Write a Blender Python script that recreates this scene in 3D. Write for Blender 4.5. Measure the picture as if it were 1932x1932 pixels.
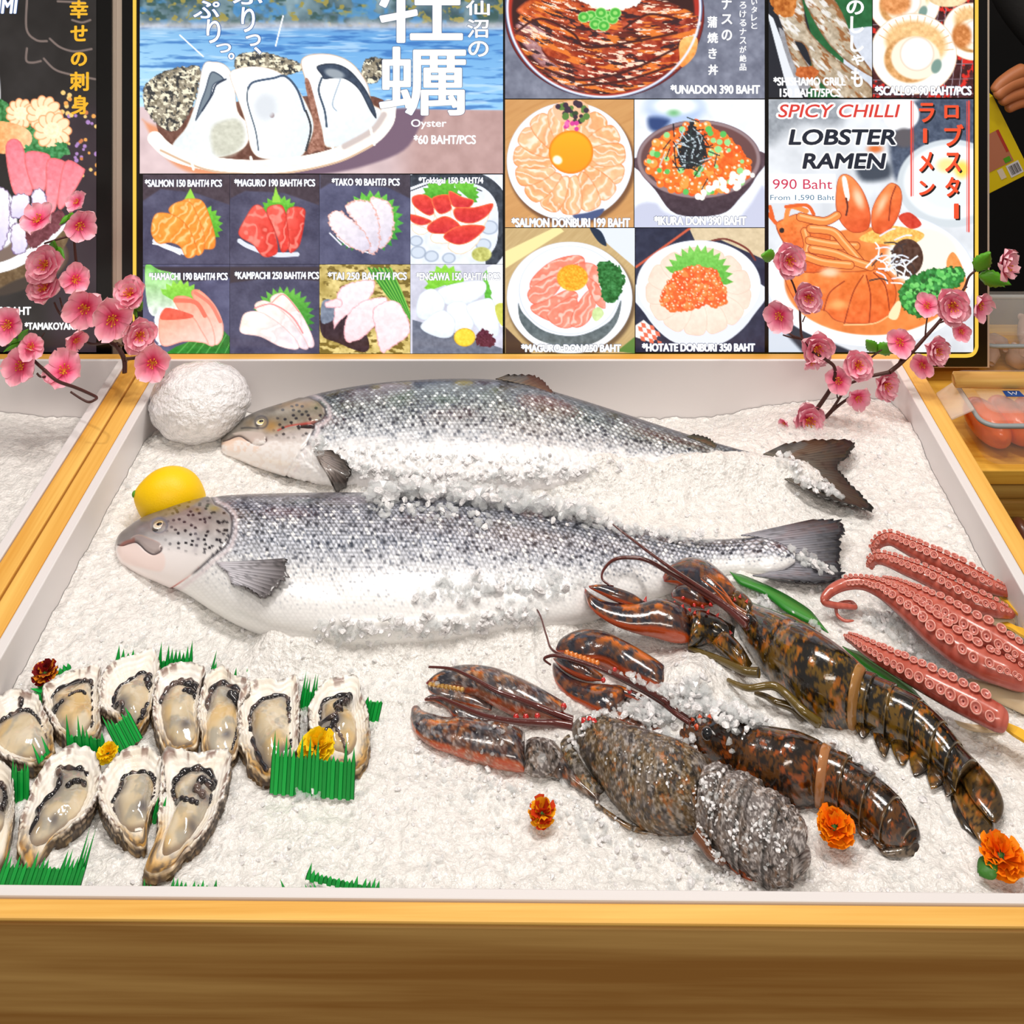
import bpy, math, random
import numpy as np
from mathutils import Vector, Matrix, Euler

scn = bpy.context.scene
for _o in list(bpy.data.objects):
    bpy.data.objects.remove(_o, do_unlink=True)
COL = scn.collection

# ------------------------------------------------------------------ camera
ZI = 0.80                 # height of the ice bed
ZC = 1.65                 # eye height
F, CX, HY = 2200.0, 1002.0, -518.0
cam_data = bpy.data.cameras.new('camera')
cam_data.sensor_width = 36.0
cam_data.lens = 36.0 * F / 1932.0
cam_data.shift_x = (966.0 - CX) / 1932.0
cam_data.shift_y = -(966.0 - HY) / 1932.0
cam_data.clip_start = 0.05
cam_data.clip_end = 50
cam = bpy.data.objects.new('camera', cam_data)
cam.location = (0, 0, ZC)
cam.rotation_euler = (math.pi / 2, 0, 0)
COL.objects.link(cam)
scn.camera = cam

# ------------------------------------------------------------------ world, lights, exposure
world = bpy.data.worlds.new('world')
scn.world = world
world.use_nodes = True
wbg = world.node_tree.nodes['Background']
wbg.inputs[0].default_value = (1.0, 0.93, 0.86, 1)
wbg.inputs[1].default_value = 0.28

def area_light(name, loc, target, sx, sy, power, color):
    l = bpy.data.lights.new(name, 'AREA')
    l.shape = 'RECTANGLE'; l.size = sx; l.size_y = sy
    l.energy = power; l.color = color
    o = bpy.data.objects.new(name, l)
    o.location = loc
    d = Vector(target) - Vector(loc)
    o.rotation_euler = d.to_track_quat('-Z', 'Y').to_euler()
    COL.objects.link(o)
    return o

area_light('ceiling_or_fill_lamp', (0.10, 1.36, 2.75), (0.0, 1.2, 0.8), 0.9, 0.35, 19.5, (1.0, 0.95, 0.90))
area_light('ceiling_or_fill_lamp', (-0.85, 1.00, 2.6), (-0.1, 1.1, 0.8), 0.07, 0.07, 7.8, (1.0, 0.93, 0.86))
area_light('ceiling_or_fill_lamp', (0.75, 0.92, 2.6), (0.1, 1.0, 0.8), 0.07, 0.07, 6.4, (1.0, 0.93, 0.84))

area_light('ceiling_or_fill_lamp', (0.2, -1.3, 2.9), (0.0, 1.4, 1.0), 1.6, 0.4, 25, (1.0, 0.90, 0.80))  # fill light added behind the camera to brighten front boards and menu frame

scn.view_settings.view_transform = 'Standard'
scn.view_settings.look = 'None'
scn.view_settings.gamma = 1
scn.view_settings.use_curve_mapping = False
scn.view_settings.exposure = 0.0
try:
    scn.cycles.use_denoising = True
    scn.cycles.use_adaptive_sampling = True
    scn.cycles.adaptive_threshold = 0.02
    scn.cycles.max_bounces = 8
    scn.cycles.transmission_bounces = 6
    scn.cycles.transparent_max_bounces = 12
    scn.cycles.caustics_reflective = False
    scn.cycles.caustics_refractive = False
    scn.cycles.sample_clamp_indirect = 3.0
except Exception:
    pass

# ------------------------------------------------------------------ helpers
def gp(px, py, h=0.0):
    """the point of the horizontal plane h above the ice bed that lies along a measured sight line"""
    d = F * (ZC - ZI - h) / (py - HY)
    return Vector(((px - CX) * d / F, d, ZI + h))

def sp(px, py, y):
    """the point of the upright plane at distance y along a measured sight line"""
    return Vector(((px - CX) * y / F, y, ZC - (py - HY) * y / F))

def lin(c):
    a = np.asarray(c, dtype=np.float64) / 255.0
    return np.where(a <= 0.04045, a / 12.92, ((a + 0.055) / 1.055) ** 2.4)

def L4(c):
    return tuple(float(v) for v in lin(c)) + (1.0,)

def world_loc(o):
    v = Vector((0, 0, 0))
    while o is not None:
        v += o.location
        o = o.parent
    return v

def set_props(o, label=None, cat=None, group=None, kind=None):
    if label: o['label'] = label
    if cat: o['category'] = cat
    if group: o['group'] = group
    if kind: o['kind'] = kind
    return o

def thing(name, label, cat, loc=(0, 0, 0), group=None, kind=None):
    o = bpy.data.objects.new(name, None)
    o.empty_display_size = 0.02
    o.location = loc
    COL.objects.link(o)
    return set_props(o, label, cat, group, kind)

def mesh(name, verts, faces, mat=None, parent=None, smooth=True, col=None, attrs=None, abs_coords=True):
    """ONE mesh object; verts in world space unless abs_coords is False"""
    v = np.array([tuple(p) for p in verts] if not isinstance(verts, np.ndarray) else verts, dtype=np.float32)
    if parent is not None and abs_coords:
        v = v - np.array(world_loc(parent), dtype=np.float32)
    me = bpy.data.meshes.new(name)
    if isinstance(faces, np.ndarray):
        n, k = faces.shape
        me.vertices.add(len(v)); me.vertices.foreach_set('co', v.ravel())
        me.loops.add(n * k); me.loops.foreach_set('vertex_index', faces.astype(np.int32).ravel())
        me.polygons.add(n)
        me.polygons.foreach_set('loop_start', np.arange(0, n * k, k, dtype=np.int32))
        me.update(calc_edges=True)
    else:
        me.from_pydata([tuple(map(float, p)) for p in v], [], [tuple(int(i) for i in f) for f in faces])
    me.validate()
    if smooth:
        me.polygons.foreach_set('use_smooth', np.ones(len(me.polygons), dtype=bool))
    if col is not None:
        a = me.color_attributes.new('col', 'FLOAT_COLOR', 'POINT')
        c = np.ones((len(v), 4), dtype=np.float32)
        c[:, :3] = col
        a.data.foreach_set('color', c.ravel())
    for k2, arr in (attrs or {}).items():
        a = me.attributes.new(k2, 'FLOAT', 'POINT')
        a.data.foreach_set('value', np.asarray(arr, dtype=np.float32).ravel())
    me.update()
    if mat is not None:
        me.materials.append(mat)
    o = bpy.data.objects.new(name, me)
    COL.objects.link(o)
    if parent is not None:
        o.parent = parent
    return o

def quads(nu, nv, wrap=False):
    """faces of an nu x nv vertex grid (index = i*nv + j); wrap closes j"""
    i = np.arange(nu - 1)[:, None]
    j = np.arange(nv if wrap else nv - 1)[None, :]
    j2 = (j + 1) % nv
    return np.stack([i * nv + j + 0 * j2, (i + 1) * nv + j + 0 * j2, (i + 1) * nv + j2, i * nv + j2], -1).reshape(-1, 4)

def spline(pts, n, closed=False):
    """Catmull-Rom through pts, n samples evenly spread over the parameter"""
    P = np.array([tuple(p) for p in pts], dtype=np.float64)
    m = len(P)
    if closed:
        t = np.linspace(0, m, n, endpoint=False)
        i = np.floor(t).astype(int) % m
        f = (t - np.floor(t))[:, None]
        a, b, c, d = P[(i - 1) % m], P[i], P[(i + 1) % m], P[(i + 2) % m]
    else:
        t = np.linspace(0, m - 1, n)
        i = np.minimum(np.floor(t).astype(int), m - 2)
        f = (t - i)[:, None]
        a, b, c, d = P[np.maximum(i - 1, 0)], P[i], P[i + 1], P[np.minimum(i + 2, m - 1)]
    return 0.5 * ((2 * b) + (c - a) * f + (2 * a - 5 * b + 4 * c - d) * f ** 2 + (3 * b - a - 3 * c + d) * f ** 3)

_NT = {}
def vnoise(x, y, seed=0):
    """smooth value noise in [0,1]"""
    if seed not in _NT: _NT[seed] = np.random.RandomState(seed).rand(256, 256)
    T = _NT[seed]
    x = np.asarray(x, dtype=np.float64); y = np.asarray(y, dtype=np.float64)
    xi = np.floor(x).astype(int); yi = np.floor(y).astype(int)
    fx = x - xi; fy = y - yi
    fx = fx * fx * (3 - 2 * fx); fy = fy * fy * (3 - 2 * fy)
    x0 = xi % 256; x1 = (xi + 1) % 256; y0 = yi % 256; y1 = (yi + 1) % 256
    return (T[x0, y0] * (1 - fx) + T[x1, y0] * fx) * (1 - fy) + (T[x0, y1] * (1 - fx) + T[x1, y1] * fx) * fy

def fbm(x, y, seed=0, oct=4):
    s = 0; a = 0.5; tot = 0
    for k in range(oct):
        s = s + a * vnoise(np.asarray(x) * 2 ** k, np.asarray(y) * 2 ** k, seed + k * 17)
        tot += a; a *= 0.5
    return s / tot

def cells(x, y, seed=0):
    """Worley noise: (F1, F2, random id of the nearest cell)"""
    if ('c', seed) not in _NT: _NT[('c', seed)] = np.random.RandomState(seed).rand(3, 128, 128)
    PX, PY, ID = _NT[('c', seed)]
    x = np.asarray(x, dtype=np.float64); y = np.asarray(y, dtype=np.float64)
    xi = np.floor(x).astype(int); yi = np.floor(y).astype(int)
    f1 = np.full(x.shape, 9.0); f2 = np.full(x.shape, 9.0); idn = np.zeros(x.shape)
    for dx in (-1, 0, 1):
        for dy in (-1, 0, 1):
            a = (xi + dx) % 128; b = (yi + dy) % 128
            d = np.hypot(xi + dx + PX[a, b] - x, yi + dy + PY[a, b] - y)
            n = d < f1
            f2 = np.where(n, f1, np.minimum(f2, d))
            idn = np.where(n, ID[a, b], idn)
            f1 = np.where(n, d, f1)
    return f1, f2, idn

def sstep(a, b, x):
    t = np.clip((np.asarray(x, dtype=np.float64) - a) / (b - a), 0, 1)
    return t * t * (3 - 2 * t)

def frames_along(P, up=(0, 0, 1)):
    """tangent, side and up vectors along a polyline (n,3)"""
    T = np.gradient(P, axis=0)
    T /= np.linalg.norm(T, axis=1)[:, None] + 1e-12
    U = np.tile(np.array(up, dtype=float), (len(P), 1))
    S = np.cross(T, U)
    bad = np.linalg.norm(S, axis=1) < 1e-4
    S[bad] = (1, 0, 0)
    S /= np.linalg.norm(S, axis=1)[:, None]
    U = np.cross(S, T)
    return T, S, U

def tube_data(P, R, k=8, cap=True):
    """verts and faces of a round tube along P with radii R"""
    P = np.array([tuple(p) for p in P], dtype=float)
    n = len(P)
    R = np.broadcast_to(np.asarray(R, dtype=float), (n,))
    T, S, U = frames_along(P)
    th = np.linspace(0, 2 * np.pi, k, endpoint=False)
    V = P[:, None, :] + R[:, None, None] * (np.cos(th)[None, :, None] * S[:, None, :] + np.sin(th)[None, :, None] * U[:, None, :])
    V = V.reshape(-1, 3)
    Fq = [tuple(q) for q in quads(n, k, True)]
    if cap:
        V = np.vstack([V, P[0], P[-1]])
        a, b = n * k, n * k + 1
        for j in range(k):
            Fq.append((a, (j + 1) % k, j, j)[:3])
            Fq.append((b, (n - 1) * k + j, (n - 1) * k + (j + 1) % k))
    return V, Fq

class MB:
    """collects shapes into ONE mesh"""
    def __init__(s):
        s.v = []; s.f = []; s.c = []
    def add(s, V, Fs, col=None):
        o = len(s.v)
        s.v += [tuple(map(float, p)) for p in V]
        s.f += [tuple(int(i) + o for i in f) for f in Fs]
        if col is not None:
            c = np.asarray(col, dtype=float)
            s.c += [tuple(c)] * len(V) if c.ndim == 1 else [tuple(q) for q in c]
        return s
    def box(s, lo, hi, col=None):
        x0, y0, z0 = lo; x1, y1, z1 = hi
        V = [(x0, y0, z0), (x1, y0, z0), (x1, y1, z0), (x0, y1, z0), (x0, y0, z1), (x1, y0, z1), (x1, y1, z1), (x0, y1, z1)]
        return s.add(V, [(0, 3, 2, 1), (4, 5, 6, 7), (0, 1, 5, 4), (1, 2, 6, 5), (2, 3, 7, 6), (3, 0, 4, 7)], col)
    def tube(s, P, R, k=8, col=None, cap=True):
        V, Fq = tube_data(P, R, k, cap)
        return s.add(V, Fq, col)
    def build(s, name, mat, parent=None, smooth=True, bevel=0):
        o = mesh(name, s.v, s.f, mat, parent, smooth, np.array(s.c) if s.c else None)
        if bevel:
            m = o.modifiers.new('bevel', 'BEVEL'); m.width = bevel; m.segments = 2; m.limit_method = 'ANGLE'
        return o

def ellipsoid(c, r, nu=16, nv=24, rot=None):
    u = np.linspace(0, np.pi, nu)[:, None]; v = np.linspace(0, 2 * np.pi, nv, endpoint=False)[None, :]
    V = np.stack([np.sin(u) * np.cos(v) * r[0], np.sin(u) * np.sin(v) * r[1], np.cos(u) * r[2] + 0 * v], -1).reshape(-1, 3)
    if rot is not None:
        V = V @ np.array(rot.to_3x3()).T
    return V + np.array(c), [tuple(q) for q in quads(nu, nv, True)]

def solid(o, t, offset=0):
    m = o.modifiers.new('solid', 'SOLIDIFY'); m.thickness = t; m.offset = offset
    return o

def subsurf(o, n=1):
    m = o.modifiers.new('subsurf', 'SUBSURF'); m.levels = n; m.render_levels = n
    return o

# ------------------------------------------------------------------ materials
def pmat(name, color=None, rough=0.5, metal=0.0, spec=0.5, coat=0.0, coat_rough=0.05, trans=0.0, ior=1.45, sss=0.0, alpha=1.0,
         sss_scale=0.004, attr=False, bump=None, emit=0.0):
    """bump = (scale, strength, distance); attr reads the vertex colours named col"""
    m = bpy.data.materials.new(name)
    m.use_nodes = True
    nt = m.node_tree
    b = nt.nodes['Principled BSDF']
    if color is not None:
        b.inputs['Base Color'].default_value = L4(color)
    b.inputs['Roughness'].default_value = rough
    b.inputs['Metallic'].default_value = metal
    b.inputs['Specular IOR Level'].default_value = spec
    b.inputs['Coat Weight'].default_value = coat
    b.inputs['Coat Roughness'].default_value = coat_rough
    b.inputs['Transmission Weight'].default_value = trans
    b.inputs['IOR'].default_value = ior
    b.inputs['Alpha'].default_value = alpha
    if sss:
        b.inputs['Subsurface Weight'].default_value = sss
        b.inputs['Subsurface Scale'].default_value = sss_scale
        b.inputs['Subsurface Radius'].default_value = (1, 0.7, 0.5)
    if attr:
        a = nt.nodes.new('ShaderNodeAttribute'); a.attribute_name = 'col'
        nt.links.new(a.outputs['Color'], b.inputs['Base Color'])
        if emit:
            nt.links.new(a.outputs['Color'], b.inputs['Emission Color'])
            b.inputs['Emission Strength'].default_value = emit
    if bump:
        tc = nt.nodes.new('ShaderNodeTexCoord')
        n = nt.nodes.new('ShaderNodeTexNoise'); n.inputs['Scale'].default_value = bump[0]; n.inputs['Detail'].default_value = 4
        bn = nt.nodes.new('ShaderNodeBump'); bn.inputs['Strength'].default_value = bump[1]; bn.inputs['Distance'].default_value = bump[2]
        nt.links.new(tc.outputs['Object'], n.inputs['Vector'])
        nt.links.new(n.outputs['Fac'], bn.inputs['Height'])
        nt.links.new(bn.outputs['Normal'], b.inputs['Normal'])
    return m

def wood_mat(name, axis, light, dark, scale=1.0):
    m = pmat(name, rough=0.5, spec=0.35)
    nt = m.node_tree; b = nt.nodes['Principled BSDF']
    tc = nt.nodes.new('ShaderNodeTexCoord')
    mp = nt.nodes.new('ShaderNodeMapping')
    s = [26 * scale] * 3; s[axis] = 1.1 * scale
    mp.inputs['Scale'].default_value = s
    n1 = nt.nodes.new('ShaderNodeTexNoise'); n1.inputs['Scale'].default_value = 1.6; n1.inputs['Detail'].default_value = 5; n1.inputs['Distortion'].default_value = 0.6
    mp2 = nt.nodes.new('ShaderNodeMapping')
    s2 = [260 * scale] * 3; s2[axis] = 5 * scale
    mp2.inputs['Scale'].default_value = s2
    n2 = nt.nodes.new('ShaderNodeTexNoise'); n2.inputs['Scale'].default_value = 1.0; n2.inputs['Detail'].default_value = 3
    mul = nt.nodes.new('ShaderNodeMath'); mul.operation = 'MULTIPLY_ADD'; mul.inputs[1].default_value = 0.35; 
    r = nt.nodes.new('ShaderNodeValToRGB')
    r.color_ramp.elements[0].position = 0.40; r.color_ramp.elements[0].color = L4(dark)
    r.color_ramp.elements[1].position = 0.72; r.color_ramp.elements[1].color = L4(light)
    nt.links.new(tc.outputs['Object'], mp.inputs['Vector']); nt.links.new(mp.outputs[0], n1.inputs['Vector'])
    nt.links.new(tc.outputs['Object'], mp2.inputs['Vector']); nt.links.new(mp2.outputs[0], n2.inputs['Vector'])
    nt.links.new(n2.outputs['Fac'], mul.inputs[0]); nt.links.new(n1.outputs['Fac'], mul.inputs[2])
    sub = nt.nodes.new('ShaderNodeMath'); sub.operation = 'SUBTRACT'; sub.inputs[1].default_value = 0.12
    nt.links.new(mul.outputs[0], sub.inputs[0])
    nt.links.new(sub.outputs[0], r.inputs['Fac']); nt.links.new(r.outputs['Color'], b.inputs['Base Color'])
    bn = nt.nodes.new('ShaderNodeBump'); bn.inputs['Strength'].default_value = 0.15; bn.inputs['Distance'].default_value = 0.0006
    nt.links.new(n2.outputs['Fac'], bn.inputs['Height']); nt.links.new(bn.outputs['Normal'], b.inputs['Normal'])
    return m

W_X = wood_mat('pine_lengthwise', 0, (242, 196, 106), (222, 162, 70))
W_Y = wood_mat('pine_depthwise', 1, (242, 194, 102), (222, 160, 66))
W_P = wood_mat('pine_board', 0, (214, 170, 100), (168, 118, 56), 0.75)
M_LINER = pmat('white_liner', (226, 222, 222), 0.35)
M_BLACK = pmat('black_plastic', (10, 10, 11), 0.35)
M_ALU = pmat('brushed_edge', (222, 206, 190), 0.4)
# ------------------------------------------------------------------ setting
def plane(name, pts, mat):
    o = mesh(name, pts, [tuple(range(len(pts)))], mat, smooth=False)
    o['kind'] = 'structure'
    return o
M_FLOOR = pmat('floor_tiles', (70, 62, 56), 0.5, bump=(30, 0.2, 0.002))
M_DARK = pmat('dark_wall', (16, 14, 14), 0.7, bump=(40, 0.2, 0.002))
plane('floor', [(-2.4, -1, 0), (2.4, -1, 0), (2.4, 2.9, 0), (-2.4, 2.9, 0)], M_FLOOR)
plane('wall_back', [(-2.4, 2.9, 0), (2.4, 2.9, 0), (2.4, 2.9, 3.0), (-2.4, 2.9, 3.0)], M_DARK)

# ------------------------------------------------------------------ display counters: pine frame around a white tray
ZR = ZI + 0.045           # rim height
def counter(name, label, x0, x1, yf0, yf1, yb, front_drop=0.0):
    """x0..x1 inner width; yf0/yf1 inner front edge at the left and right; yb inner back edge"""
    t = thing(name, label, 'display counter', ((x0 + x1) / 2, (yf0 + yb) / 2, 0))
    wl, ww = 0.011, 0.020     # width of the liner's lip and of the pine rail
    zb = ZI - 0.10
    lip = MB()
    def ring(o):
        return [(x0 - o, yf0 - min(o, 0.0077 if o <= wl else 9), 0), (x1 + o, yf1 - min(o, 0.0077 if o <= wl else 9), 0), (x1 + o, yb + (0.004 if o <= wl and o > 0 else o), 0), (x0 - o, yb + (0.004 if o <= wl and o > 0 else o), 0)]
    inn, out = ring(0), ring(wl)
    V = []
    for z, rg in ((zb, inn), (ZR, inn), (ZR, out), (ZR - 0.012, out)):
        V += [(p[0], p[1], z) for p in rg]
    Fs = [(0, 1, 2, 3)]
    for k in range(3):
        for j in range(4):
            j2 = (j + 1) % 4
            Fs.append((k * 4 + j, (k + 1) * 4 + j, (k + 1) * 4 + j2, k * 4 + j2))
    lip.add(V, Fs)
    lip.build('liner', M_LINER, t, False, 0.0012)
    zt, zd = ZR - 0.001, ZR - 0.030
    xo0, xo1 = x0 - wl - 0.0008, x1 + wl + 0.0008
    # side rails
    for a, b in ((xo0 - ww, xo0), (xo1, xo1 + ww)):
        MB().box((a, min(yf0, yf1) - 0.026, zd), (b, yb + 0.018, zt)).build('rail', W_Y, t, False, 0.0015)
    fr = MB()
    # front rail, long board
    def bar(y0a, y0b, dep, z0, z1):
        V = [(xo0, y0a - dep, z0), (xo1, y0b - dep, z0), (xo1, y0b, z0), (xo0, y0a, z0), (xo0, y0a - dep, z1), (xo1, y0b - dep, z1), (xo1, y0b, z1), (xo0, y0a, z1)]
        return MB().add(V, [(0, 3, 2, 1), (4, 5, 6, 7), (0, 1, 5, 4), (1, 2, 6, 5), (2, 3, 7, 6), (3, 0, 4, 7)])
    bar(yf0 - 0.0085, yf1 - 0.0085, 0.0135, zt - 0.003, zt).build('rail', W_X, t, False, 0.0012)
    MB().box((xo0, yb + 0.0045, zd), (xo1, yb + 0.018, zt)).build('rail', W_X, t, False, 0.0012)
    # front boards below the rail
    yfm0, yfm1 = yf0 - 0.0043, yf1 - 0.0043
    bar(yfm0, yfm1, 0.018, ZR - 0.097, ZR - 0.0042).build('front_board', W_P, t, False, 0.001)
    bar(yfm0 - 0.0004, yfm1 - 0.0004, 0.018, ZR - 0.109, ZR - 0.0972).build('front_ledge', W_P, t, False, 0.001)
    bar(yfm0 + 0.004, yfm1 + 0.004, 0.018, 0.02, ZR - 0.1095).build('front_panel', W_P, t, False, 0.001)
    MB().box((xo0 - ww, min(yf0, yf1) - 0.019, 0.0), (xo1 + ww, yb + 0.018, zb - 0.005)).build('cabinet_body', W_P, t, False)
    return t

counter('display_counter', 'pine framed fish counter with white tray of ice below the bright menu', -0.4575, 0.4565, 0.811, 0.8035, 1.478)
counter('display_counter', 'pine framed ice counter on the far left beside the salmon counter', -1.38, -0.5235, 0.811, 0.811, 1.478)

# ------------------------------------------------------------------ crushed ice
def ice_material(name, tint):
    m = pmat(name, tint, 0.16, spec=0.7)
    nt = m.node_tree; b = nt.nodes['Principled BSDF']
    tc = nt.nodes.new('ShaderNodeTexCoord')
    v = nt.nodes.new('ShaderNodeTexVoronoi'); v.inputs['Scale'].default_value = 260
    v2 = nt.nodes.new('ShaderNodeTexVoronoi'); v2.inputs['Scale'].default_value = 120; v2.feature = 'F1'
    n = nt.nodes.new('ShaderNodeTexNoise'); n.inputs['Scale'].default_value = 420; n.inputs['Detail'].default_value = 2
    for q in (v, v2, n):
        nt.links.new(tc.outputs['Object'], q.inputs['Vector'])
    a = nt.nodes.new('ShaderNodeMath'); a.operation = 'MULTIPLY_ADD'; a.inputs[1].default_value = 0.7
    nt.links.new(v.outputs['Distance'], a.inputs[0]); nt.links.new(n.outputs['Fac'], a.inputs[2])
    a2 = nt.nodes.new('ShaderNodeMath'); a2.operation = 'MULTIPLY_ADD'; a2.inputs[1].default_value = 0.9
    nt.links.new(v2.outputs['Distance'], a2.inputs[0]); nt.links.new(a.outputs[0], a2.inputs[2])
    bn = nt.nodes.new('ShaderNodeBump'); bn.inputs['Strength'].default_value = 0.85; bn.inputs['Distance'].default_value = 0.0017
    nt.links.new(a2.outputs[0], bn.inputs['Height']); nt.links.new(bn.outputs['Normal'], b.inputs['Normal'])
    # clear and cloudy grains: a patchy albedo of the ice itself
    n3 = nt.nodes.new('ShaderNodeTexNoise'); n3.inputs['Scale'].default_value = 110; n3.inputs['Detail'].default_value = 6; n3.inputs['Roughness'].default_value = 0.75
    nt.links.new(tc.outputs['Object'], n3.inputs['Vector'])
    r = nt.nodes.new('ShaderNodeValToRGB')
    t = np.array(tint)
    r.color_ramp.elements[0].position = 0.30; r.color_ramp.elements[0].color = L4(t * np.array((.88, .885, .88)))
    r.color_ramp.elements[1].position = 0.62; r.color_ramp.elements[1].color = L4(np.minimum(t * 1.02, 250))
    nt.links.new(n3.outputs['Fac'], r.inputs['Fac']); nt.links.new(r.outputs['Color'], b.inputs['Base Color'])
    return m
M_ICE = ice_material('crushed_ice', (243, 240, 237))
M_CLEAR = pmat('clear_ice', (236, 239, 240), 0.05, spec=0.9, alpha=0.30)

RIDGES = []   # (points, width, height) banks of ice heaped against the fish
MOUNDS = []   # (x, y, radius, height) low heaps of the bed
def ice_h(x, y):
    """height of the ice bed above ZI"""
    x = np.asarray(x, dtype=float); y = np.asarray(y, dtype=float)
    h = (fbm(x * 9 + 3, y * 9 + 7, 5, 3) - 0.5) * 0.010
    h = h + (fbm(x * 55, y * 55, 11, 3) - 0.5) * 0.006
    f1, f2, _ = cells(x * 110 + 50, y * 110 + 50, 21)
    h = h + (0.5 - f1) * 0.0026
    h = h - sstep(1.36, 1.47, y) * 0.026 * (0.6 + 0.8 * fbm(x * 6 + 40, y * 0 + 2, 3, 2))
    for rp, rw, rh in RIDGES:
        D = np.full(x.shape, 9.0)
        for i in range(len(rp) - 1):
            ax, ay = rp[i]; ex, ey = rp[i + 1][0] - ax, rp[i + 1][1] - ay
            q = np.clip(((x - ax) * ex + (y - ay) * ey) / (ex * ex + ey * ey), 0, 1)
            D = np.minimum(D, np.hypot(x - ax - ex * q, y - ay - ey * q))
        h = h + rh * np.exp(-(D / rw) ** 2) * (0.55 + 0.9 * fbm(x * 26 + 9, y * 26 + 4, 77, 2))
    for mx, my, mr, mh in MOUNDS:
        h = h + mh * np.exp(-((x - mx) ** 2 + (y - my) ** 2) / (mr * mr))
    return h
def ice_bed(name, label, x0, x1, y0, y1, step):
    nx, ny = int((x1 - x0) / step), int((y1 - y0) / step)
    gx, gy = np.meshgrid(np.linspace(x0, x1, nx), np.linspace(y0, y1, ny), indexing='ij')
    z = ZI + ice_h(gx, gy)
    V = np.stack([gx, gy, z], -1).reshape(-1, 3)
    o = mesh(name, V, quads(nx, ny), M_ICE)
    return set_props(o, label, 'ice', kind='stuff')
MOUNDS += [(gp(380, 790)[0], gp(380, 790)[1], 0.06, 0.012), (gp(1640, 770)[0], 1.44, 0.07, 0.028), (gp(1500, 790)[0], 1.44, 0.05, 0.02), (gp(930, 740)[0], 1.465, 0.03, 0.028),
           (gp(760, 1000)[0], gp(760, 1170)[1], 0.10, 0.012), (gp(1150, 930)[0], gp(1150, 900)[1], 0.2, 0.010), (gp(1300, 1310)[0], gp(1300, 1310)[1], 0.035, 0.022), (gp(1450, 1110)[0], gp(1450, 1110)[1], 0.03, 0.006), (gp(1720, 1150)[0], gp(1720, 1150)[1], 0.03, 0.012)]
def _bank(pts): return [tuple(gp(*q)[:2]) for q in pts]
RIDGES += [(_bank([(540, 1232), (700, 1222), (860, 1208), (960, 1200), (1030, 1190)]), 0.026, 0.020),
           (_bank([(680, 925), (740, 932), (850, 934), (1000, 932), (1150, 926), (1300, 916), (1430, 908), (1520, 916)]), 0.024, 0.024)]
ice_bed('crushed_ice', 'bed of white crushed ice filling the counter under the salmon and lobsters', -0.4570, 0.4560, 0.806, 1.4772, 0.0021)
ice_bed('crushed_ice', 'bed of crushed ice in the far left counter', -1.10, -0.5240, 0.9, 1.4772, 0.004)
# ------------------------------------------------------------------ lit menu boxes (they lean forward a little)
_A = 1 / 1.489; _B = (1 / 1.505 - 1 / 1.489) / 668.0
def sg(px, py, off=0.0):
    """a point on the face of the menu box, lifted off towards the viewer; px, py measured on its face"""
    px = np.asarray(px, dtype=float); py = np.asarray(py, dtype=float)
    d = 1.0 / (_A + _B * py)
    return np.stack([(px - CX) * d / F, d - off, ZC - (py - HY) * d / F], -1)

def glow_mat(name, color, strength=1.0):
    m = bpy.data.materials.new(name); m.use_nodes = True
    nt = m.node_tree; b = nt.nodes['Principled BSDF']
    b.inputs['Base Color'].default_value = (0.02, 0.02, 0.02, 1); b.inputs['Roughness'].default_value = 0.4
    b.inputs['Emission Color'].default_value = L4(color); b.inputs['Emission Strength'].default_value = strength
    m.cycles.emission_sampling = 'NONE'
    return m
def pic_mat():
    m = bpy.data.materials.new('lit_print'); m.use_nodes = True
    nt = m.node_tree; b = nt.nodes['Principled BSDF']
    b.inputs['Base Color'].default_value = (0.02, 0.02, 0.02, 1); b.inputs['Roughness'].default_value = 0.4
    a = nt.nodes.new('ShaderNodeAttribute'); a.attribute_name = 'col'
    nt.links.new(a.outputs['Color'], b.inputs['Emission Color']); b.inputs['Emission Strength'].default_value = 1.2
    m.cycles.emission_sampling = 'NONE'
    return m
M_PIC = pic_mat()

def sd_poly(X, Y, P):
    d2 = np.full(X.shape, 1e12); ins = np.zeros(X.shape, dtype=bool)
    n = len(P)
    for i in range(n):
        ax, ay = P[i]; bx, by = P[(i + 1) % n]
        ex, ey = bx - ax, by - ay
        wx, wy = X - ax, Y - ay
        t = np.clip((wx * ex + wy * ey) / (ex * ex + ey * ey + 1e-12), 0, 1)
        d2 = np.minimum(d2, (wx - ex * t) ** 2 + (wy - ey * t) ** 2)
        c = ((ay > Y) != (by > Y)) & (X < (bx - ax) * (Y - ay) / ((by - ay) if abs(by - ay) > 1e-9 else 1e-9) + ax)
        ins ^= c
    return np.where(ins, -np.sqrt(d2), np.sqrt(d2))

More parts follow.
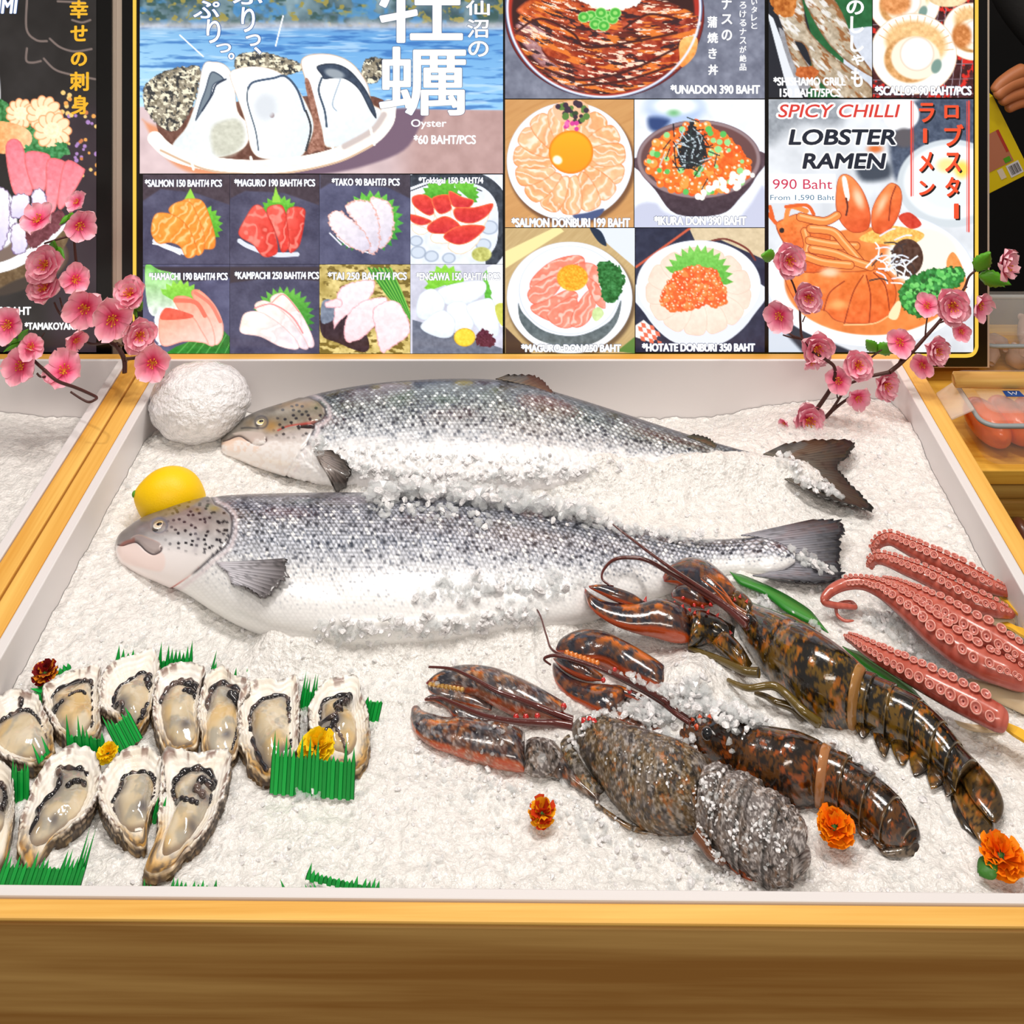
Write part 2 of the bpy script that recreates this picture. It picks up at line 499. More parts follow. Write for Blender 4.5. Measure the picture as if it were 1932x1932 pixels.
class Pic:
    """a printed picture: colours on a fine grid; o = (origin x, y, scale) of the numbers handed in"""
    def __init__(s, x0, y0, x1, y1, base, o=(0, 0, 1), step=1.5):
        s.r = (x0, y0, x1, y1)
        nx, ny = max(2, int((x1 - x0) / step)), max(2, int((y1 - y0) / step))
        s.n = (nx, ny)
        s.X, s.Y = np.meshgrid(np.linspace(x0, x1, nx), np.linspace(y0, y1, ny), indexing='ij')
        s.c = np.ones((nx, ny, 3)) * np.array(base, float)
        s.o = o; s.seed = int(x0 * 7 + y0 * 3) % 9973
    def q(s, pts):
        return [(s.o[0] + p[0] / s.o[2], s.o[1] + p[1] / s.o[2]) for p in pts]
    def put(s, m, col, amp=0, sc=6):
        col = np.array(col, float)
        if amp:
            s.seed += 1
            col = col + amp * (fbm(s.X / sc + 31, s.Y / sc + 17, s.seed, 3) - 0.5)[..., None] * 2
        s.c = s.c * (1 - m[..., None]) + np.clip(col, 0, 255) * m[..., None]
        return m
    def sd(s, pts, smooth=True, rough=0, rs=5, jag=0):
        P = s.q(pts)
        if smooth: P = spline(P, len(P) * 5, True)
        d = sd_poly(s.X, s.Y, P)
        if rough:
            s.seed += 1
            d = d + rough * (fbm(s.X / rs + 9, s.Y / rs + 5, s.seed, 2) - 0.5) * 2
        return d
    def poly(s, pts, col, c2=None, d=(0, 1), soft=1.6, smooth=True, rough=0, rs=5, amp=0, sc=6, edge=None, ew=3.0):
        D = s.sd(pts, smooth, rough, rs)
        m = 1 - sstep(-soft * 0.5, soft * 0.5, D)
        c = np.array(col, float)
        if c2 is not None:
            P = np.array(s.q(pts)); k = P @ np.array(d, float)
            t = np.clip((s.X * d[0] + s.Y * d[1] - k.min()) / (np.ptp(k) + 1e-9), 0, 1)[..., None]
            c = c * (1 - t) + np.array(c2, float) * t
        if edge is not None:
            e = (1 - sstep(0, ew, -D))[..., None] * 0.8
            c = c * (1 - e) + np.array(edge, float) * e
        return s.put(m, c, amp, sc)
    def ell(s, cx, cy, rx, ry, col, rot=0, soft=1.6, amp=0, sc=6, edge=None, ew=3.0, ring=None, c2=None):
        (cx, cy), = s.q([(cx, cy)]); rx /= s.o[2]; ry /= s.o[2]
        a = math.radians(rot); x = (s.X - cx) * math.cos(a) + (s.Y - cy) * math.sin(a); y = -(s.X - cx) * math.sin(a) + (s.Y - cy) * math.cos(a)
        k = np.sqrt((x / rx) ** 2 + (y / ry) ** 2); D = (k - 1) * min(rx, ry)
        m = 1 - sstep(-soft * 0.5, soft * 0.5, D)
        if ring: m = m * sstep(-ring - soft * .5, -ring + soft * .5, D)
        c = np.array(col, float)
        if c2 is not None:
            t = np.clip(y / ry * 0.5 + 0.5, 0, 1)[..., None]; c = c * (1 - t) + np.array(c2, float) * t
        if edge is not None:
            e = (1 - sstep(0, ew, -D))[..., None] * 0.8
            c = c * (1 - e) + np.array(edge, float) * e
        return s.put(m, c, amp, sc)
    def line(s, pts, w, col, soft=1.2, smooth=True, amp=0):
        P = s.q(pts)
        if smooth and len(P) > 2: P = spline(P, len(P) * 6)
        D = np.full(s.X.shape, 1e9)
        for i in range(len(P) - 1):
            ax, ay = P[i]; bx, by = P[i + 1]; ex, ey = bx - ax, by - ay
            t = np.clip(((s.X - ax) * ex + (s.Y - ay) * ey) / (ex * ex + ey * ey + 1e-9), 0, 1)
            D = np.minimum(D, np.hypot(s.X - ax - ex * t, s.Y - ay - ey * t))
        w = w / s.o[2]
        return s.put(1 - sstep(w / 2 - soft / 2, w / 2 + soft / 2, D), col, amp)
    def dots(s, pts, n, r, cols, seed=1, hi=None):
        """grains (roe, sesame, leaves) scattered in a polygon"""
        rng = random.Random(seed); P = np.array(pts, float)
        S = np.array(spline(P, len(P) * 5, True))
        lo, hi_ = S.min(0), S.max(0); k = 0
        gx = S[:, 0]; gy = S[:, 1]
        while k < n:
            x, y = rng.uniform(lo[0], hi_[0]), rng.uniform(lo[1], hi_[1])
            if sd_poly(np.array([x]), np.array([y]), S)[0] > 0: continue
            rr = r * rng.uniform(0.7, 1.25); c = rng.choice(cols)
            s.ell_fast(x, y, rr, c)
            if hi: s.ell_fast(x - rr * 0.3, y - rr * 0.35, rr * 0.35, hi)
            k += 1
    def ell_fast(s, cx, cy, r, col):
        (px, py), = s.q([(cx, cy)]); r = r / s.o[2]
        nx, ny = s.n; x0, y0, x1, y1 = s.r
        i0 = max(0, int((px - r - 2 - x0) / (x1 - x0) * (nx - 1))); i1 = min(nx, int((px + r + 2 - x0) / (x1 - x0) * (nx - 1)) + 2)
        j0 = max(0, int((py - r - 2 - y0) / (y1 - y0) * (ny - 1))); j1 = min(ny, int((py + r + 2 - y0) / (y1 - y0) * (ny - 1)) + 2)
        if i0 >= i1 or j0 >= j1: return
        m = (1 - sstep(r - .8, r + .8, np.hypot(s.X[i0:i1, j0:j1] - px, s.Y[i0:i1, j0:j1] - py)))[..., None]
        s.c[i0:i1, j0:j1] = s.c[i0:i1, j0:j1] * (1 - m) + np.array(col, float) * m
    def shiso(s, cx, cy, r, a0, a1, col=(120, 205, 60), c2=(70, 160, 40), teeth=9):
        pts = [(cx, cy)]
        for k in range(teeth * 2 + 1):
            a = math.radians(a0 + (a1 - a0) * k / (teeth * 2)); rr = r * (1.0 if k % 2 else 0.80)
            pts.append((cx + rr * math.cos(a), cy - rr * math.sin(a)))
        s.poly(pts, col, c2, smooth=False, amp=22, sc=4)
    def build(s, parent, name='dish_picture', label=None, off=0.0006):
        V = sg(s.X, s.Y, off).reshape(-1, 3)
        o = mesh(name, V, quads(*s.n), M_PIC, parent, True, lin(np.clip(s.c, 0, 255)).reshape(-1, 3))
        if label: o['label'] = label
        return o

def slate(P, c=(66, 66, 92)):
    P.put(np.ones(P.n), c, 26, 22)
    P.put(fbm(P.X / 3, P.Y / 3, 3, 2) * 0.25, (120, 120, 150))
def fillet(P, pts, col, stripe, d=(0, 1), n=5, edge=None, w=7, c2=None):
    """a slice of fish with pale sinew lines"""
    D = P.sd(pts); m = 1 - sstep(-.8, .8, D)
    A = np.array(P.q(pts)); k = A @ np.array(d, float)
    t = (P.X * d[0] + P.Y * d[1] - k.min()) / (np.ptp(k) + 1e-9)
    c = np.array(col, float)[None, None] * (1 - t[..., None]) + np.array(c2 if c2 is not None else col, float) * t[..., None]
    if n:
        P.seed += 1
        ph = t * n + 0.5 * (fbm(P.X / 16, P.Y / 16, P.seed, 2) - .5) * 3
        st = sstep(0.80, 1.0, np.abs(np.sin(ph * math.pi)))[..., None] * 0.75
        c = c + (np.sin(ph * math.pi) * 10)[..., None]
        c = c * (1 - st) + np.array(stripe, float) * st
    if edge is not None:
        e = (1 - sstep(0, 3.2, -D))[..., None] * 0.6
        c = c * (1 - e) + np.array(edge, float) * e
    P.put(m, c, 14, 7)
def dish_plate(P, cx, cy, rx, ry, rim=(250, 250, 252), inner=(238, 240, 246), k=0.86, rot=0, sh=(120, 90, 60)):
    P.ell(cx + rx * 0.03, cy + ry * 0.06, rx * 1.02, ry * 1.02, sh, rot, soft=8)
    P.ell(cx, cy, rx, ry, rim, rot, edge=(200, 205, 220), ew=2)
    P.ell(cx, cy, rx * k, ry * k, inner, rot, soft=4)

def hero():
    P = Pic(264, -40, 949, 327, (120, 170, 220), (240, 0, 2.683))
    X, Y = P.X, P.Y
    P.c[:] = np.array((96, 158, 215)) + (np.clip((Y - 60) / 150, 0, 1)[..., None]) * np.array((55, 45, 28)) + np.clip((560 - X) / 300, 0, 1)[..., None] * np.array((40, 30, 12))
    P.put(sstep(.5, .72, fbm(X / 46, Y / 5, 4, 4)) * 0.7, (40, 100, 175))
    P.put(sstep(.56, .75, fbm(X / 60, Y / 6, 8, 3)) * 0.55, (205, 228, 246))
    tr = 1 - sstep(44, 54, Y + 8 * (fbm(X / 30, Y / 30, 2, 2) - .5))
    P.put(tr, (92, 118, 128), 60, 26)
    P.put(tr * sstep(.52, .66, fbm(X / 22, Y / 16, 12, 3)), (52, 84, 82))
    P.put(tr * sstep(.6, .7, fbm(X / 15, Y / 12, 15, 3)), (150, 140, 70))
    P.put(tr * sstep(.55, .7, fbm(X / 28, Y / 20, 19, 3)) * .8, (70, 140, 200))
    P.put(np.exp(-((Y - 48) / 8) ** 2) * .75, (200, 196, 205), 30, 10)
    tb = sstep(206, 210, Y - (X - 950) * 0.010)
    P.put(tb, (214, 190, 192), 18, 30)
    P.put(tb * sstep(720, 800, X), (186, 152, 148), 14, 20)
    P.poly([(1320, 560), (1500, 560), (1480, 640), (1400, 760), (1200, 840), (1000, 880), (800, 890), (800, 800), (1200, 700)], (116, 92, 112), soft=8)
    P.poly([(90, 620), (150, 640), (700, 860), (600, 900), (350, 880), (200, 800)], (226, 150, 110), soft=10)
    sh = lambda pts, sd: (P.poly(pts, (150, 140, 120), rough=3, amp=60, sc=5, edge=(60, 60, 62), ew=3), P.put((1 - sstep(-1, 1, P.sd(pts))) * sstep(.5, .6, fbm(X / 5, Y / 7, sd, 3)), (48, 50, 52)),
                          P.put((1 - sstep(-1, 1, P.sd(pts))) * sstep(.56, .66, fbm(X / 6, Y / 5, sd + 9, 3)), (240, 232, 205)))
    P.poly([(150, 640), (240, 560), (700, 500), (1200, 480), (1340, 560), (1290, 690), (1000, 790), (600, 840), (280, 790)], (110, 70, 58), amp=25)
    sh([(550, 290), (640, 262), (740, 275), (850, 310), (900, 350), (700, 400), (560, 360)], 31)
    sh([(1200, 310), (1250, 290), (1320, 310), (1300, 370), (1250, 420), (1190, 400)], 35)
    sh([(80, 470), (110, 410), (190, 360), (300, 335), (370, 345), (360, 450), (320, 560), (250, 660), (170, 640), (100, 560)], 41)
    W, W2 = (253, 253, 253), (226, 234, 240)
    P.poly([(385, 330), (440, 312), (500, 330), (540, 400), (560, 560), (620, 640), (600, 740), (500, 790), (380, 795), (230, 745), (300, 640), (350, 500)], W, W2, (-1, 0), amp=12, edge=(190, 150, 120), ew=2)
    P.poly([(420, 370), (450, 365), (490, 400), (440, 430), (420, 500), (370, 580), (345, 610), (370, 520), (395, 450)], (120, 134, 146), edge=(24, 40, 66), ew=4)
    P.line([(500, 400), (450, 430), (430, 480), (380, 560)], 9, (28, 46, 72))
    P.poly([(430, 640), (560, 600), (600, 700), (540, 780), (440, 780)], (206, 206, 190), soft=14, amp=20)
    P.poly([(520, 380), (560, 345), (660, 335), (760, 360), (850, 430), (920, 550), (945, 640), (915, 740), (860, 800), (700, 805), (630, 760), (600, 620), (560, 500)], W, W2, (1, .3), amp=8, edge=(200, 165, 130), ew=2)
    P.line([(612, 450), (640, 415), (740, 395), (800, 385), (860, 450), (900, 560)], 11, (58, 80, 108)); P.line([(612, 440), (610, 520), (650, 660), (665, 760)], 7, (84, 100, 116)); P.line([(905, 560), (930, 650), (905, 760)], 10, (44, 52, 60))
    P.ell(733, 582, 13, 14, (96, 50, 50)); P.ell(700, 540, 60, 70, (215, 220, 226), soft=20)
    P.poly([(880, 310), (930, 275), (1040, 275), (1140, 320), (1215, 420), (1240, 520), (1290, 560), (1260, 640), (1150, 720), (1010, 745), (980, 640), (930, 500), (900, 400)], W, W2, (.2, 1), amp=8, edge=(196, 150, 110), ew=3)
    P.poly([(960, 335), (1040, 320), (1120, 350), (1200, 440), (1250, 540), (1262, 600), (1230, 560), (1170, 450), (1090, 395), (1000, 400), (985, 380)], (50, 66, 88), amp=20, edge=(16, 26, 42), ew=3)
    P.ell(1050, 372, 50, 22, (150, 160, 170), 15, soft=5); P.line([(985, 395), (970, 460), (1000, 560), (1010, 640)], 10, (56, 76, 98)); P.line([(1080, 400), (1040, 520), (1060, 560)], 5, (150, 170, 190))
    P.poly([(900, 420), (930, 430), (1000, 740), (960, 760), (915, 770), (945, 640)], (160, 110, 92), amp=50, sc=4)
    P.line([(140, 700), (220, 770), (380, 820), (600, 845), (820, 835), (1040, 790), (1220, 710), (1310, 620), (1325, 540)], 74, (252, 244, 236), amp=10)
    P.line([(170, 760), (400, 858), (640, 880), (840, 870), (1080, 815), (1250, 730)], 10, (214, 180, 150)); P.line([(1100, 740), (1240, 660), (1300, 580)], 30, (204, 190, 186), soft=5)
    for x, y in ((1050, 770), (640, 840), (1245, 690), (330, 815)):
        P.line([(x - 14, y - 45), (x + 6, y + 40)], 14, (255, 250, 238))
    P.line([(268, 178), (385, 285)], 7, (250, 252, 255)); P.line([(790, 80), (752, 232)], 7, (250, 252, 255))
    return P

def small_dishes():
    S = (260, 320, 2.76); out = []
    xs = (270, 434, 603, 774.5, 948.5); ys = (329, 498, 666.5)
    def cell(i, j, base): return Pic(xs[i], ys[j] + (.7 if j else 0), xs[i + 1] - (.6 if i < 3 else 0), ys[j + 1], base, S)
    # salmon
    P = cell(0, 0, (66, 66, 92)); slate(P); P.poly([(0, 20), (500, 20), (500, 190), (300, 120), (120, 100), (0, 180)], (66, 54, 66), smooth=False, soft=4, amp=14)
    P.shiso(330, 290, 115, -60, 110); P.poly([(240, 160), (275, 95), (300, 150), (330, 260)], (150, 215, 70), smooth=False)
    P.line([(90, 370), (150, 400), (240, 430)], 26, (226, 230, 240)); P.line([(80, 385), (130, 395), (220, 440)], 8, (255, 255, 255))
    for pts in ([(230, 170), (290, 150), (340, 165), (375, 240), (405, 350), (400, 405), (365, 415), (330, 400), (300, 300)], [(160, 210), (200, 170), (270, 165), (310, 230), (350, 350), (340, 430), (300, 440), (260, 350), (200, 260)],
                [(70, 300), (85, 240), (120, 222), (190, 235), (250, 280), (290, 350), (310, 420), (290, 455), (250, 455), (220, 400), (170, 380), (110, 385), (75, 345)]):
        fillet(P, pts, (250, 160, 62), (255, 214, 150), (1, .7), 7, (206, 100, 24), c2=(246, 138, 44))
    out.append((P, 'orange salmon sashimi on slate'))
    # tuna
    P = cell(1, 0, (66, 66, 92)); slate(P); P.poly([(480, 20), (960, 20), (960, 190), (760, 120), (560, 110), (480, 150)], (66, 54, 66), smooth=False, soft=4, amp=14)
    P.shiso(735, 240, 110, 15, 165); P.poly([(700, 170), (718, 85), (745, 170)], (150, 215, 70), smooth=False)
    P.line([(530, 370), (580, 400), (700, 440), (830, 440)], 24, (220, 225, 238))
    for pts in ([(780, 205), (865, 200), (870, 260), (850, 370), (830, 410), (790, 430), (775, 330)], [(670, 210), (740, 180), (770, 220), (785, 310), (790, 400), (750, 430), (725, 350)],
                [(525, 320), (560, 250), (600, 190), (640, 185), (680, 240), (715, 320), (730, 420), (700, 450), (650, 450), (600, 390), (540, 355)]):
        fillet(P, pts, (236, 92, 78), (246, 150, 136), (1, .4), 2, (170, 26, 22), c2=(222, 50, 42))
    out.append((P, 'red tuna sashimi on slate'))
    # octopus
    P = cell(2, 0, (70, 72, 100)); slate(P, (76, 78, 108)); P.poly([(950, 20), (1420, 20), (1420, 150), (1300, 90), (1000, 70), (950, 100)], (66, 58, 72), smooth=False, soft=4, amp=14)
    P.shiso(1220, 270, 165, -75, 150, (110, 200, 70), (40, 140, 50), 14); P.shiso(1150, 300, 130, 180, 260, (60, 150, 60), (40, 120, 40), 6)
    for k in range(5): P.line([(1000 + 40 * k, 330 + 22 * k), (1060 + 40 * k, 390 + 12 * k)], 7, (240, 242, 250))
    for pts in ([(1210, 160), (1260, 145), (1320, 190), (1335, 290), (1300, 390), (1250, 405), (1230, 300)], [(1080, 195), (1150, 155), (1220, 180), (1260, 290), (1255, 410), (1205, 430), (1150, 300)], [(990, 260), (1030, 212), (1090, 235), (1180, 320), (1212, 400), (1180, 430), (1110, 405), (1030, 340)]):
        P.poly(pts, (246, 238, 240), (214, 206, 222), (1, 1), rough=3.5, rs=4, amp=14, edge=(228, 150, 130), ew=4)
    out.append((P, 'white octopus sashimi on slate'))
    # surf clam
    P = cell(3, 0, (236, 240, 248)); P.put(np.ones(P.n), (232, 238, 250), 18, 12)
    P.line([(1420, 60), (1520, 30), (1680, 30), (1820, 70), (1900, 180), (1900, 380), (1840, 480)], 60, (52, 60, 72), amp=30); P.line([(1420, 110), (1540, 70), (1680, 70), (1790, 110)], 6, (20, 26, 34))
    for x, y, r in ((1460, 430, 40), (1530, 450, 36), (1620, 460, 34), (1830, 300, 45), (1800, 390, 40), (1450, 370, 34)): P.ell(x, y, r, r * .8, (206, 216, 230), soft=4, edge=(120, 136, 160), ew=3)
    P.shiso(1580, 150, 110, 0, 180); P.shiso(1700, 130, 80, -40, 140)
    for pts in ([(1430, 140), (1500, 130), (1560, 190), (1520, 240), (1440, 190)], [(1530, 150), (1620, 130), (1640, 200), (1570, 230)], [(1620, 110), (1690, 140), (1750, 160), (1720, 200), (1640, 190)], [(1650, 200), (1750, 195), (1850, 175), (1820, 240), (1740, 280), (1660, 260)], [(1420, 230), (1530, 265), (1480, 290), (1425, 270)],
                [(1510, 290), (1600, 240), (1680, 290), (1640, 330), (1530, 330)], [(1590, 350), (1650, 300), (1740, 285), (1810, 300), (1740, 370), (1660, 390)]):
        c = np.mean(pts, 0); P.poly([(p[0] - (p[0] - c[0]) * .2 + 0, p[1] + 50) for p in pts], (255, 250, 240), rough=1, edge=(235, 190, 150), ew=3); P.poly(pts, (232, 70, 52), (205, 40, 50), amp=22, edge=(250, 140, 70), ew=3)
    P.ell(1790, 440, 52, 38, (196, 196, 110), amp=40, soft=3)
    out.append((P, 'red and white surf clam sashimi on ice'))
    # yellowtail
    P = cell(0, 1, (72, 74, 104)); slate(P, (76, 78, 110)); P.poly([(20, 505), (500, 505), (500, 560), (300, 580), (150, 600)], (52, 46, 58), smooth=False, soft=4)
    P.poly([(40, 500), (110, 520), (220, 560), (250, 700), (150, 750), (60, 740)], (120, 196, 90), (236, 244, 236), (0, 1), amp=60, sc=14)
    P.poly([(130, 965), (200, 920), (440, 830), (510, 900), (510, 970)], (44, 140, 50), (30, 110, 44), (1, 0), smooth=False, amp=20)
    for k in range(6): P.line([(200 + 50 * k, 965), (300 + 40 * k, 860)], 4, (100, 186, 90))
    P.shiso(220, 700, 130, 10, 150, (160, 226, 80), (110, 190, 60), 8); P.poly([(90, 780), (130, 720), (200, 740), (150, 900), (95, 890)], (240, 242, 248), rough=3)
    for pts in ([(280, 650), (320, 625), (400, 700), (445, 800), (440, 880), (400, 910), (370, 800)], [(190, 690), (220, 655), (300, 680), (380, 790), (405, 900), (370, 915), (300, 850)], [(115, 760), (160, 720), (280, 760), (330, 830), (370, 905), (330, 900), (240, 895), (140, 920), (110, 870)]):
        fillet(P, pts, (246, 160, 130), (255, 226, 214), (.4, 1), 0, (232, 120, 100), c2=(250, 216, 206)); 
    P.poly([(130, 740), (160, 718), (285, 755), (260, 775), (125, 780)], (232, 96, 76), amp=16); P.line([(195, 680), (300, 690), (350, 760)], 22, (236, 116, 94)); P.line([(300, 640), (380, 700), (430, 790)], 18, (240, 130, 110))
    out.append((P, 'pink yellowtail sashimi on a green leaf'))
    # amberjack
    P = cell(1, 1, (66, 68, 96)); slate(P); P.poly([(480, 505), (960, 505), (960, 580), (700, 560), (480, 590)], (58, 48, 58), smooth=False, soft=4)
    P.shiso(760, 770, 165, -30, 170, (110, 190, 70), (46, 130, 44), 15)
    for pts in ([(690, 690), (745, 640), (800, 680), (870, 780), (920, 900), (890, 925), (820, 860)], [(610, 720), (660, 680), (750, 730), (830, 820), (890, 920), (850, 930), (740, 850)], [(535, 800), (560, 745), (640, 740), (740, 800), (830, 890), (830, 935), (740, 920), (640, 870), (540, 850)]):
        fillet(P, pts, (250, 240, 226), (255, 252, 250), (1, .6), 3, (232, 170, 165), c2=(228, 216, 226))
    P.line([(610, 720), (700, 700), (800, 760), (860, 850)], 8, (238, 150, 150)); P.line([(700, 690), (760, 650), (840, 740)], 6, (240, 150, 140))
    out.append((P, 'pale amberjack sashimi on slate'))
    # sea bream
    P = cell(2, 1, (196, 172, 96)); P.put(np.ones(P.n), (206, 184, 112), 60, 12); P.put(sstep(.52, .62, fbm(P.X / 12, P.Y / 6, 71, 3)), (120, 100, 40)); 
    P.poly([(960, 740), (1100, 700), (1200, 880), (1180, 950), (1040, 900), (960, 860)], (52, 34, 44), amp=20); P.poly([(960, 690), (1010, 680), (1040, 760), (960, 800)], (120, 130, 150), amp=30)
    for k in range(18): P.line([(1200 + 7 * k, 510 + 3 * (k % 4)), (1290 + 5 * k, 640), (1370 + 4 * k, 730 + 4 * k)], 7, ((70, 160, 50), (40, 120, 40), (130, 200, 80))[k % 3])
    for pts in ([(1040, 640), (1120, 585), (1230, 580), (1200, 680), (1060, 780), (1020, 830)], [(980, 690), (1050, 670), (1060, 710), (990, 720)], [(1090, 760), (1180, 680), (1300, 670), (1260, 780), (1160, 880), (1080, 890)], [(1230, 720), (1340, 680), (1400, 760), (1415, 850), (1330, 920), (1270, 950), (1240, 850)]):
        P.poly(pts, (252, 236, 238), (240, 216, 222), rough=2, amp=16, edge=(232, 150, 160), ew=3)
    out.append((P, 'pink sea bream sashimi with green chives'))
    # flounder fin
    P = cell(3, 1, (210, 210, 224)); P.put(np.ones(P.n), (208, 208, 224), 22, 12); P.poly([(1430, 780), (1500, 800), (1900, 930), (1910, 980), (1430, 980)], (110, 116, 134), smooth=False, amp=20)
    P.shiso(1600, 600, 110, -20, 200, (150, 220, 70), (120, 200, 50)); P.shiso(1800, 620, 100, -80, 90, (110, 196, 60), (80, 170, 50)); P.poly([(1820, 520), (1910, 490), (1910, 800), (1870, 780), (1840, 640)], (242, 244, 250), rough=3)
    for pts in ([(1560, 630), (1660, 590), (1800, 580), (1800, 650), (1680, 710), (1590, 690)], [(1450, 740), (1470, 650), (1540, 620), (1600, 690), (1560, 770), (1480, 780)], [(1610, 710), (1700, 690), (1750, 800), (1700, 860), (1640, 820)], [(1480, 800), (1580, 730), (1650, 780), (1640, 860), (1580, 875), (1490, 840)], [(1710, 710), (1790, 675), (1850, 680), (1880, 800), (1870, 870), (1790, 850), (1740, 780)]):
        P.poly(pts, (253, 253, 253), (226, 234, 240), amp=10, edge=(206, 216, 228), ew=3)
    P.ell(1702, 872, 56, 48, (244, 214, 64), amp=26, sc=4, edge=(214, 160, 30)); P.poly([(1760, 860), (1800, 830), (1860, 880), (1840, 920), (1780, 920)], (88, 26, 50), rough=4, amp=30, sc=3); P.poly([(1860, 710), (1910, 700), (1910, 810), (1880, 790)], (206, 206, 90), amp=20)
    out.append((P, 'white flounder sashimi with yellow chrysanthemum'))
    return out

def bowls():
    S = (940, 0, 3.715); out = []
    # grilled eel bowl
    P = Pic(953, -40, 1442.5, 185.5, (116, 118, 136), S); P.put(np.ones(P.n), (118, 122, 140), 26, 14)
    P.ell(745, 100, 700, 590, (150, 36, 22), edge=(60, 10, 20), c2=(120, 24, 18)); P.ell(740, 50, 692, 640, (60, 80, 120), ring=4, soft=2); P.ell(740, 55, 680, 620, (176, 44, 28), soft=2); P.ell(735, 85, 640, 572, (52, 16, 16), soft=5)
    P.poly([(110, 200), (180, 140), (330, 160), (500, 300), (600, 420), (700, 620), (500, 620), (330, 500), (200, 350)], (176, 128, 130), amp=40, edge=(70, 30, 44), ew=5)
    for pts, c in (([(130, 60), (350, -60), (700, -40), (1000, -20), (1300, 60), (1400, 200), (1200, 260), (900, 220), (700, 300), (400, 260), (200, 130)], (206, 92, 36)), ([(300, 330), (450, 240), (620, 330), (900, 300), (1240, 220), (1290, 290), (1100, 420), (800, 520), (560, 560), (420, 470)], (196, 84, 34)),
                   ([(560, 560), (800, 520), (1100, 420), (1260, 330), (1250, 480), (1000, 590), (760, 640), (560, 620)], (200, 74, 30))):
        P.poly(pts, c, (150, 46, 30), (.3, 1), amp=55, sc=9, edge=(84, 22, 16), ew=5)
    ml = 1 - sstep(-2, 2, P.sd([(110, 200), (400, -60), (1000, -40), (1380, 100), (1400, 220), (1260, 480), (900, 640), (560, 640), (300, 500)]))
    W = (P.Y - 60) + .0016 * (P.X - 1130) ** 2 * .6 - .16 * (P.X - 1130)     # the fillets bend along the bowl
    P.put(ml * sstep(.54, .66, fbm(P.X / 44, W / 7, 5, 3)) * .8, (112, 34, 22)); P.put(ml * sstep(.54, .64, fbm(P.X / 34, W / 6, 9, 3)) * .9, (236, 128, 44)); P.put(ml * sstep(.62, .68, fbm(P.X / 18, W / 3.4, 29, 3)), (255, 216, 190)); P.put(ml * sstep(.64, .70, fbm(P.X / 22, W / 6, 33, 3)) * .9, (46, 20, 30))
    for pts in ([(130, 220), (300, 130), (520, 230), (620, 330), (900, 300), (1250, 230)], [(330, 480), (560, 560), (900, 500), (1260, 330)], [(560, 600), (900, 560), (1240, 450)], [(880, 200), (1050, 100), (1250, 130)]): P.line(pts, 16, (66, 18, 16), soft=3)
    P.poly([(560, -40), (1000, -40), (960, 40), (820, 70), (640, 40)], (253, 248, 240), rough=3)
    for x, y in ((650, 110), (700, 150), (760, 110), (680, 170), (740, 180), (800, 130), (820, 90), (600, 120), (720, 90)): P.ell(x, y, 42, 38, (70, 176, 60), edge=(190, 236, 150), ew=3); P.ell(x, y, 16, 14, (150, 216, 110))
    P.poly([(1280, 280), (1390, 260), (1380, 380), (1290, 470), (1270, 400)], (250, 190, 110), (240, 140, 60), amp=26)
    P.ell(740, 55, 684, 630, (226, 232, 246), ring=4, soft=3)
    out.append((P, 'grilled eel rice bowl'))
    # salmon bowl
    P = Pic(953, 187.5, 1195.5, 428.5, (206, 152, 92), S); P.put(fbm(P.X / 50, (P.Y + P.X * .5) / 4, 3, 3) * .5, (176, 116, 62)); P.put(fbm(P.X / 40, (P.Y + P.X * .5) / 9, 13, 3) * .3, (236, 190, 130))
    dish_plate(P, 500, 1130, 440, 415, k=.9, sh=(120, 80, 50))
    for k in range(15):
        a = 2 * math.pi * k / 15 + .3; cx, cy = 500 + 265 * math.cos(a), 1120 + 255 * math.sin(a); ca, sa = math.cos(a), math.sin(a)
        pts = [(cx + u * ca - v * sa, cy + u * sa + v * ca) for u, v in ((-150, -40), (-60, -78), (60, -84), (125, -50), (120, 50), (40, 80), (-70, 60))]
        fillet(P, pts, (250, 166, 108), (255, 236, 220), (sa, ca), 4, (236, 120, 60), c2=(252, 196, 152))
    P.poly([(390, 740), (560, 700), (640, 760), (600, 860), (440, 850)], (250, 190, 150), rough=2); P.dots([(420, 740), (560, 720), (640, 780), (560, 860), (440, 800)], 26, 20, [(50, 70, 44), (90, 130, 60), (60, 40, 60)], 3); P.dots([(470, 850), (560, 850), (550, 910), (480, 910)], 8, 14, [(214, 60, 150), (240, 110, 180)], 4)
    P.ell(510, 1065, 156, 152, (252, 176, 26), edge=(226, 120, 14), ew=6, c2=(246, 150, 16)); P.ell(415, 1120, 34, 30, (255, 250, 226), 30, soft=5)
    P.poly([(520, 1510), (620, 1490), (740, 1460), (700, 1520), (600, 1550)], (70, 86, 130), soft=3)
    out.append((P, 'salmon rice bowl with egg yolk'))
    # ikura bowl
    P = Pic(1197, 187.5, 1442.5, 428.5, (232, 236, 248), S); P.put(np.ones(P.n), (236, 240, 250), 14, 20)
    P.ell(1240, 760, 210, 120, (180, 200, 236), soft=20); P.ell(1240, 740, 150, 60, (250, 252, 255), soft=14); P.poly([(1060, 820), (1200, 840), (1130, 920), (1060, 900)], (40, 66, 120), soft=14); P.ell(1230, 790, 40, 22, (120, 186, 130), soft=12)
    P.poly([(960, 1450), (1100, 1420), (1200, 1500), (1600, 1560), (1750, 1450), (1860, 1300), (1860, 1640), (960, 1640)], (196, 200, 222), soft=10)
    P.poly([(975, 1100), (1840, 1060), (1800, 1250), (1700, 1380), (1560, 1500), (1250, 1500), (1100, 1330), (1010, 1220)], (88, 66, 76), (60, 44, 56), amp=16)
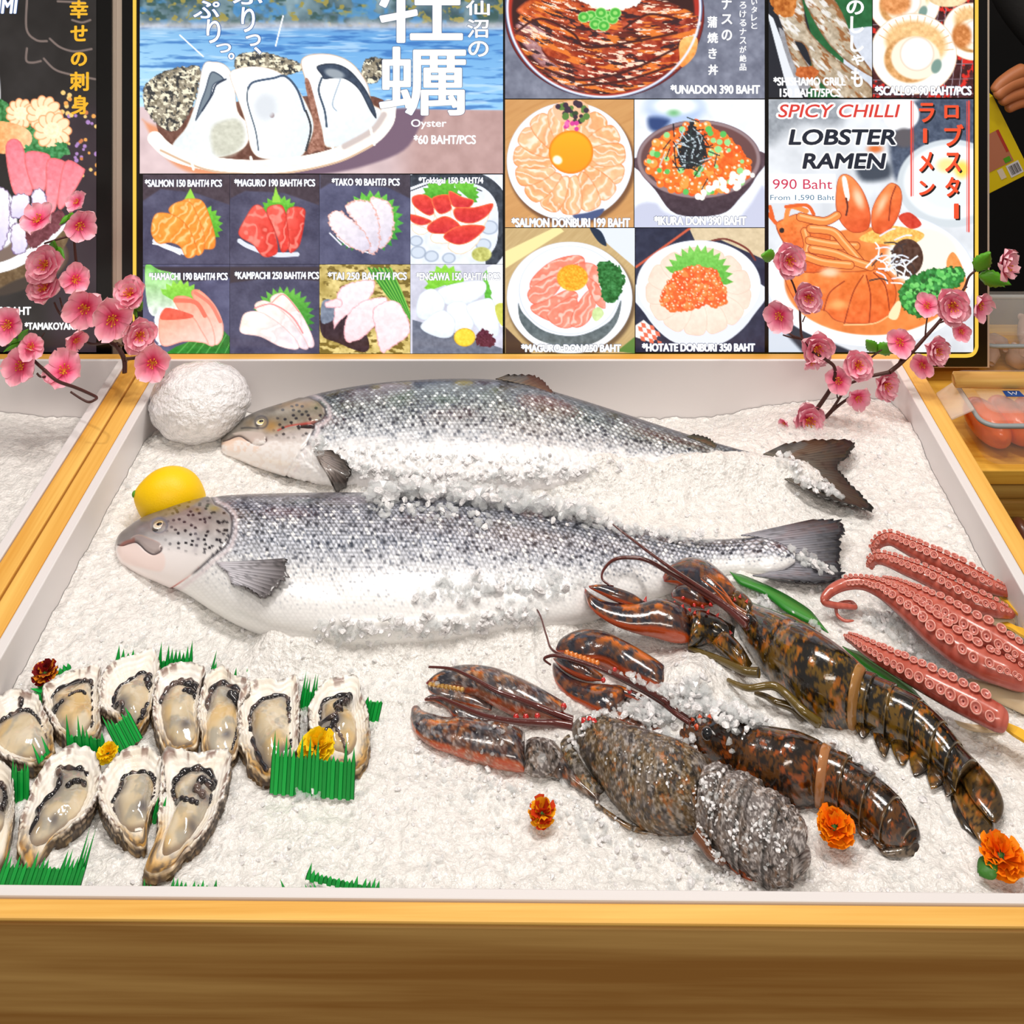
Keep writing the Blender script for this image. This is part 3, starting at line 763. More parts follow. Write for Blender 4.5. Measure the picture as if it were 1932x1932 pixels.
    P.ell(1405, 1115, 435, 275, (150, 126, 130), edge=(90, 66, 74), ew=2); P.ell(1405, 1110, 405, 246, (110, 70, 70), c2=(92, 66, 66), soft=3)
    R = [(1050, 1080), (1130, 960), (1250, 900), (1400, 860), (1560, 920), (1680, 1020), (1770, 1150), (1740, 1260), (1560, 1340), (1350, 1360), (1150, 1300), (1060, 1200)]
    P.poly(R, (236, 104, 34), rough=3, amp=26); P.dots(R, 210, 25, [(246, 122, 36), (240, 90, 24), (252, 160, 70)], 5, (255, 226, 196)); P.dots(R, 34, 20, [(90, 190, 90), (150, 220, 140)], 6); P.dots([(1600, 1240), (1780, 1180), (1740, 1290), (1500, 1370), (1350, 1380)], 30, 20, [(255, 250, 240)], 8)
    P.poly([(1360, 850), (1410, 930), (1450, 1040), (1420, 1130), (1330, 1180), (1260, 1130), (1270, 1030), (1310, 940)], (26, 32, 40), rough=6, rs=4, amp=24)
    rng = random.Random(4)
    for k in range(90):
        x, y, a = 1350 + rng.gauss(0, 80), 1060 + rng.gauss(0, 85), rng.uniform(0, 3.14); P.line([(x - 42 * math.cos(a), y - 42 * math.sin(a)), (x + 42 * math.cos(a), y + 42 * math.sin(a))], 8, rng.choice([(20, 24, 34), (28, 38, 40), (190, 206, 214), (40, 60, 60)]))
    out.append((P, 'orange roe rice bowl with seaweed'))
    # maguro bowl
    S = (940, 420, 3.715)
    P = Pic(953, 430, 1197.5, 666, (206, 178, 128), S); P.put(fbm((P.X + P.Y) / 4, (P.X - P.Y) / 40, 23, 3) * .5, (170, 136, 84))
    P.poly([(50, 200), (420, 20), (460, 60), (50, 320)], (238, 226, 160), smooth=False); P.poly([(640, 20), (980, 20), (980, 330), (780, 160)], (222, 228, 240), smooth=False); P.poly([(640, 30), (720, 60), (760, 160), (700, 130)], (20, 40, 66))
    P.poly([(50, 730), (120, 800), (240, 920), (50, 930)], (70, 50, 40), smooth=False); P.poly([(830, 900), (980, 780), (980, 920)], (90, 130, 60), smooth=False)
    dish_plate(P, 500, 525, 440, 392, (252, 252, 254), (236, 240, 250), .84, sh=(110, 86, 60)); P.poly([(140, 560), (180, 640), (330, 760), (560, 790), (780, 690), (860, 540), (830, 700), (700, 830), (500, 870), (280, 820), (160, 700)], (96, 108, 112), amp=26); P.ell(500, 470, 355, 310, (250, 252, 255), edge=(190, 200, 220)); P.ell(490, 470, 300, 270, (240, 240, 246), soft=4)
    for pts, d in (([(230, 400), (370, 270), (560, 225), (600, 290), (420, 380), (250, 480)], (.3, 1)), ([(520, 300), (640, 280), (710, 330), (720, 440), (600, 400)], (1, .6)), ([(215, 470), (380, 370), (440, 440), (330, 560), (230, 560)], (.4, 1)), ([(230, 580), (340, 540), (480, 470), (560, 520), (420, 690), (260, 640)], (.5, 1)), ([(340, 640), (500, 520), (560, 560), (530, 720), (420, 730)], (.5, 1)), ([(500, 700), (560, 560), (640, 470), (690, 540), (640, 680), (560, 735)], (1, .5)), ([(600, 380), (690, 420), (740, 520), (750, 600), (680, 560)], (1, .3))):
        fillet(P, pts, (244, 132, 108), (255, 214, 200), d, 3, (232, 92, 70), c2=(246, 150, 128))
    P.ell(520, 385, 108, 92, (252, 170, 36), amp=44, sc=3, soft=3); P.poly([(700, 300), (760, 270), (850, 310), (885, 400), (850, 520), (780, 560), (720, 500)], (34, 110, 44), rough=5, amp=60, sc=4); P.poly([(665, 610), (710, 590), (740, 640), (690, 690), (660, 660)], (206, 226, 160), amp=24)
    out.append((P, 'red tuna rice bowl with orange roe'))
    # scallop bowl
    P = Pic(1199, 430, 1442.5, 664, (30, 36, 62), S); P.put(np.ones(P.n), (34, 40, 66), 16, 10)
    P.poly([(1330, 20), (1870, 20), (1870, 260), (1560, 120), (1380, 130)], (216, 196, 160), smooth=False, amp=14); P.line([(965, 310), (1340, 40)], 16, (206, 90, 60)); P.line([(1500, 125), (1600, 115), (1740, 180), (1800, 260)], 14, (120, 50, 40))
    P.poly([(960, 720), (1020, 680), (1130, 780), (1080, 840), (960, 800)], (250, 240, 236), smooth=False)
    for i in range(5):
        for j in range(4):
            if (i + j) % 2: P.poly([(970 + i * 30 + j * 8, 690 + j * 34 + i * 8), (1000 + i * 30 + j * 8, 698 + j * 34 + i * 8), (1008 + i * 30 + j * 8, 730 + j * 34 + i * 8), (978 + i * 30 + j * 8, 724 + j * 34 + i * 8)], (230, 110, 80), smooth=False)
    P.poly([(970, 430), (1840, 430), (1780, 660), (1600, 830), (1400, 870), (1200, 820), (1030, 640)], (226, 230, 240)); P.ell(1404, 440, 436, 318, (254, 254, 255), edge=(214, 220, 232)); P.ell(1404, 450, 368, 290, (246, 240, 236), soft=4)
    for k in range(13):
        a = 2 * math.pi * k / 13 + .2; cx, cy = 1404 + 262 * math.cos(a), 480 + 200 * math.sin(a); ca, sa = math.cos(a), math.sin(a)
        P.poly([(cx + u * ca - v * sa, cy + u * sa + v * ca) for u, v in ((-120, -30), (-20, -80), (90, -70), (110, 0), (90, 70), (-20, 76))], (252, 232, 216), (244, 214, 196), (ca, sa), amp=10, edge=(226, 190, 170), ew=2)
    P.shiso(1400, 400, 250, -10, 165, (130, 206, 90), (90, 176, 60), 13)
    R = [(1150, 500), (1220, 380), (1330, 310), (1460, 310), (1540, 360), (1600, 520), (1540, 590), (1440, 570), (1330, 620), (1170, 600)]
    P.poly(R, (232, 100, 40), rough=3); P.dots(R, 260, 17, [(240, 110, 44), (232, 86, 30), (246, 140, 70)], 9, (255, 220, 190))
    out.append((P, 'scallop rice bowl with orange roe'))
    return out

def grills():
    S = (1430, 0, 3.849); out = []
    P = Pic(1450, -40, 1645, 184, (30, 90, 46), S); P.put(np.ones(P.n), (26, 96, 50), 16, 10); P.poly([(640, 210), (830, 190), (830, 700), (600, 700)], (206, 212, 224), smooth=False, amp=12); P.poly([(70, -60), (300, -60), (400, 300), (360, 720), (70, 720)], (20, 26, 38), smooth=False); P.poly([(65, 90), (110, 130), (330, 720), (230, 720)], (222, 226, 232), smooth=False); P.poly([(150, 200), (330, 420), (420, 560), (300, 640)], (150, 150, 156), amp=20)
    def fish(pts, sp):
        P.poly(pts, (196, 184, 164), (166, 142, 112), (1, -.6), amp=40, sc=6, edge=(110, 70, 40), ew=5); m = 1 - sstep(-1, 1, P.sd(pts)); P.put(m * sstep(.55, .7, fbm((P.X - P.Y) / 8, (P.X + P.Y) / 26, sp, 3)), (150, 96, 52)); P.put(m * sstep(.58, .7, fbm((P.X - P.Y) / 9, (P.X + P.Y) / 30, sp + 7, 3)) * .8, (236, 236, 236))
    fish([(330, -60), (500, -60), (620, 110), (700, 330), (830, 520), (830, 560), (640, 440), (500, 300), (380, 100)], 3); fish([(190, 220), (250, 280), (330, 420), (440, 600), (420, 660), (270, 480)], 9)
    fish([(90, -40), (300, -40), (360, 200), (520, 380), (700, 520), (830, 640), (830, 710), (600, 710), (430, 560), (340, 330), (220, 280), (150, 120)], 15)
    P.poly([(90, -40), (260, -40), (270, 90), (170, 120), (110, 60)], (190, 110, 40), amp=50, rough=4); P.poly([(270, 540), (300, 490), (400, 480), (440, 530), (380, 580)], (190, 96, 40), amp=40, rough=3)
    out.append((P, 'grilled whole small fish on a tray'))
    P = Pic(1646.5, -40, 1836, 184, (60, 20, 22), S); P.put(np.ones(P.n), (66, 22, 26), 30, 8); P.put(sstep(.56, .66, fbm(P.X / 9, P.Y / 9, 3, 3)), (214, 40, 30))
    for k in range(7): P.line([(1200 + 55 * k, 90 - 10 * k), (1120 + 55 * k, 720)], 6, (150, 130, 140)); P.line([(820, 80 + 100 * k), (1600, 20 + 110 * k)], 6, (130, 110, 120))
    def shell(cx, cy, r, rot, seed):
        P.ell(cx, cy, r * 1.05, r * .98, (254, 250, 244), rot, amp=8, edge=(220, 180, 140), ew=3)
        for k in range(14):
            a = math.radians(rot - 160 + k * 11); P.line([(cx + r * .55 * math.cos(a), cy + r * .5 * math.sin(a)), (cx + r * .97 * math.cos(a), cy + r * .92 * math.sin(a))], 7, (226, 176, 120))
        P.ell(cx + r * .05, cy - r * .25, r * .75, r * .55, (236, 190, 130), rot, soft=12, amp=30); P.ell(cx - r * .1, cy + r * .15, r * .62, r * .55, (206, 150, 90), rot, soft=6, amp=40); P.ell(cx + r * .05, cy + r * .1, r * .6, r * .52, (250, 236, 214), rot, soft=5)
        P.ell(cx + r * .08, cy, r * .42, r * .42, (253, 242, 236), rot, edge=(238, 196, 170), ew=5, soft=2); P.ell(cx + r * .55, cy + r * .3, r * .12, r * .18, (120, 150, 140), 20, soft=4)
    shell(1060, 10, 250, 0, 1); shell(1560, 230, 210, 30, 2); P.ell(1380, -30, 150, 80, (236, 206, 160), amp=30); shell(1130, 390, 300, 10, 3)
    P.ell(1000, 20, 110, 90, (214, 140, 80), soft=10, amp=40); P.ell(1480, 260, 70, 90, (206, 130, 70), soft=10, amp=40)
    out.append((P, 'grilled scallops in their shells'))
    # ramen
    P = Pic(1450, 187, 1836, 664, (216, 220, 226), S); X, Y = P.X, P.Y
    P.put(np.ones(P.n), (218, 222, 228), 18, 30); P.poly([(70, 710), (560, 710), (600, 900), (300, 900), (70, 1040)], (150, 156, 164), soft=30, amp=20)
    P.poly([(1180, 710), (1570, 710), (1570, 1100), (1300, 1080), (1060, 1300), (980, 1260), (960, 1000), (1050, 900)], (70, 82, 104), soft=14, amp=24); P.ell(1040, 830, 130, 120, (252, 253, 255), soft=6); P.ell(1060, 1000, 80, 70, (90, 86, 92), soft=10); P.ell(850, 1080, 50, 26, (220, 110, 50), soft=10); P.poly([(720, 1180), (940, 1180), (950, 1290), (760, 1310)], (60, 70, 84), soft=16)
    P.ell(1400, 1330, 390, 320, (206, 214, 220), soft=4); P.ell(1400, 1320, 340, 270, (240, 244, 246), soft=8); P.ell(1400, 1330, 250, 190, (228, 234, 238), soft=14); P.ell(1370, 1200, 70, 50, (246, 226, 150), soft=14); P.ell(1480, 1230, 50, 60, (244, 216, 90), soft=14)
    P.poly([(75, 1265), (560, 1265), (560, 1470), (75, 1470)], (250, 252, 255), smooth=False, soft=4)
    S2 = (1400, 420, 3.632); P.o = S2
    P.poly([(180, 600), (420, 740), (800, 900), (1570, 900), (1570, 1010), (170, 1010)], (36, 44, 58), smooth=False, soft=6); P.poly([(170, 620), (430, 900), (170, 900)], (206, 214, 226), smooth=False, soft=10)
    P.ell(880, 380, 720, 470, (254, 254, 255), edge=(200, 210, 226), ew=3); P.ell(880, 350, 640, 405, (240, 244, 250), soft=6); P.ell(890, 400, 600, 370, (232, 130, 62), amp=26, sc=20, soft=4); P.ell(1240, 230, 250, 200, (250, 240, 226), soft=14); P.poly([(1400, 300), (1440, 200), (1500, 280), (1540, 420), (1500, 480)], (236, 150, 80), amp=20)
    O, O2, OD = (244, 140, 66), (226, 96, 36), (150, 50, 20)
    P.poly([(800, 110), (1000, 20), (1240, 70), (1180, 140), (1000, 150)], (246, 190, 96), amp=40, sc=4); P.poly([(1070, -40), (1150, -70), (1230, 10), (1150, 40)], (206, 60, 40), amp=20)
    P.o = S
    for pts in ([(565, 1400), (585, 1290), (635, 1262), (700, 1300), (770, 1400), (815, 1540), (800, 1660), (700, 1690), (620, 1640), (570, 1540)], [(820, 1560), (860, 1440), (940, 1340), (990, 1330), (1035, 1370), (1045, 1460), (1010, 1590), (930, 1690), (840, 1680)]):
        P.poly(pts, (246, 136, 70), (222, 86, 40), (.6, 1), amp=22, sc=12, edge=OD, ew=2.5)
    P.poly([(610, 1290), (640, 1290), (665, 1420), (650, 1460), (625, 1400)], (252, 244, 236)); P.line([(640, 1440), (650, 1500), (640, 1560)], 14, (96, 40, 30)); P.line([(1000, 1350), (965, 1450), (950, 1600)], 10, (150, 56, 30)); P.ell(730, 1440, 30, 70, (255, 206, 170), -20, soft=12); P.ell(900, 1480, 22, 70, (255, 200, 160), 25, soft=12)
    P.o = S2
    P.poly([(290, 330), (440, 300), (640, 330), (800, 330), (960, 320), (1050, 430), (1045, 560), (960, 670), (800, 695), (640, 670), (560, 600), (430, 600), (330, 480)], O, O2, (.3, 1), amp=24, sc=10, edge=OD, ew=3)
    for pts in ([(830, 360), (760, 480), (700, 690)], [(850, 360), (880, 500), (870, 690)], [(900, 340), (980, 430), (1010, 600)], [(700, 400), (600, 480), (560, 600)]): P.line(pts, 9, (160, 56, 20))
    for pts in ([(300, 240), (560, 60), (660, 180), (560, 330), (380, 330)], [(290, -30), (420, -60), (600, 60), (560, 200), (400, 220), (300, 160), (230, 20)]): P.poly(pts, O, O2, amp=26, edge=OD, ew=3)
    P.line([(230, 0), (180, -60), (210, -30), (190, -110)], 26, O2); P.line([(440, -80), (330, -110), (300, -20)], 34, O); P.line([(300, -110), (440, -120), (490, -60)], 24, O2)
    for pts in ([(430, 60), (450, 150), (430, 240)], [(460, 120), (620, 150), (780, 160)], [(470, 40), (620, 60), (700, 140), (820, 280)], [(480, 180), (640, 210), (760, 260), (880, 300)], [(440, 230), (560, 270), (740, 290)], [(400, -40), (560, -10), (650, -50)]):
        P.line(pts, 62, OD); P.line(pts, 52, O); P.line([(p[0], p[1] - 10) for p in pts], 12, (254, 190, 130), soft=3)
    P.ell(272, 52, 17, 18, (30, 20, 20)); P.ell(600, 340, 60, 30, (254, 206, 170), soft=12); P.ell(660, 560, 60, 30, (250, 170, 100), soft=14)
    P.ell(1130, 240, 110, 130, (76, 50, 40), amp=30); rng = random.Random(8)
    for k in range(34):
        x, y = 1050 + rng.gauss(0, 75), 240 + rng.gauss(0, 75); a = rng.uniform(0, 3.1); P.line([(x - 60 * math.cos(a), y - 50 * math.sin(a)), (x + 14, y - 14), (x + 60 * math.cos(a), y + 50 * math.sin(a))], 10, rng.choice([(250, 252, 255), (226, 232, 244), (250, 252, 255), (60, 50, 50)]))
    P.poly([(1070, 500), (1120, 400), (1240, 330), (1330, 310), (1480, 300), (1530, 350), (1500, 420), (1400, 480), (1340, 580), (1250, 650), (1140, 620)], (40, 130, 56), rough=5, amp=50, sc=4, edge=(16, 80, 30)); P.dots([(1090, 500), (1300, 340), (1500, 320), (1380, 460), (1200, 620)], 120, 14, [(90, 190, 90), (24, 90, 40), (120, 210, 110)], 3)
    P.poly([(1000, 640), (1060, 540), (1090, 560), (1060, 660)], (250, 226, 180)); P.line([(700, 700), (900, 690), (1000, 640)], 10, (250, 190, 130))
    P.o = S
    P.line([(1112, 735), (1112, 1420)], 13, (226, 66, 54)); P.line([(1126, 735), (1126, 1420)], 4, (226, 66, 54)); P.line([(1532, 735), (1530, 1680)], 13, (226, 66, 54)); P.line([(1517, 735), (1517, 1680)], 4, (226, 66, 54))
    out.append((P, 'spicy lobster ramen in a white bowl'))
    return out

def sashimi_boat():
    P = Pic(-120, -40, 182, 664, (26, 23, 23), (0, 0, 4.393)); X, Y = P.X, P.Y
    P.put(np.ones(P.n), (28, 25, 25), 14, 40)
    for pts in ([(225, 0), (222, 240), (300, 330), (390, 340)], [(415, 320), (500, 390), (620, 425), (760, 405)], [(225, 400), (220, 500), (270, 518), (340, 505)], [(365, 485), (450, 570), (560, 610), (790, 655)], [(480, 10), (700, 20)], [(600, 165), (680, 185), (750, 165)]): P.line(pts, 18, (120, 104, 98), soft=2)
    P.put(sstep(700, 900, X * 4.393 + 400) * sstep(160, 230, Y) * .5, (70, 50, 66)); P.dots([(480, 780), (800, 950), (800, 1500), (560, 1300)], 46, 16, [(230, 160, 80), (200, 120, 70), (170, 130, 190), (240, 200, 120)], 3)
    P.o = (0, 0, 2.76)
    P.ell(-40, 1330, 400, 190, (120, 100, 90), edge=(60, 40, 30), ew=6); P.poly([(-300, 1440), (0, 1420), (200, 1330), (360, 1160), (350, 1260), (240, 1400), (100, 1480), (-300, 1560)], (108, 84, 54), amp=30); P.poly([(-300, 1390), (-20, 1370), (140, 1300), (330, 1170), (345, 1180), (180, 1340), (0, 1420), (-300, 1440)], (252, 252, 255))
    P.poly([(0, 1500), (140, 1440), (140, 1500), (0, 1540)], (60, 48, 40), soft=6)
    for cx, cy, rx, ry in ((0, 500, 34, 170), (40, 1140, 80, 150), (-30, 1150, 80, 200)): P.ell(cx - 30, cy, rx, ry, (246, 248, 255), soft=4, amp=12)
    P.poly([(-60, 540), (40, 530), (80, 600), (300, 740), (360, 800), (200, 840), (60, 760), (-60, 700)], (60, 130, 70), rough=5, amp=60, sc=5)
    def bloom(cx, cy, r):
        for k in range(11):
            a = k * 2 * math.pi / 11; P.ell(cx + r * .62 * math.cos(a), cy + r * .62 * math.sin(a), r * .42, r * .3, (254, 226, 186), math.degrees(a), edge=(242, 130, 66), ew=3)
        P.ell(cx, cy, r * .5, r * .45, (255, 236, 196), amp=24, sc=3)
    bloom(110, 590, 78); bloom(230, 590, 92); bloom(275, 680, 98)
    P.poly([(-60, 640), (70, 640), (160, 690), (150, 760), (20, 800), (-60, 760)], (246, 160, 90), (250, 200, 150), (1, 0), amp=30); P.poly([(130, 750), (200, 780), (330, 740), (350, 790), (240, 850), (160, 830)], (50, 130, 70), rough=5, amp=50, sc=4)
    for pts in ([(30, 760), (110, 740), (170, 960), (150, 1020), (70, 1000)], [(130, 800), (250, 800), (260, 860), (230, 1000), (170, 980)], [(250, 830), (340, 840), (330, 900), (290, 1090), (240, 1100), (240, 960)], [(340, 840), (430, 870), (440, 900), (380, 1010), (320, 1090), (300, 1040)]):
        P.poly(pts, (240, 124, 138), (244, 150, 160), (.3, 1), amp=20, edge=(226, 96, 96), ew=4)
    for pts in ([(70, 1020), (150, 1020), (140, 1120), (60, 1130)], [(170, 1000), (230, 990), (250, 1100), (180, 1120)], [(60, 1180), (130, 1170), (140, 1300), (70, 1320)], [(-30, 1000), (50, 1010), (40, 1250), (-30, 1290)]): P.poly(pts, (246, 240, 250), (214, 206, 236), rough=3, amp=10, edge=(70, 40, 90), ew=3)
    P.poly([(140, 1130), (250, 1110), (330, 1100), (300, 1200), (160, 1290)], (110, 50, 60), rough=3, amp=40)
    return P

# ---- cabinets
def menu_box(name, label, x0, x1, lip, trim, split):
    """x0..x1 outer measured edges; lip = picture area (x0, x1)"""
    T, B = -150, 697
    t = thing(name, label, 'menu board', tuple(sg((x0 + x1) / 2, B, -0.03)))
    def slab(nm, a, b, c, d, mat, z0, z1, bev=0):
        V = list(sg([a, c, c, a], [d, d, b, b], z1)) + list(sg([a, c, c, a], [d, d, b, b], z0))
        o = mesh(nm, V, [(0, 1, 2, 3), (7, 6, 5, 4), (0, 4, 5, 1), (1, 5, 6, 2), (2, 6, 7, 3), (3, 7, 4, 0)], mat, t, False)
        if bev:
            m = o.modifiers.new('bevel', 'BEVEL'); m.width = bev; m.segments = 2
        return o
    slab('cabinet', x0, T, x1, B, M_ALU, -0.05, -0.004)
    slab('bezel', x0 + (13 if trim else 6), T, x1 - 6, B - 5, M_BLACK, -0.02, 0.0)
    return t, slab
M_TRIM = glow_mat('yellow_trim', (250, 206, 74), 1.0)
M_WHITE = glow_mat('white_print', (253, 253, 253), 1.05)
box, slab = menu_box('menu_board', 'backlit menu board of seafood dishes behind the salmon counter', 217, 1869, None, True, None)
# trim line with rounded lower corner
def strip(pts, w, off, name, mat, parent, z=0.0004):
    P = spline(pts, len(pts) * 10) if len(pts) > 2 else np.array(pts, float)
    D = np.gradient(P, axis=0); D /= np.linalg.norm(D, axis=1)[:, None]
    N = np.stack([-D[:, 1], D[:, 0]], -1)
    A, Bq = P + N * w / 2, P - N * w / 2
    V = np.concatenate([sg(A[:, 0], A[:, 1], off), sg(Bq[:, 0], Bq[:, 1], off)])
    n = len(P)
    o = mesh(name, V, [(i, i + 1, n + i + 1, n + i) for i in range(n - 1)], mat, parent, False)
    return solid(o, 0.0006, 0)
tp = [(254.5, y) for y in range(-140, 650, 60)] + [(255, 655), (258, 664), (266, 670)] + [(x, 670.5) for x in range(300, 1820, 100)] + [(1826, 670), (1836, 666), (1841.5, 656)] + [(1842, y) for y in range(640, -150, -60)]
strip(tp, 6.5, 0.0012, 'trim_line', M_TRIM, box)
slab('backing', 262, -145, 1838, 667, M_BLACK, -0.001, 0.0002)
PICS = [(hero(), 'fresh oysters in a basket by blue water')] + small_dishes() + bowls() + grills()
for P, lb in PICS:
    P.build(box, label='picture of ' + lb)
box2, slab2 = menu_box('menu_board', 'dark sashimi menu board at the far left edge', -460, 216.4, None, False, None)
sashimi_boat().build(box2, label='picture of a sashimi platter on black')

# ---- lettering
_GL = {}
def glyphs(s, shear=0.0):
    if (s, shear) not in _GL:
        cu = bpy.data.curves.new('t', 'FONT'); cu.body = s; cu.shear = shear; cu.resolution_u = 4
        cu.fill_mode = 'BOTH'; cu.dimensions = '2D'
        o = bpy.data.objects.new('t', cu); COL.objects.link(o)
        dg = bpy.context.evaluated_depsgraph_get(); dg.update()
        me = bpy.data.meshes.new_from_object(o.evaluated_get(dg))
        n = len(me.vertices); v = np.zeros(n * 3); me.vertices.foreach_get('co', v); v = v.reshape(-1, 3)[:, :2]
        f = [tuple(p.vertices) for p in me.polygons]
        bpy.data.objects.remove(o); bpy.data.curves.remove(cu); bpy.data.meshes.remove(me)
        _GL[(s, shear)] = (v, f)
    return _GL[(s, shear)]
def letter(items, o, mat, parent, bold=1.0, off=0.0014, outline=None, ob=2.2, shadow=None, name='lettering', shear=0.0):
    """items: (text, x0, y0, x1, y1) rectangles; one mesh per caption; bold and ob are stroke growths in face units"""
    def make(b, mt, of, nm, dx=0, dy=0):
        mb = MB()
        for s, x0, y0, x1, y1 in items:
            if s == '|':
                v = np.array([(0, 0), (1, 0), (1, 1), (0, 1)], float); f = [(0, 1, 2, 3)]
            else:
                v, f = glyphs(s, shear)
            lo, hi = v.min(0), v.max(0)
            u = (v - lo) / (hi - lo)
            g = bold
            ax0, ay0, ax1, ay1 = o[0] + x0 / o[2] + g, o[1] + y0 / o[2] + g * .6, o[0] + x1 / o[2] - g, o[1] + y1 / o[2] - g * .6
            px = ax0 + u[:, 0] * (ax1 - ax0) + dx / o[2]; py = ay1 - u[:, 1] * (ay1 - ay0) + dy / o[2]
            n = 1 if b <= 0 else (6 if b < 1.6 else 10)
            for k in range(n):
                a = 2 * math.pi * k / n
                r = 0 if b <= 0 else b
                mb.add(sg(px + r * math.cos(a), py + r * .8 * math.sin(a), of + k * 0.000006), f)
        return mb.build(nm, mt, parent, False)
    if outline: make(bold + ob, outline, off - 0.0004, name + '_outline')
    if shadow: make(bold, shadow, off - 0.0004, name + '_shadow', 12, 12)
    return make(bold, mat, off, name)
M_NAVY = glow_mat('navy_print', (18, 30, 50)); M_RED = glow_mat('red_print', (226, 60, 50)); M_ORED = glow_mat('orange_red_print', (250, 84, 44)); M_PINK = glow_mat('pink_print', (214, 50, 86)); M_TEAL = glow_mat('teal_print', (70, 120, 150)); M_INK = glow_mat('black_print', (14, 16, 22)); M_BLUE = glow_mat('blue_print', (30, 90, 160)); M_GOLD = glow_mat('gold_print', (250, 188, 34)); M_SHADE = glow_mat('grey_print', (70, 84, 120))
H = (240, 0, 2.683)
letter([('ぷ', 335, 2, 470, 92), ('り', 402, 96, 474, 218), ('っ', 450, 218, 528, 266), ('。', 512, 266, 545, 300)], H, M_WHITE, box, 1.0, outline=M_BLUE, ob=1.2)
letter([('ぷ', 535, -72, 690, 22), ('り', 578, 34, 648, 162), ('っ', 600, 172, 678, 232), ('、', 642, 236, 682, 272)], H, M_WHITE, box, 1.0, outline=M_BLUE, ob=1.2)
letter([('牡', 1275, -120, 1700, 215), ('蠣', 1275, 235, 1716, 582)], H, M_WHITE, box, 2.4, outline=M_SHADE, ob=1.0)
letter([('気', 1712, -98, 1836, -14), ('仙', 1714, 0, 1836, 76), ('沼', 1720, 96, 1830, 190), ('の', 1726, 206, 1830, 286)], H, M_WHITE, box, 0.9, outline=M_SHADE, ob=0.8)
letter([('Oyster', 1437, 602, 1617, 652)], H, M_WHITE, box, 0.5); letter([('*60 BAHT/PCS', 1450, 680, 1766, 728)], H, M_WHITE, box, 0.8)
C3 = (260, 320, 2.76)
for s, a, b, c, d in (('*SALMON 150 BAHT/4 PCS', 38, 48, 440, 88), ('*MAGURO 190 BAHT/4 PCS', 503, 46, 925, 86), ('*TAKO 90 BAHT/3 PCS', 1010, 42, 1365, 82), ('*Tokkigai 150 BAHT/4', 1462, 36, 1800, 80),
                      ('*HAMACHI 190 BAHT/4 PCS', 58, 533, 470, 573), ('*KAMPACHI 250 BAHT/4 PCS', 505, 528, 945, 568), ('*TAI 250 BAHT/4 PCS', 990, 530, 1402, 572), ('*ENGAWA 150 BAHT/4 PCS', 1450, 532, 1886, 575)):
    letter([(s, a, b, c, d)], C3, M_WHITE, box, 0.7, outline=M_SHADE, ob=0.6)
C4 = (940, 0, 3.715)
for s, a, b, c, d in (('*UNADON 390 BAHT', 1205, 590, 1835, 656), ('*SALMON DONBURI 199 BAHT', 92, 1522, 925, 1590), ('*IKURA DON 390 BAHT', 1090, 1510, 1740, 1576)):
    letter([(s, a, b, c, d)], C4, M_WHITE, box, 1.1, outline=M_SHADE, ob=0.6)
def column(chars, x0, x1, y0, step, h): return [(c, x0, y0 + i * step, x1, y0 + i * step + h) for i, c in enumerate(chars)]
letter([('蒲', 1464, 112, 1534, 192), ('焼', 1464, 225, 1540, 300), ('き', 1472, 335, 1532, 410), ('丼', 1470, 450, 1540, 524)], C4, M_WHITE, box, 0.8)
letter([('ナ', 1565, -20, 1635, 65), ('ス', 1562, 98, 1640, 168), ('の', 1564, 206, 1638, 282)], C4, M_WHITE, box, 0.8)
letter(column('ろけるナスが絶品', 1690, 1738, 10, 62, 48), C4, M_WHITE, box, 0.4)
letter(column('いタレと', 1772, 1814, -12, 56, 44), C4, M_WHITE, box, 0.4)
C5 = (940, 420, 3.715)
letter([('*MAGURO-DON 250 BAHT', 160, 846, 862, 904)], C5, M_WHITE, box, 1.1, outline=M_SHADE, ob=0.6); letter([('*HOTATE DONBURI 350 BAHT', 1006, 840, 1800, 900)], C5, M_WHITE, box, 1.1, outline=M_SHADE, ob=0.6)
C6 = (1430, 0, 3.849)
letter([('*SHISHAMO GRILL', 110, 556, 636, 620), ('150 BAHT/5PCS', 156, 640, 600, 702)], C6, M_WHITE, box, 0.8); letter([('*SCALLOP 90 BAHT/PCS', 846, 620, 1550, 690)], C6, M_WHITE, box, 1.1, outline=M_SHADE, ob=0.6)
letter([('の', 640, 0, 768, 104), ('し', 668, 116, 768, 240), ('し', 668, 256, 768, 374), ('ゃ', 676, 392, 770, 472), ('も', 672, 490, 760, 630)], C6, M_WHITE, box, 1.2)
letter([('SPICY CHILLI', 145, 755, 1030, 850)], C6, M_RED, box, 0.5, outline=M_WHITE, ob=4.5, shear=0.2)
letter([('LOBSTER', 220, 936, 1000, 1050)], C6, M_NAVY, box, 1.6, outline=M_WHITE, ob=3.2, shear=0.15); letter([('RAMEN', 320, 1110, 930, 1222)], C6, M_NAVY, box, 1.6, outline=M_WHITE, ob=3.2, shear=0.15)
letter([('990 Baht', 106, 1298, 538, 1370)], C6, M_PINK, box, 0); letter([('From 1,590 Baht', 88, 1412, 555, 1456)], C6, M_TEAL, box, 0)
letter([('ラ', 1166, 745, 1280, 885), ('|', 1196, 930, 1226, 1035), ('メ', 1166, 1100, 1272, 1245), ('ン', 1166, 1310, 1282, 1415)], C6, M_ORED, box, 1.5, shadow=M_INK)
letter([('ロ', 1350, 762, 1456, 856), ('ブ', 1350, 900, 1492, 1060), ('ス', 1356, 1105, 1472, 1245), ('タ', 1356, 1282, 1462, 1425), ('|', 1420, 1475, 1456, 1585)], C6, M_ORED, box, 1.5, shadow=M_INK)
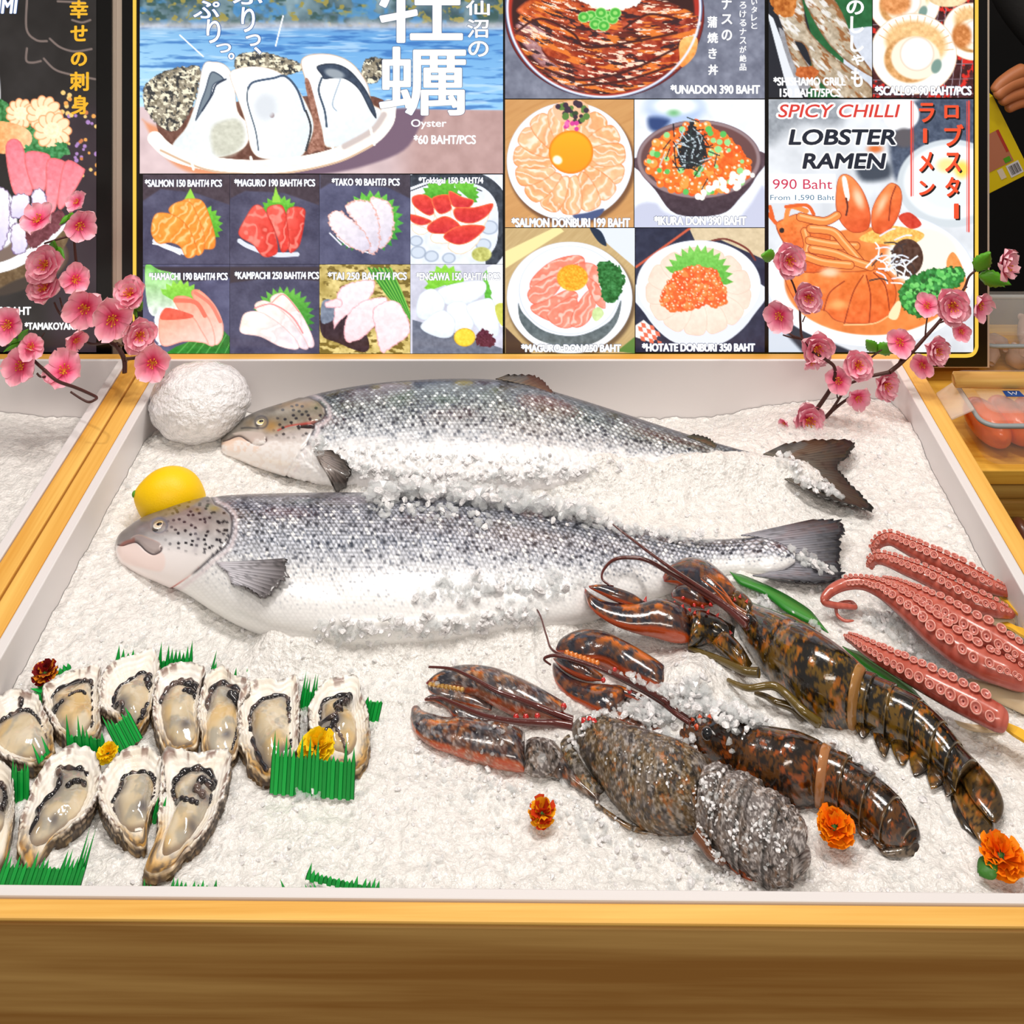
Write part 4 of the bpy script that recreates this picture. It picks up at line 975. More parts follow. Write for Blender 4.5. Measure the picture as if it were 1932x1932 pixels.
C8 = (0, 0, 4.393)
letter([('幸', 580, 0, 735, 150), ('せ', 586, 206, 730, 340), ('の', 590, 430, 725, 545), ('刺', 580, 592, 740, 750), ('身', 592, 786, 738, 946)], C8, M_GOLD, box2, 1.3)
letter([('SASHIMI', -330, -20, 152, 112)], C8, M_WHITE, box2, 1.2, outline=M_BLUE, ob=0.8, shear=0.15)
C9 = (0, 440, 5.682)
letter([('*350 BAHT', -160, 778, 340, 872)], C9, M_WHITE, box2, 0.8); letter([('*TAMAKOYAKI', 268, 948, 812, 1030)], C9, M_WHITE, box2, 0.8)
# ------------------------------------------------------------------ whole salmon on the ice
M_FISH = pmat('salmon_skin', rough=0.28, metal=0.08, spec=0.6, coat=0.35, coat_rough=0.12, attr=True)
M_FIN = pmat('fin_membrane', rough=0.3, spec=0.5, coat=0.4, attr=True)
M_EYE = pmat('fish_eye', rough=0.08, coat=1.0, attr=True)
M_PUPIL = pmat('pupil', (12, 14, 20), 0.05, coat=1.0)

def poly_d(px, py, pts, n=8):
    """signed distance to a smooth closed outline (negative inside)"""
    return sd_poly(px, py, spline(pts, len(pts) * n, True))
def path_d(px, py, pts, n=8):
    P = spline(pts, len(pts) * n)
    D = np.full(np.shape(px), 1e9)
    for i in range(len(P) - 1):
        ax, ay = P[i]; ex, ey = P[i + 1] - P[i]
        t = np.clip(((px - ax) * ex + (py - ay) * ey) / (ex * ex + ey * ey + 1e-9), 0, 1)
        D = np.minimum(D, np.hypot(px - ax - ex * t, py - ay - ey * t))
    return D

class FishBody:
    """body lofted through stations (x, upper edge, lower edge) of its lying outline"""
    def __init__(s, st, r=0.42, sink=0.5):
        st = np.array(st, float)
        t = np.linspace(0, len(st) - 1, 400)
        sp_ = spline(st, 400)
        o = np.argsort(sp_[:, 0], kind='stable'); sp_ = sp_[o]
        s.x, s.yt, s.yb = sp_[:, 0], sp_[:, 1], np.maximum(sp_[:, 2], sp_[:, 1] + 3)
        s.r, s.sink = r, sink
    def station(s, px):
        px = np.asarray(px, float)
        yt = np.interp(px, s.x, s.yt); yb = np.interp(px, s.x, s.yb)
        ym = (yt + yb) / 2; hp = (yb - yt) / 2
        d = F * 0.83 / (ym - HY)
        h = hp * d / F
        e = 0.83 / d
        rr = s.r
        a = h / np.sqrt(e * e + rr * rr); b = rr * a
        z0 = np.maximum(b * (1 - s.sink) + 0.002, 0.015 * sstep(s.x[-1] - 150, s.x[-1] - 40, px))
        d = F * (ZC - ZI - z0) / (ym - HY)
        C = np.stack([(px - CX) * d / F, d, ZI + z0], -1)
        D = np.stack([(px - CX) / F, np.ones_like(px), 0 * px], -1)
        D = D / np.linalg.norm(D, axis=-1)[..., None]
        tt = np.arctan2(b, e * a)
        return C, D, a, b, tt, ym, hp
    def pos(s, px, th, grow=0.0):
        C, D, a, b, tt, ym, hp = s.station(px)
        Z = np.array([0, 0, 1.0])
        n = np.cos(th)[..., None] * D / np.maximum(a, 1e-4)[..., None] + np.sin(th)[..., None] * Z / np.maximum(b, 1e-4)[..., None]
        n = n / np.linalg.norm(n, axis=-1)[..., None]
        p = C + (a * np.cos(th))[..., None] * D + (b * np.sin(th))[..., None] * Z
        return p + n * np.asarray(grow)[..., None], n
    def at(s, px, py, grow=0.0):
        C, D, a, b, tt, ym, hp = s.station(np.array([float(px)]))
        v = np.clip((ym - py) / hp, -1, 1)
        p, n = s.pos(np.array([float(px)]), tt + np.arccos(v), grow=np.array([grow]))
        return p[0], n[0]
    def grid(s, nu, nv):
        xs = np.linspace(s.x[0], s.x[-1], nu)
        k = np.linspace(0, 1, nu); xs = s.x[0] + (s.x[-1] - s.x[0]) * (k + 0.35 * k * (k - 1) * (0.5 - k) * 2)
        nb = nv // 8
        ph = np.concatenate([np.linspace(-0.9, math.pi + 0.25, nv - nb, endpoint=False), np.linspace(math.pi + 0.25, 2 * math.pi - 0.9, nb, endpoint=False)])
        X, PH = np.meshgrid(xs, ph, indexing='ij')
        C, D, a, b, tt, ym, hp = s.station(X)
        v = np.cos(PH)
        return X, ym - v * hp, PH, tt, a, b

def mixc(c, col, m):
    m = np.clip(m, 0, 1)[..., None]
    return c * (1 - m) + np.array(col, float) * m

def build_salmon(name, label, group, st, gill, head_fn, back, nu=900, nv=190, frost=0.0, seed=1, sink=0.5, scale=(0.0056, 0.0048)):
    fb = FishBody(st, sink=sink)
    X, Y, PH, tt, a, b = fb.grid(nu, nv)
    C, D, _, _, _, ym, hp = fb.station(X)
    t = (1 - np.cos(PH)) / 2 * np.where(PH < 0, 0.6, 1.0)
    t = np.where(PH > math.pi, 1, t)
    pxm = F / C[..., 1]                       # face units per metre here
    sl = X / pxm; w = PH * np.sqrt((a * a + b * b) / 2)
    # scales in staggered rows
    ls, lw = scale
    r = w / lw; row = np.floor(r); u = sl / ls + 0.5 * (row % 2); cu = np.floor(u)
    fu, fr = u - cu - .5, r - row - .5
    hsh = np.abs(np.sin(cu * 12.9898 + row * 78.233 + seed) * 43758.5453) % 1
    edge = sstep(0.30, 0.52, np.abs(fu) * .75 + np.abs(fr) * .75 + 0.12 * (fu > 0))
    # base colours from back to belly
    n1 = fbm(X / 26, Y / 9, seed, 3); tj = t + 0.07 * (n1 - .5)
    stops = back
    ts = [q[0] for q in stops]
    c = np.stack([np.interp(tj, ts, [q[1][k] for q in stops]) for k in range(3)], -1)
    con = np.interp(tj, [0, .05, .14, .34, .5, .7, 1], [.3, .6, .85, .68, .3, .10, .03])
    c = c * (1 - 0.62 * (edge * con)[..., None])
    c = c + ((hsh - .45) * con * 95)[..., None]
    c = c + ((hsh > .86) * con * (1 - edge) * 60)[..., None]
    # black flecks on the back
    f1, f2, idn = cells(X / 17 + 3, Y / 13 + 9, seed + 5)
    fl = (1 - sstep(.14, .30, f1)) * (idn > .35) * (1 - sstep(.38, .62, t))
    c = mixc(c, (26, 28, 38), fl * .85)
    f1, f2, idn = cells(X / 9 + 13, Y / 7 + 4, seed + 8)
    c = mixc(c, (70, 78, 96), (1 - sstep(.15, .32, f1)) * (idn > .62) * np.interp(t, [0, .3, .62, .85], [1, .8, .5, 0]))
    # head
    hd = sd_poly(X, Y, np.array(gill)); inh = 1 - sstep(-1.0, 1.0, hd)
    hc, disp = head_fn(X, Y, t, seed)
    c = c * (1 - inh[..., None]) + hc * inh[..., None]
    c = mixc(c, (64, 60, 66), np.exp(-(hd / 2.0) ** 2) * .9 * (1 - sstep(.72, .80, t)))
    c = mixc(c, (232, 218, 222), np.exp(-((hd - 8) / 4.5) ** 2) * .7)
    if frost:
        fz = sstep(.48, .62, t + .35 * (fbm(X / 18, Y / 10, seed + 3, 3) - .5)) * frost
        c = mixc(c, (250, 248, 248), fz * (0.5 + .5 * sstep(.35, .6, fbm(X / 6, Y / 5, seed + 4, 2))))
    grow = inh * (0.0016 * sstep(0, 6, -hd)) + disp * inh + (1 - inh) * ((1 - edge) * (0.00012 + 0.0001 * hsh) * np.clip(con * 2, 0, 1)) + (1 - inh) * (frost * sstep(.5, .7, t) * .003 * (fbm(X / 7, Y / 6, seed + 6, 3) - .3))
    ends = sstep(0, 12, X - fb.x[0])
    P, N = fb.pos(X, tt + PH, grow * ends)
    root = thing(name, label, 'salmon', (float(P[nu // 2, :, 0].mean()), float(P[nu // 2, :, 1].mean()), ZI), group)
    V = P.reshape(-1, 3); Fq = quads(nu, nv, True)
    col = lin(np.clip(c, 0, 255)).reshape(-1, 3)
    mesh('body', V, Fq, M_FISH, root, True, col)
    return root, fb

def fin(name, root, base, tip, lift, seed=1, nr=26, nl=14, c0=(120, 112, 104), c1=(40, 38, 42), jag=0.10, thick=0.0012, pt=None, pale=None, bow=0.0):
    """rays from the base line to the torn tip line; pt(px, py, s, u) gives world points"""
    rng = random.Random(seed)
    Bp = spline(base, nr * 2); Tp = spline(tip, nr * 2)
    V = []; Cc = []
    for i in range(nr * 2):
        k = 1 + rng.uniform(-jag, jag * .35)
        for j in range(nl):
            s_ = j / (nl - 1)
            q = Bp[i] + (Tp[i] - Bp[i]) * s_ * (1 + (k - 1) * s_)
            q = q + np.array([0, bow * math.sin(math.pi * s_) * (2 * i / (nr * 2) - 1)])
            p = np.array(pt(q[0], q[1], s_, i / (nr * 2 - 1)))
            p = p + np.array([0, 0, 0.0008 * (1 if i % 2 else -1) * (0.3 + s_)])
            V.append(p)
            m = s_ ** 1.6
            col = np.array(c0) * (1 - m) + np.array(c1) * m
            if pale is not None:
                col = col * (0.55 + .45 * s_) + np.array(pale) * (0.45 * (1 - s_))
            if i % 2: col = col * 0.72
            if rng.random() < .12: col = col * .7
            Cc.append(np.clip(col, 0, 255))
    o = mesh(name, V, quads(nr * 2, nl), M_FIN, root, True, lin(np.array(Cc)))
    return solid(o, thick, 0)

def fish_eye(fb, root, px, py, r, iris=(206, 190, 150)):
    p, n = fb.at(px, py, 0.0002)
    rot = Vector(n).to_track_quat('Z', 'Y').to_matrix().to_4x4()
    rr = r / F * float(p[1])
    mb = MB()
    nr_, ns = 14, 40
    V = []; Cc = []
    for i in range(nr_):
        q = i / (nr_ - 1)
        for j in range(ns):
            a = 2 * math.pi * j / ns
            V.append((rr * q * math.cos(a), rr * q * math.sin(a), rr * .42 * math.sqrt(max(0, 1 - q * q))))
            Cc.append(iris if q < .74 else ((236, 232, 222) if q < .90 else (88, 80, 78)))
    V = np.array(V) @ np.array(rot.to_3x3()).T + p
    e = mesh('eye', V, quads(nr_, ns, True), M_EYE, root, True, lin(np.array(Cc)))
    V, Fs = ellipsoid((0, 0, rr * .34), (rr * .44, rr * .44, rr * .15), 8, 20)
    V = V @ np.array(rot.to_3x3()).T + p
    mesh('pupil', V, Fs, M_PUPIL, e)

# ---- front salmon
c6 = lambda pts: [(200 + x / 5.367, 900 + y / 5.367) for x, y in pts]
GILL2 = c6([(1110, 260), (1200, 305), (1262, 370), (1278, 450), (1270, 570), (1235, 680), (1180, 740), (1060, 830), (950, 930), (840, 1015), (700, 1110), (640, 1140)]) + [(250, 1140), (190, 1100), (190, 960), (260, 920), (380, 900)]
def head2(X, Y, t, seed):
    c = np.stack([np.interp(t, [0, .08, .3, .45, .6, 1], q) for q in ([92, 130, 168, 214, 246, 250], [88, 122, 162, 212, 240, 240], [90, 120, 160, 214, 240, 238])], -1)
    c = c + ((fbm(X / 14, Y / 10, 3, 3) - .5) * 50 * (1 - sstep(.4, .7, t)))[..., None]
    c = mixc(c, (112, 108, 110), (1 - sstep(225, 330, X + (Y - 1000) * .5)) * (1 - sstep(1022, 1032, Y)) * .8)
    jaw = poly_d(X, Y, c6([(110, 730), (200, 690), (300, 690), (390, 770), (480, 800), (560, 780), (600, 860), (560, 960), (380, 930), (180, 860)]))
    c = mixc(c, (250, 226, 220), (1 - sstep(-3, 3, jaw)) * .75)
    mx = poly_d(X, Y, c6([(250, 640), (330, 600), (440, 640), (545, 690), (560, 745), (500, 785), (420, 755), (340, 680)]))
    c = mixc(c, (168, 152, 150), (1 - sstep(-2, 2, mx)) * .8)
    m1 = path_d(X, Y, c6([(120, 690), (170, 700), (230, 682), (300, 668), (350, 700), (410, 760), (480, 795), (545, 770), (562, 735)]))
    c = mixc(c, (72, 58, 60), np.exp(-(m1 / 1.6) ** 2))
    m2 = path_d(X, Y, c6([(150, 700), (210, 670), (280, 655)]))
    c = mixc(c, (150, 84, 74), np.exp(-(m2 / 2.6) ** 2) * .8)
    f1, f2, idn = cells(X / 11.5 + 2, Y / 9.5 + 5, 44)
    reg = sstep(300, 345, X) * (1 - sstep(.50, .60, t)) * sstep(-.02, .02, t - 0.0)
    c = mixc(c, (34, 32, 40), (1 - sstep(.20, .34, f1)) * (idn > .30) * reg)
    c = mixc(c, (176, 150, 70), np.exp(-((X - 404) / 10) ** 2 - ((Y - 960) / 6) ** 2) * .7); c = mixc(c, (170, 150, 80), np.exp(-((X - 372) / 8) ** 2 - ((Y - 963) / 5) ** 2) * .5)
    eyr = np.hypot(X - 300.5, Y - 993); c = mixc(c, (120, 124, 140), np.exp(-((eyr - 14.5) / 2.2) ** 2) * .7)
    rl = path_d(X, Y, c6([(650, 1122), (780, 1058), (900, 985), (945, 935)])); c = mixc(c, (206, 92, 84), np.exp(-(rl / 2.2) ** 2) * .9)
    ck = path_d(X, Y, c6([(880, 560), (930, 640), (900, 760)])); c = mixc(c, (190, 184, 190), np.exp(-(ck / 5) ** 2) * .5)
    disp = -0.0018 * np.exp(-(m1 / 2.2) ** 2) + 0.0012 * (1 - sstep(-4, 1, mx)) - 0.001 * np.exp(-((eyr - 13) / 3) ** 2)
    return c, disp
ST2 = [(218, 1024, 1038), (222, 1012, 1054), (235, 1000, 1066), (262, 979, 1082), (300, 962, 1098), (350, 944, 1120), (400, 930, 1150), (450, 924, 1176), (520, 921, 1200), (620, 919, 1214), (740, 921, 1214), (860, 929, 1204), (980, 945, 1190), (1080, 966, 1178), (1180, 990, 1148), (1270, 1008, 1118), (1340, 1016, 1094), (1395, 1014, 1082), (1440, 1012, 1084), (1478, 1026, 1076), (1500, 1040, 1062)]
BACK2 = [(0, (84, 84, 96)), (.04, (120, 122, 134)), (.10, (168, 172, 186)), (.22, (204, 208, 220)), (.36, (220, 224, 236)), (.46, (228, 232, 242)), (.56, (250, 251, 254)), (1, (253, 252, 250))]
fish2, fb2 = build_salmon('salmon', 'whole silver salmon nearest the lobsters, head beside the lemon', 'whole salmon on ice', ST2, GILL2, head2, BACK2, seed=3, sink=0.42, scale=(0.0049, 0.0042))
fish_eye(fb2, fish2, 300.5, 993, 12.5, (224, 206, 182))
e6 = c6
fin('pectoral_fin', fish2, e6([(1112, 886), (1160, 930), (1230, 990), (1262, 1062), (1270, 1090)]), e6([(1852, 900), (1862, 960), (1840, 1060), (1780, 1130), (1700, 1190), (1590, 1236), (1500, 1190), (1420, 1150)]), 0.003, 5,
    c0=(236, 234, 244), c1=(104, 98, 100), jag=.10, pt=lambda x, y, s, u: fb2.at(x, y, 0.0015 + 0.006 * s)[0], nr=15, nl=16)
def tail_pt(h0, h1):
    return lambda x, y, s, u: tuple(gp(x, y, h0 + (h1 - h0) * s + 0.004 * math.sin(u * 7)))
fin('tail_fin', fish2, [(1398, 1010), (1440, 1015), (1478, 1035), (1482, 1060), (1450, 1080), (1420, 1086)], [(1540, 980), (1588, 983), (1592, 1004), (1586, 1022), (1588, 1040), (1585, 1060), (1592, 1086), (1560, 1100), (1500, 1098)], 0, 11,
    c0=(150, 148, 158), c1=(44, 44, 50), jag=.07, pt=tail_pt(0.0165, 0.012), pale=(205, 208, 220), nr=30)
# ---- rear salmon
c7 = lambda pts: [(400 + x / 6.44, 700 + y / 6.44) for x, y in pts]
GILL1 = c7([(1180, 300), (1290, 360), (1370, 450), (1385, 540), (1330, 600), (1240, 640), (1240, 720), (1200, 800), (1150, 900), (1060, 1000)]) + [(540, 900), (400, 900), (390, 800), (440, 760), (500, 735)]
def head1(X, Y, t, seed):
    c = np.stack([np.interp(t, [0, .1, .3, .48, .62, 1], q) for q in ([88, 124, 150, 192, 232, 240], [86, 118, 142, 184, 222, 228], [84, 106, 126, 182, 216, 220])], -1)
    c = c + ((fbm(X / 12, Y / 9, 13, 3) - .5) * 60 * (1 - sstep(.4, .7, t)))[..., None]
    c = mixc(c, (172, 130, 66), np.exp(-((X - 512) / 14) ** 2 - ((Y - 806) / 12) ** 2) * .8); c = mixc(c, (170, 128, 70), np.exp(-((X - 556) / 40) ** 2 - ((Y - 764) / 9) ** 2) * .6); c = mixc(c, (150, 122, 80), np.exp(-((X - 470) / 10) ** 2 - ((Y - 800) / 8) ** 2) * .6)
    c = mixc(c, (96, 92, 90), (1 - sstep(425, 500, X + (Y - 800) * .4)) * (1 - sstep(828, 834, Y)) * .7)
    jaw = poly_d(X, Y, c7([(110, 880), (200, 840), (330, 815), (460, 860), (560, 910), (560, 980), (400, 1000), (200, 970), (120, 945)]))
    c = mixc(c, (244, 208, 184), (1 - sstep(-3, 3, jaw)) * .8)
    mx = poly_d(X, Y, c7([(250, 780), (350, 750), (500, 750), (640, 790), (655, 860), (590, 900), (480, 870), (380, 810)])); c = mixc(c, (206, 192, 184), (1 - sstep(-2, 2, mx)) * .85)
    m1 = path_d(X, Y, c7([(140, 855), (200, 840), (280, 805), (350, 800), (430, 850), (520, 905), (600, 905), (655, 865), (655, 830)])); c = mixc(c, (76, 60, 56), np.exp(-(m1 / 1.4) ** 2))
    dk = path_d(X, Y, c7([(360, 710), (430, 705), (560, 715)])); c = mixc(c, (50, 48, 50), np.exp(-(dk / 1.8) ** 2) * .8)
    g1 = path_d(X, Y, c7([(800, 735), (900, 690), (1000, 668), (1080, 655), (1200, 635), (1330, 610)])); c = mixc(c, (190, 60, 50), np.exp(-(g1 / 1.6) ** 2) * .9)
    g2 = poly_d(X, Y, c7([(1065, 670), (1150, 655), (1245, 635), (1225, 700), (1080, 700)])); c = mixc(c, (24, 14, 14), 1 - sstep(-1, 1, g2))
    f1, f2, idn = cells(X / 12 + 2, Y / 10 + 5, 54); c = mixc(c, (30, 28, 32), (1 - sstep(.18, .34, f1)) * (idn > .45) * sstep(505, 540, X) * (1 - sstep(.44, .55, t)))
    eyr = np.hypot(X - 493, Y - 798.5); c = mixc(c, (84, 82, 84), np.exp(-((eyr - 12) / 2.0) ** 2) * .8)
    disp = -0.0016 * np.exp(-(m1 / 2.2) ** 2) - 0.003 * (1 - sstep(-2, 2, g2)) - 0.0012 * np.exp(-(g1 / 2) ** 2)
    return c, disp
ST1 = [(417, 829, 846), (421, 822, 855), (440, 804, 862), (480, 778, 878), (540, 757, 896), (600, 738, 910), (680, 722, 922), (760, 713, 930), (850, 709, 934), (930, 711, 934), (1000, 722, 932), (1060, 739, 928), (1150, 768, 920), (1250, 802, 912), (1350, 834, 904), (1430, 856, 902), (1480, 868, 904), (1515, 880, 904)]
BACK1 = [(0, (62, 68, 84)), (.05, (78, 88, 100)), (.13, (134, 146, 152)), (.24, (182, 192, 196)), (.38, (208, 214, 220)), (.50, (220, 224, 230)), (.62, (246, 247, 250)), (1, (250, 248, 248))]
fish1, fb1 = build_salmon('salmon', 'whole salmon farthest back, half buried in ice along its belly', 'whole salmon on ice', ST1, GILL1, head1, BACK1, frost=.9, seed=9, sink=0.45)
fish_eye(fb1, fish1, 493, 798.5, 10.5, (226, 216, 150))
fin('pectoral_fin', fish1, c7([(1240, 985), (1280, 1060), (1320, 1130)]), c7([(1450, 1000), (1600, 1090), (1690, 1190), (1680, 1250), (1620, 1320), (1520, 1350), (1470, 1300)]), 0, 21, c0=(190, 176, 170), c1=(62, 54, 50), jag=.08, pt=lambda x, y, s, u: fb1.at(x, y, .002 + .006 * s)[0], nr=13)
fin('dorsal_fin', fish1, [(935, 715), (970, 722), (1010, 732), (1056, 752)], [(955, 708), (1005, 707), (1030, 724), (1050, 748)], 0, 31, c0=(96, 80, 60), c1=(40, 34, 32), jag=.12, pt=lambda x, y, s, u: tuple(gp(x, y, .052 - .006 * u)), nr=12)
fin('adipose_fin', fish1, [(1296, 824), (1312, 830), (1350, 846)], [(1308, 820), (1336, 827), (1352, 840)], 0, 33, c0=(90, 84, 70), c1=(54, 48, 44), jag=.02, pt=lambda x, y, s, u: tuple(gp(x, y, .034)), nr=8)
fin('tail_fin', fish1, [(1440, 857), (1472, 864), (1512, 884), (1510, 898), (1480, 904)], [(1480, 838), (1540, 830), (1606, 832), (1606, 856), (1582, 880), (1598, 905), (1628, 936), (1652, 964), (1600, 954), (1540, 936)], 0, 41,
    c0=(116, 110, 98), c1=(44, 40, 36), jag=.05, pt=tail_pt(0.0165, 0.014), nr=34)

# ------------------------------------------------------------------ lemon
M_LEMON = pmat('lemon_peel', (255, 206, 0), 0.42, spec=0.4, sss=0.2, bump=(700, 0.3, 0.0008))
lc = gp(321, 938, 0.022)
lem = thing('lemon', 'whole yellow lemon behind the head of the front salmon', 'lemon', tuple(gp(321, 960)))
us = np.linspace(0, math.pi, 40); vs = np.linspace(0, 2 * math.pi, 48, endpoint=False)
prof = np.sin(us) ** 0.95 * 0.0285; axx = -np.cos(us) * 0.0345 * (1 + 0.10 * np.abs(np.cos(us)) ** 14)
V = np.stack([axx[:, None] + 0 * vs[None], prof[:, None] * np.cos(vs)[None], prof[:, None] * np.sin(vs)[None]], -1).reshape(-1, 3)
R = np.array(Euler((0.0, 0.25, 0.25)).to_matrix())
mesh('peel', V @ R.T + np.array(lc), quads(40, 48, True), M_LEMON, lem)
tipw = np.array([-0.0372, 0, 0]) @ R.T + np.array(lc)
V, Fs = ellipsoid(tipw, (0.003, 0.0035, 0.0035), 8, 12)
mesh('stem_end', V, Fs, pmat('lemon_stem', (90, 150, 40), 0.6), lem)['label'] = 'green stem end'

# ------------------------------------------------------------------ ball of packed ice
M_PACK = ice_material('packed_ice', (244, 242, 244))
ib = thing('ice_ball', 'big round lump of packed ice in the rear left corner of the tray', 'ice', tuple(gp(378, 800)))
cb = gp(378, 758, 0.035)
nu_, nv_ = 90, 130
u = np.linspace(0, math.pi, nu_)[:, None]; v = np.linspace(0, 2 * math.pi, nv_, endpoint=False)[None, :]
dirs = np.stack([np.sin(u) * np.cos(v), np.sin(u) * np.sin(v), np.cos(u) + 0 * v], -1)
rr = 1 + .10 * (fbm(dirs[..., 0] * 2 + 5, dirs[..., 2] * 2 + dirs[..., 1] * 2, 3, 2) - .5) + .055 * (fbm(dirs[..., 0] * 9 + 5, dirs[..., 2] * 9 + dirs[..., 1] * 6, 7, 3) - .5)
V = dirs * rr[..., None] * np.array([0.060, 0.052, 0.041]) + np.array(cb)
mesh('packed_ice', V.reshape(-1, 3), quads(nu_, nv_, True), M_PACK, ib)
# ------------------------------------------------------------------ opened oysters
M_SHELL = pmat('oyster_shell', rough=0.38, spec=0.5, coat=0.15, attr=True, bump=(240, 0.35, 0.0012))
M_MEAT = pmat('oyster_meat', rough=0.10, spec=0.6, coat=0.8, sss=0.15, attr=True, bump=(160, 0.15, 0.001))
M_MANTLE = pmat('oyster_mantle', rough=0.12, spec=0.6, coat=0.8, attr=True)
def polar_outline(pts, h, n):
    W = np.array([tuple(gp(p[0], p[1], h)) for p in spline(pts, len(pts) * 8, True)])
    c = W.mean(0)
    a = np.arctan2(W[:, 1] - c[1], W[:, 0] - c[0]); r = np.hypot(W[:, 1] - c[1], W[:, 0] - c[0])
    o = np.argsort(a); a, r = a[o], r[o]
    th = np.linspace(-np.pi, np.pi, n, endpoint=False)
    return c, th, np.interp(th, np.r_[a - 2 * np.pi, a, a + 2 * np.pi], np.r_[r, r, r])
def oyster(label, q, outline, meat, mantles, hinge, spots=(), seed=1, hr=0.015):
    rng = np.random.RandomState(seed)
    out = q(outline)
    c, th, R = polar_outline(out, hr, 160)
    R = R * (1 + 0.055 * (fbm(np.cos(th) * 5 + seed, np.sin(th) * 5 + 3, seed, 3) - .5) * 2 + 0.03 * (fbm(th * 14 + 60, 0 * th, seed + 1, 2) - .5) * 2)
    hg = gp(*q([hinge])[0], hr); hd = math.atan2(hg[1] - c[1], hg[0] - c[0])
    near = np.exp(-((np.angle(np.exp(1j * (th - hd)))) / 0.55) ** 2)
    root = thing('oyster', label, 'oyster', (c[0], c[1], ZI), 'opened oysters on ice')
    wav = 0.004 * (fbm(np.cos(th) * 3 + seed, np.sin(th) * 3, seed + 4, 2) - .5) - 0.006 * near
    rows = []; cols = []
    for r in np.linspace(0.02, 0.96, 34):
        z = hr + wav * r * r - 0.010 * (1 - r ** 3)
        rip = 0.0007 * np.sin(r * 60 + 4 * fbm(np.cos(th) * 4, np.sin(th) * 4, seed + 7, 2)) * r ** 3
        rows.append(np.stack([c[0] + R * r * np.cos(th), c[1] + R * r * np.sin(th), ZI + z + rip], -1))
        n = fbm(np.cos(th) * r * 5 + 9, np.sin(th) * r * 5 + seed, seed + 2, 3)
        col = np.array([244, 238, 228]) + (n[:, None] - .5) * np.array([20, 30, 50])
        st = (fbm(th * 9 + 40, 0 * th + r * 2 + seed, seed + 5, 3) > .60) * max(0, (r - .82) / .14)
        col = col * (1 - .8 * st[:, None]) + np.array([112, 80, 70]) * .8 * st[:, None]
        k = (near * sstep(.55, .95, r))[:, None]
        hn = (.5 + fbm(th * 10, 0 * th + r * 9, seed + 6, 3))[:, None]
        hn2 = sstep(.42, .62, fbm(th * 16, 0 * th + r * 14, seed + 8, 3))[:, None]
        cols.append(col * (1 - k * .95) + (np.array([176, 128, 56]) * hn * (1 - hn2) + np.array([70, 50, 28]) * hn2) * k * .95)
    lay = [(1.0, 0.0), (1.03, -0.0015), (1.015, -0.0035), (1.045, -0.005), (1.02, -0.0075), (1.04, -0.010), (0.99, -0.014), (0.93, -0.020)]
    for i, (k, dz) in enumerate(lay):
        jr = 1 + .04 * (fbm(np.cos(th) * 12 + i, np.sin(th) * 12 + seed, seed + 9 + i, 2) - .5) * 2
        rows.append(np.stack([c[0] + R * k * jr * np.cos(th), c[1] + R * k * jr * np.sin(th), ZI + hr + wav + dz + 0 * th], -1))
        n = fbm(th * 14 + i * 3, 0 * th + i * .7 + seed, seed + 12, 3)[:, None]
        base = np.array([[244, 238, 230], [206, 190, 178], [78, 64, 58], [176, 156, 136], [62, 52, 46], [132, 110, 82], [58, 48, 40], [46, 40, 34]][i])
        dk = sstep(.46, .60, fbm(th * 22 + i * 5, 0 * th + i * 1.3 + seed, seed + 14, 3))[:, None] * (.75 if i > 0 else .45)
        c2 = base * (.55 + .9 * n) * (1 - .5 * near[:, None]) + np.array([150, 108, 40]) * .5 * near[:, None]
        cols.append(c2 * (1 - dk) + np.array([52, 40, 34]) * dk)
    V = np.concatenate(rows); mesh('shell', V, quads(len(rows), 160, True), M_SHELL, root, True, lin(np.clip(np.concatenate(cols), 0, 255)))
    # meat
    mq = q(meat)
    cm, th2, R2 = polar_outline(mq, hr - .003, 120)
    R2 = R2 * (1 + .03 * (fbm(np.cos(th2) * 6, np.sin(th2) * 6 + seed, seed + 20, 2) - .5) * 2)
    rs = np.linspace(0.0, 1.0, 30)
    rr, tt = np.meshgrid(rs, th2, indexing='ij')
    x = cm[0] + R2 * rr * np.cos(tt); y = cm[1] + R2 * rr * np.sin(tt)
    zz = hr - 0.0095 + 0.0085 * (1 - rr ** 3.5) + 0.005 * (fbm(x * 70, y * 70 + seed, seed + 22, 3) - .5) * (1 - rr ** 4)
    n1 = fbm(x * 60 + 5, y * 60 + seed, seed + 24, 3); n2 = fbm(x * 110, y * 110 + seed, seed + 25, 3)
    col = np.array([212, 196, 166.0]) + (n1[..., None] - .5) * np.array([40, 50, 70])
    col = mixc(col, (170, 164, 150), sstep(.48, .66, n2) * .8)
    col = mixc(col, (222, 178, 104), sstep(.58, .72, fbm(x * 45 + 33, y * 45, seed + 26, 2)) * .5)
    col = mixc(col, (120, 100, 84), sstep(.86, .98, rr) * .7)
    for sx, sy, sr in spots:
        w = gp(*q([(sx, sy)])[0], hr); rd = sr / q.s / 2300
        dd = np.hypot(x - w[0], y - w[1]); col = mixc(col, (92, 88, 92), np.exp(-(dd / rd) ** 2) * .8)
    # grey gills next to the dark mantle
    M0 = np.array([tuple(gp(*p, hr)) for p in spline(q(mantles[0][0]), 40)])
    dm = np.min(np.hypot(x[..., None] - M0[:, 0], y[..., None] - M0[:, 1]), -1)
    col = mixc(col, (96, 92, 96), np.exp(-(dm / .0058) ** 2) * .75)
    Vm = np.stack([x, y, ZI + zz], -1).reshape(-1, 3)
    mesh('meat', Vm, quads(30, 120, True), M_MEAT, root, True, lin(np.clip(col, 0, 255)).reshape(-1, 3))
    # frilled dark mantle
    mb = MB()
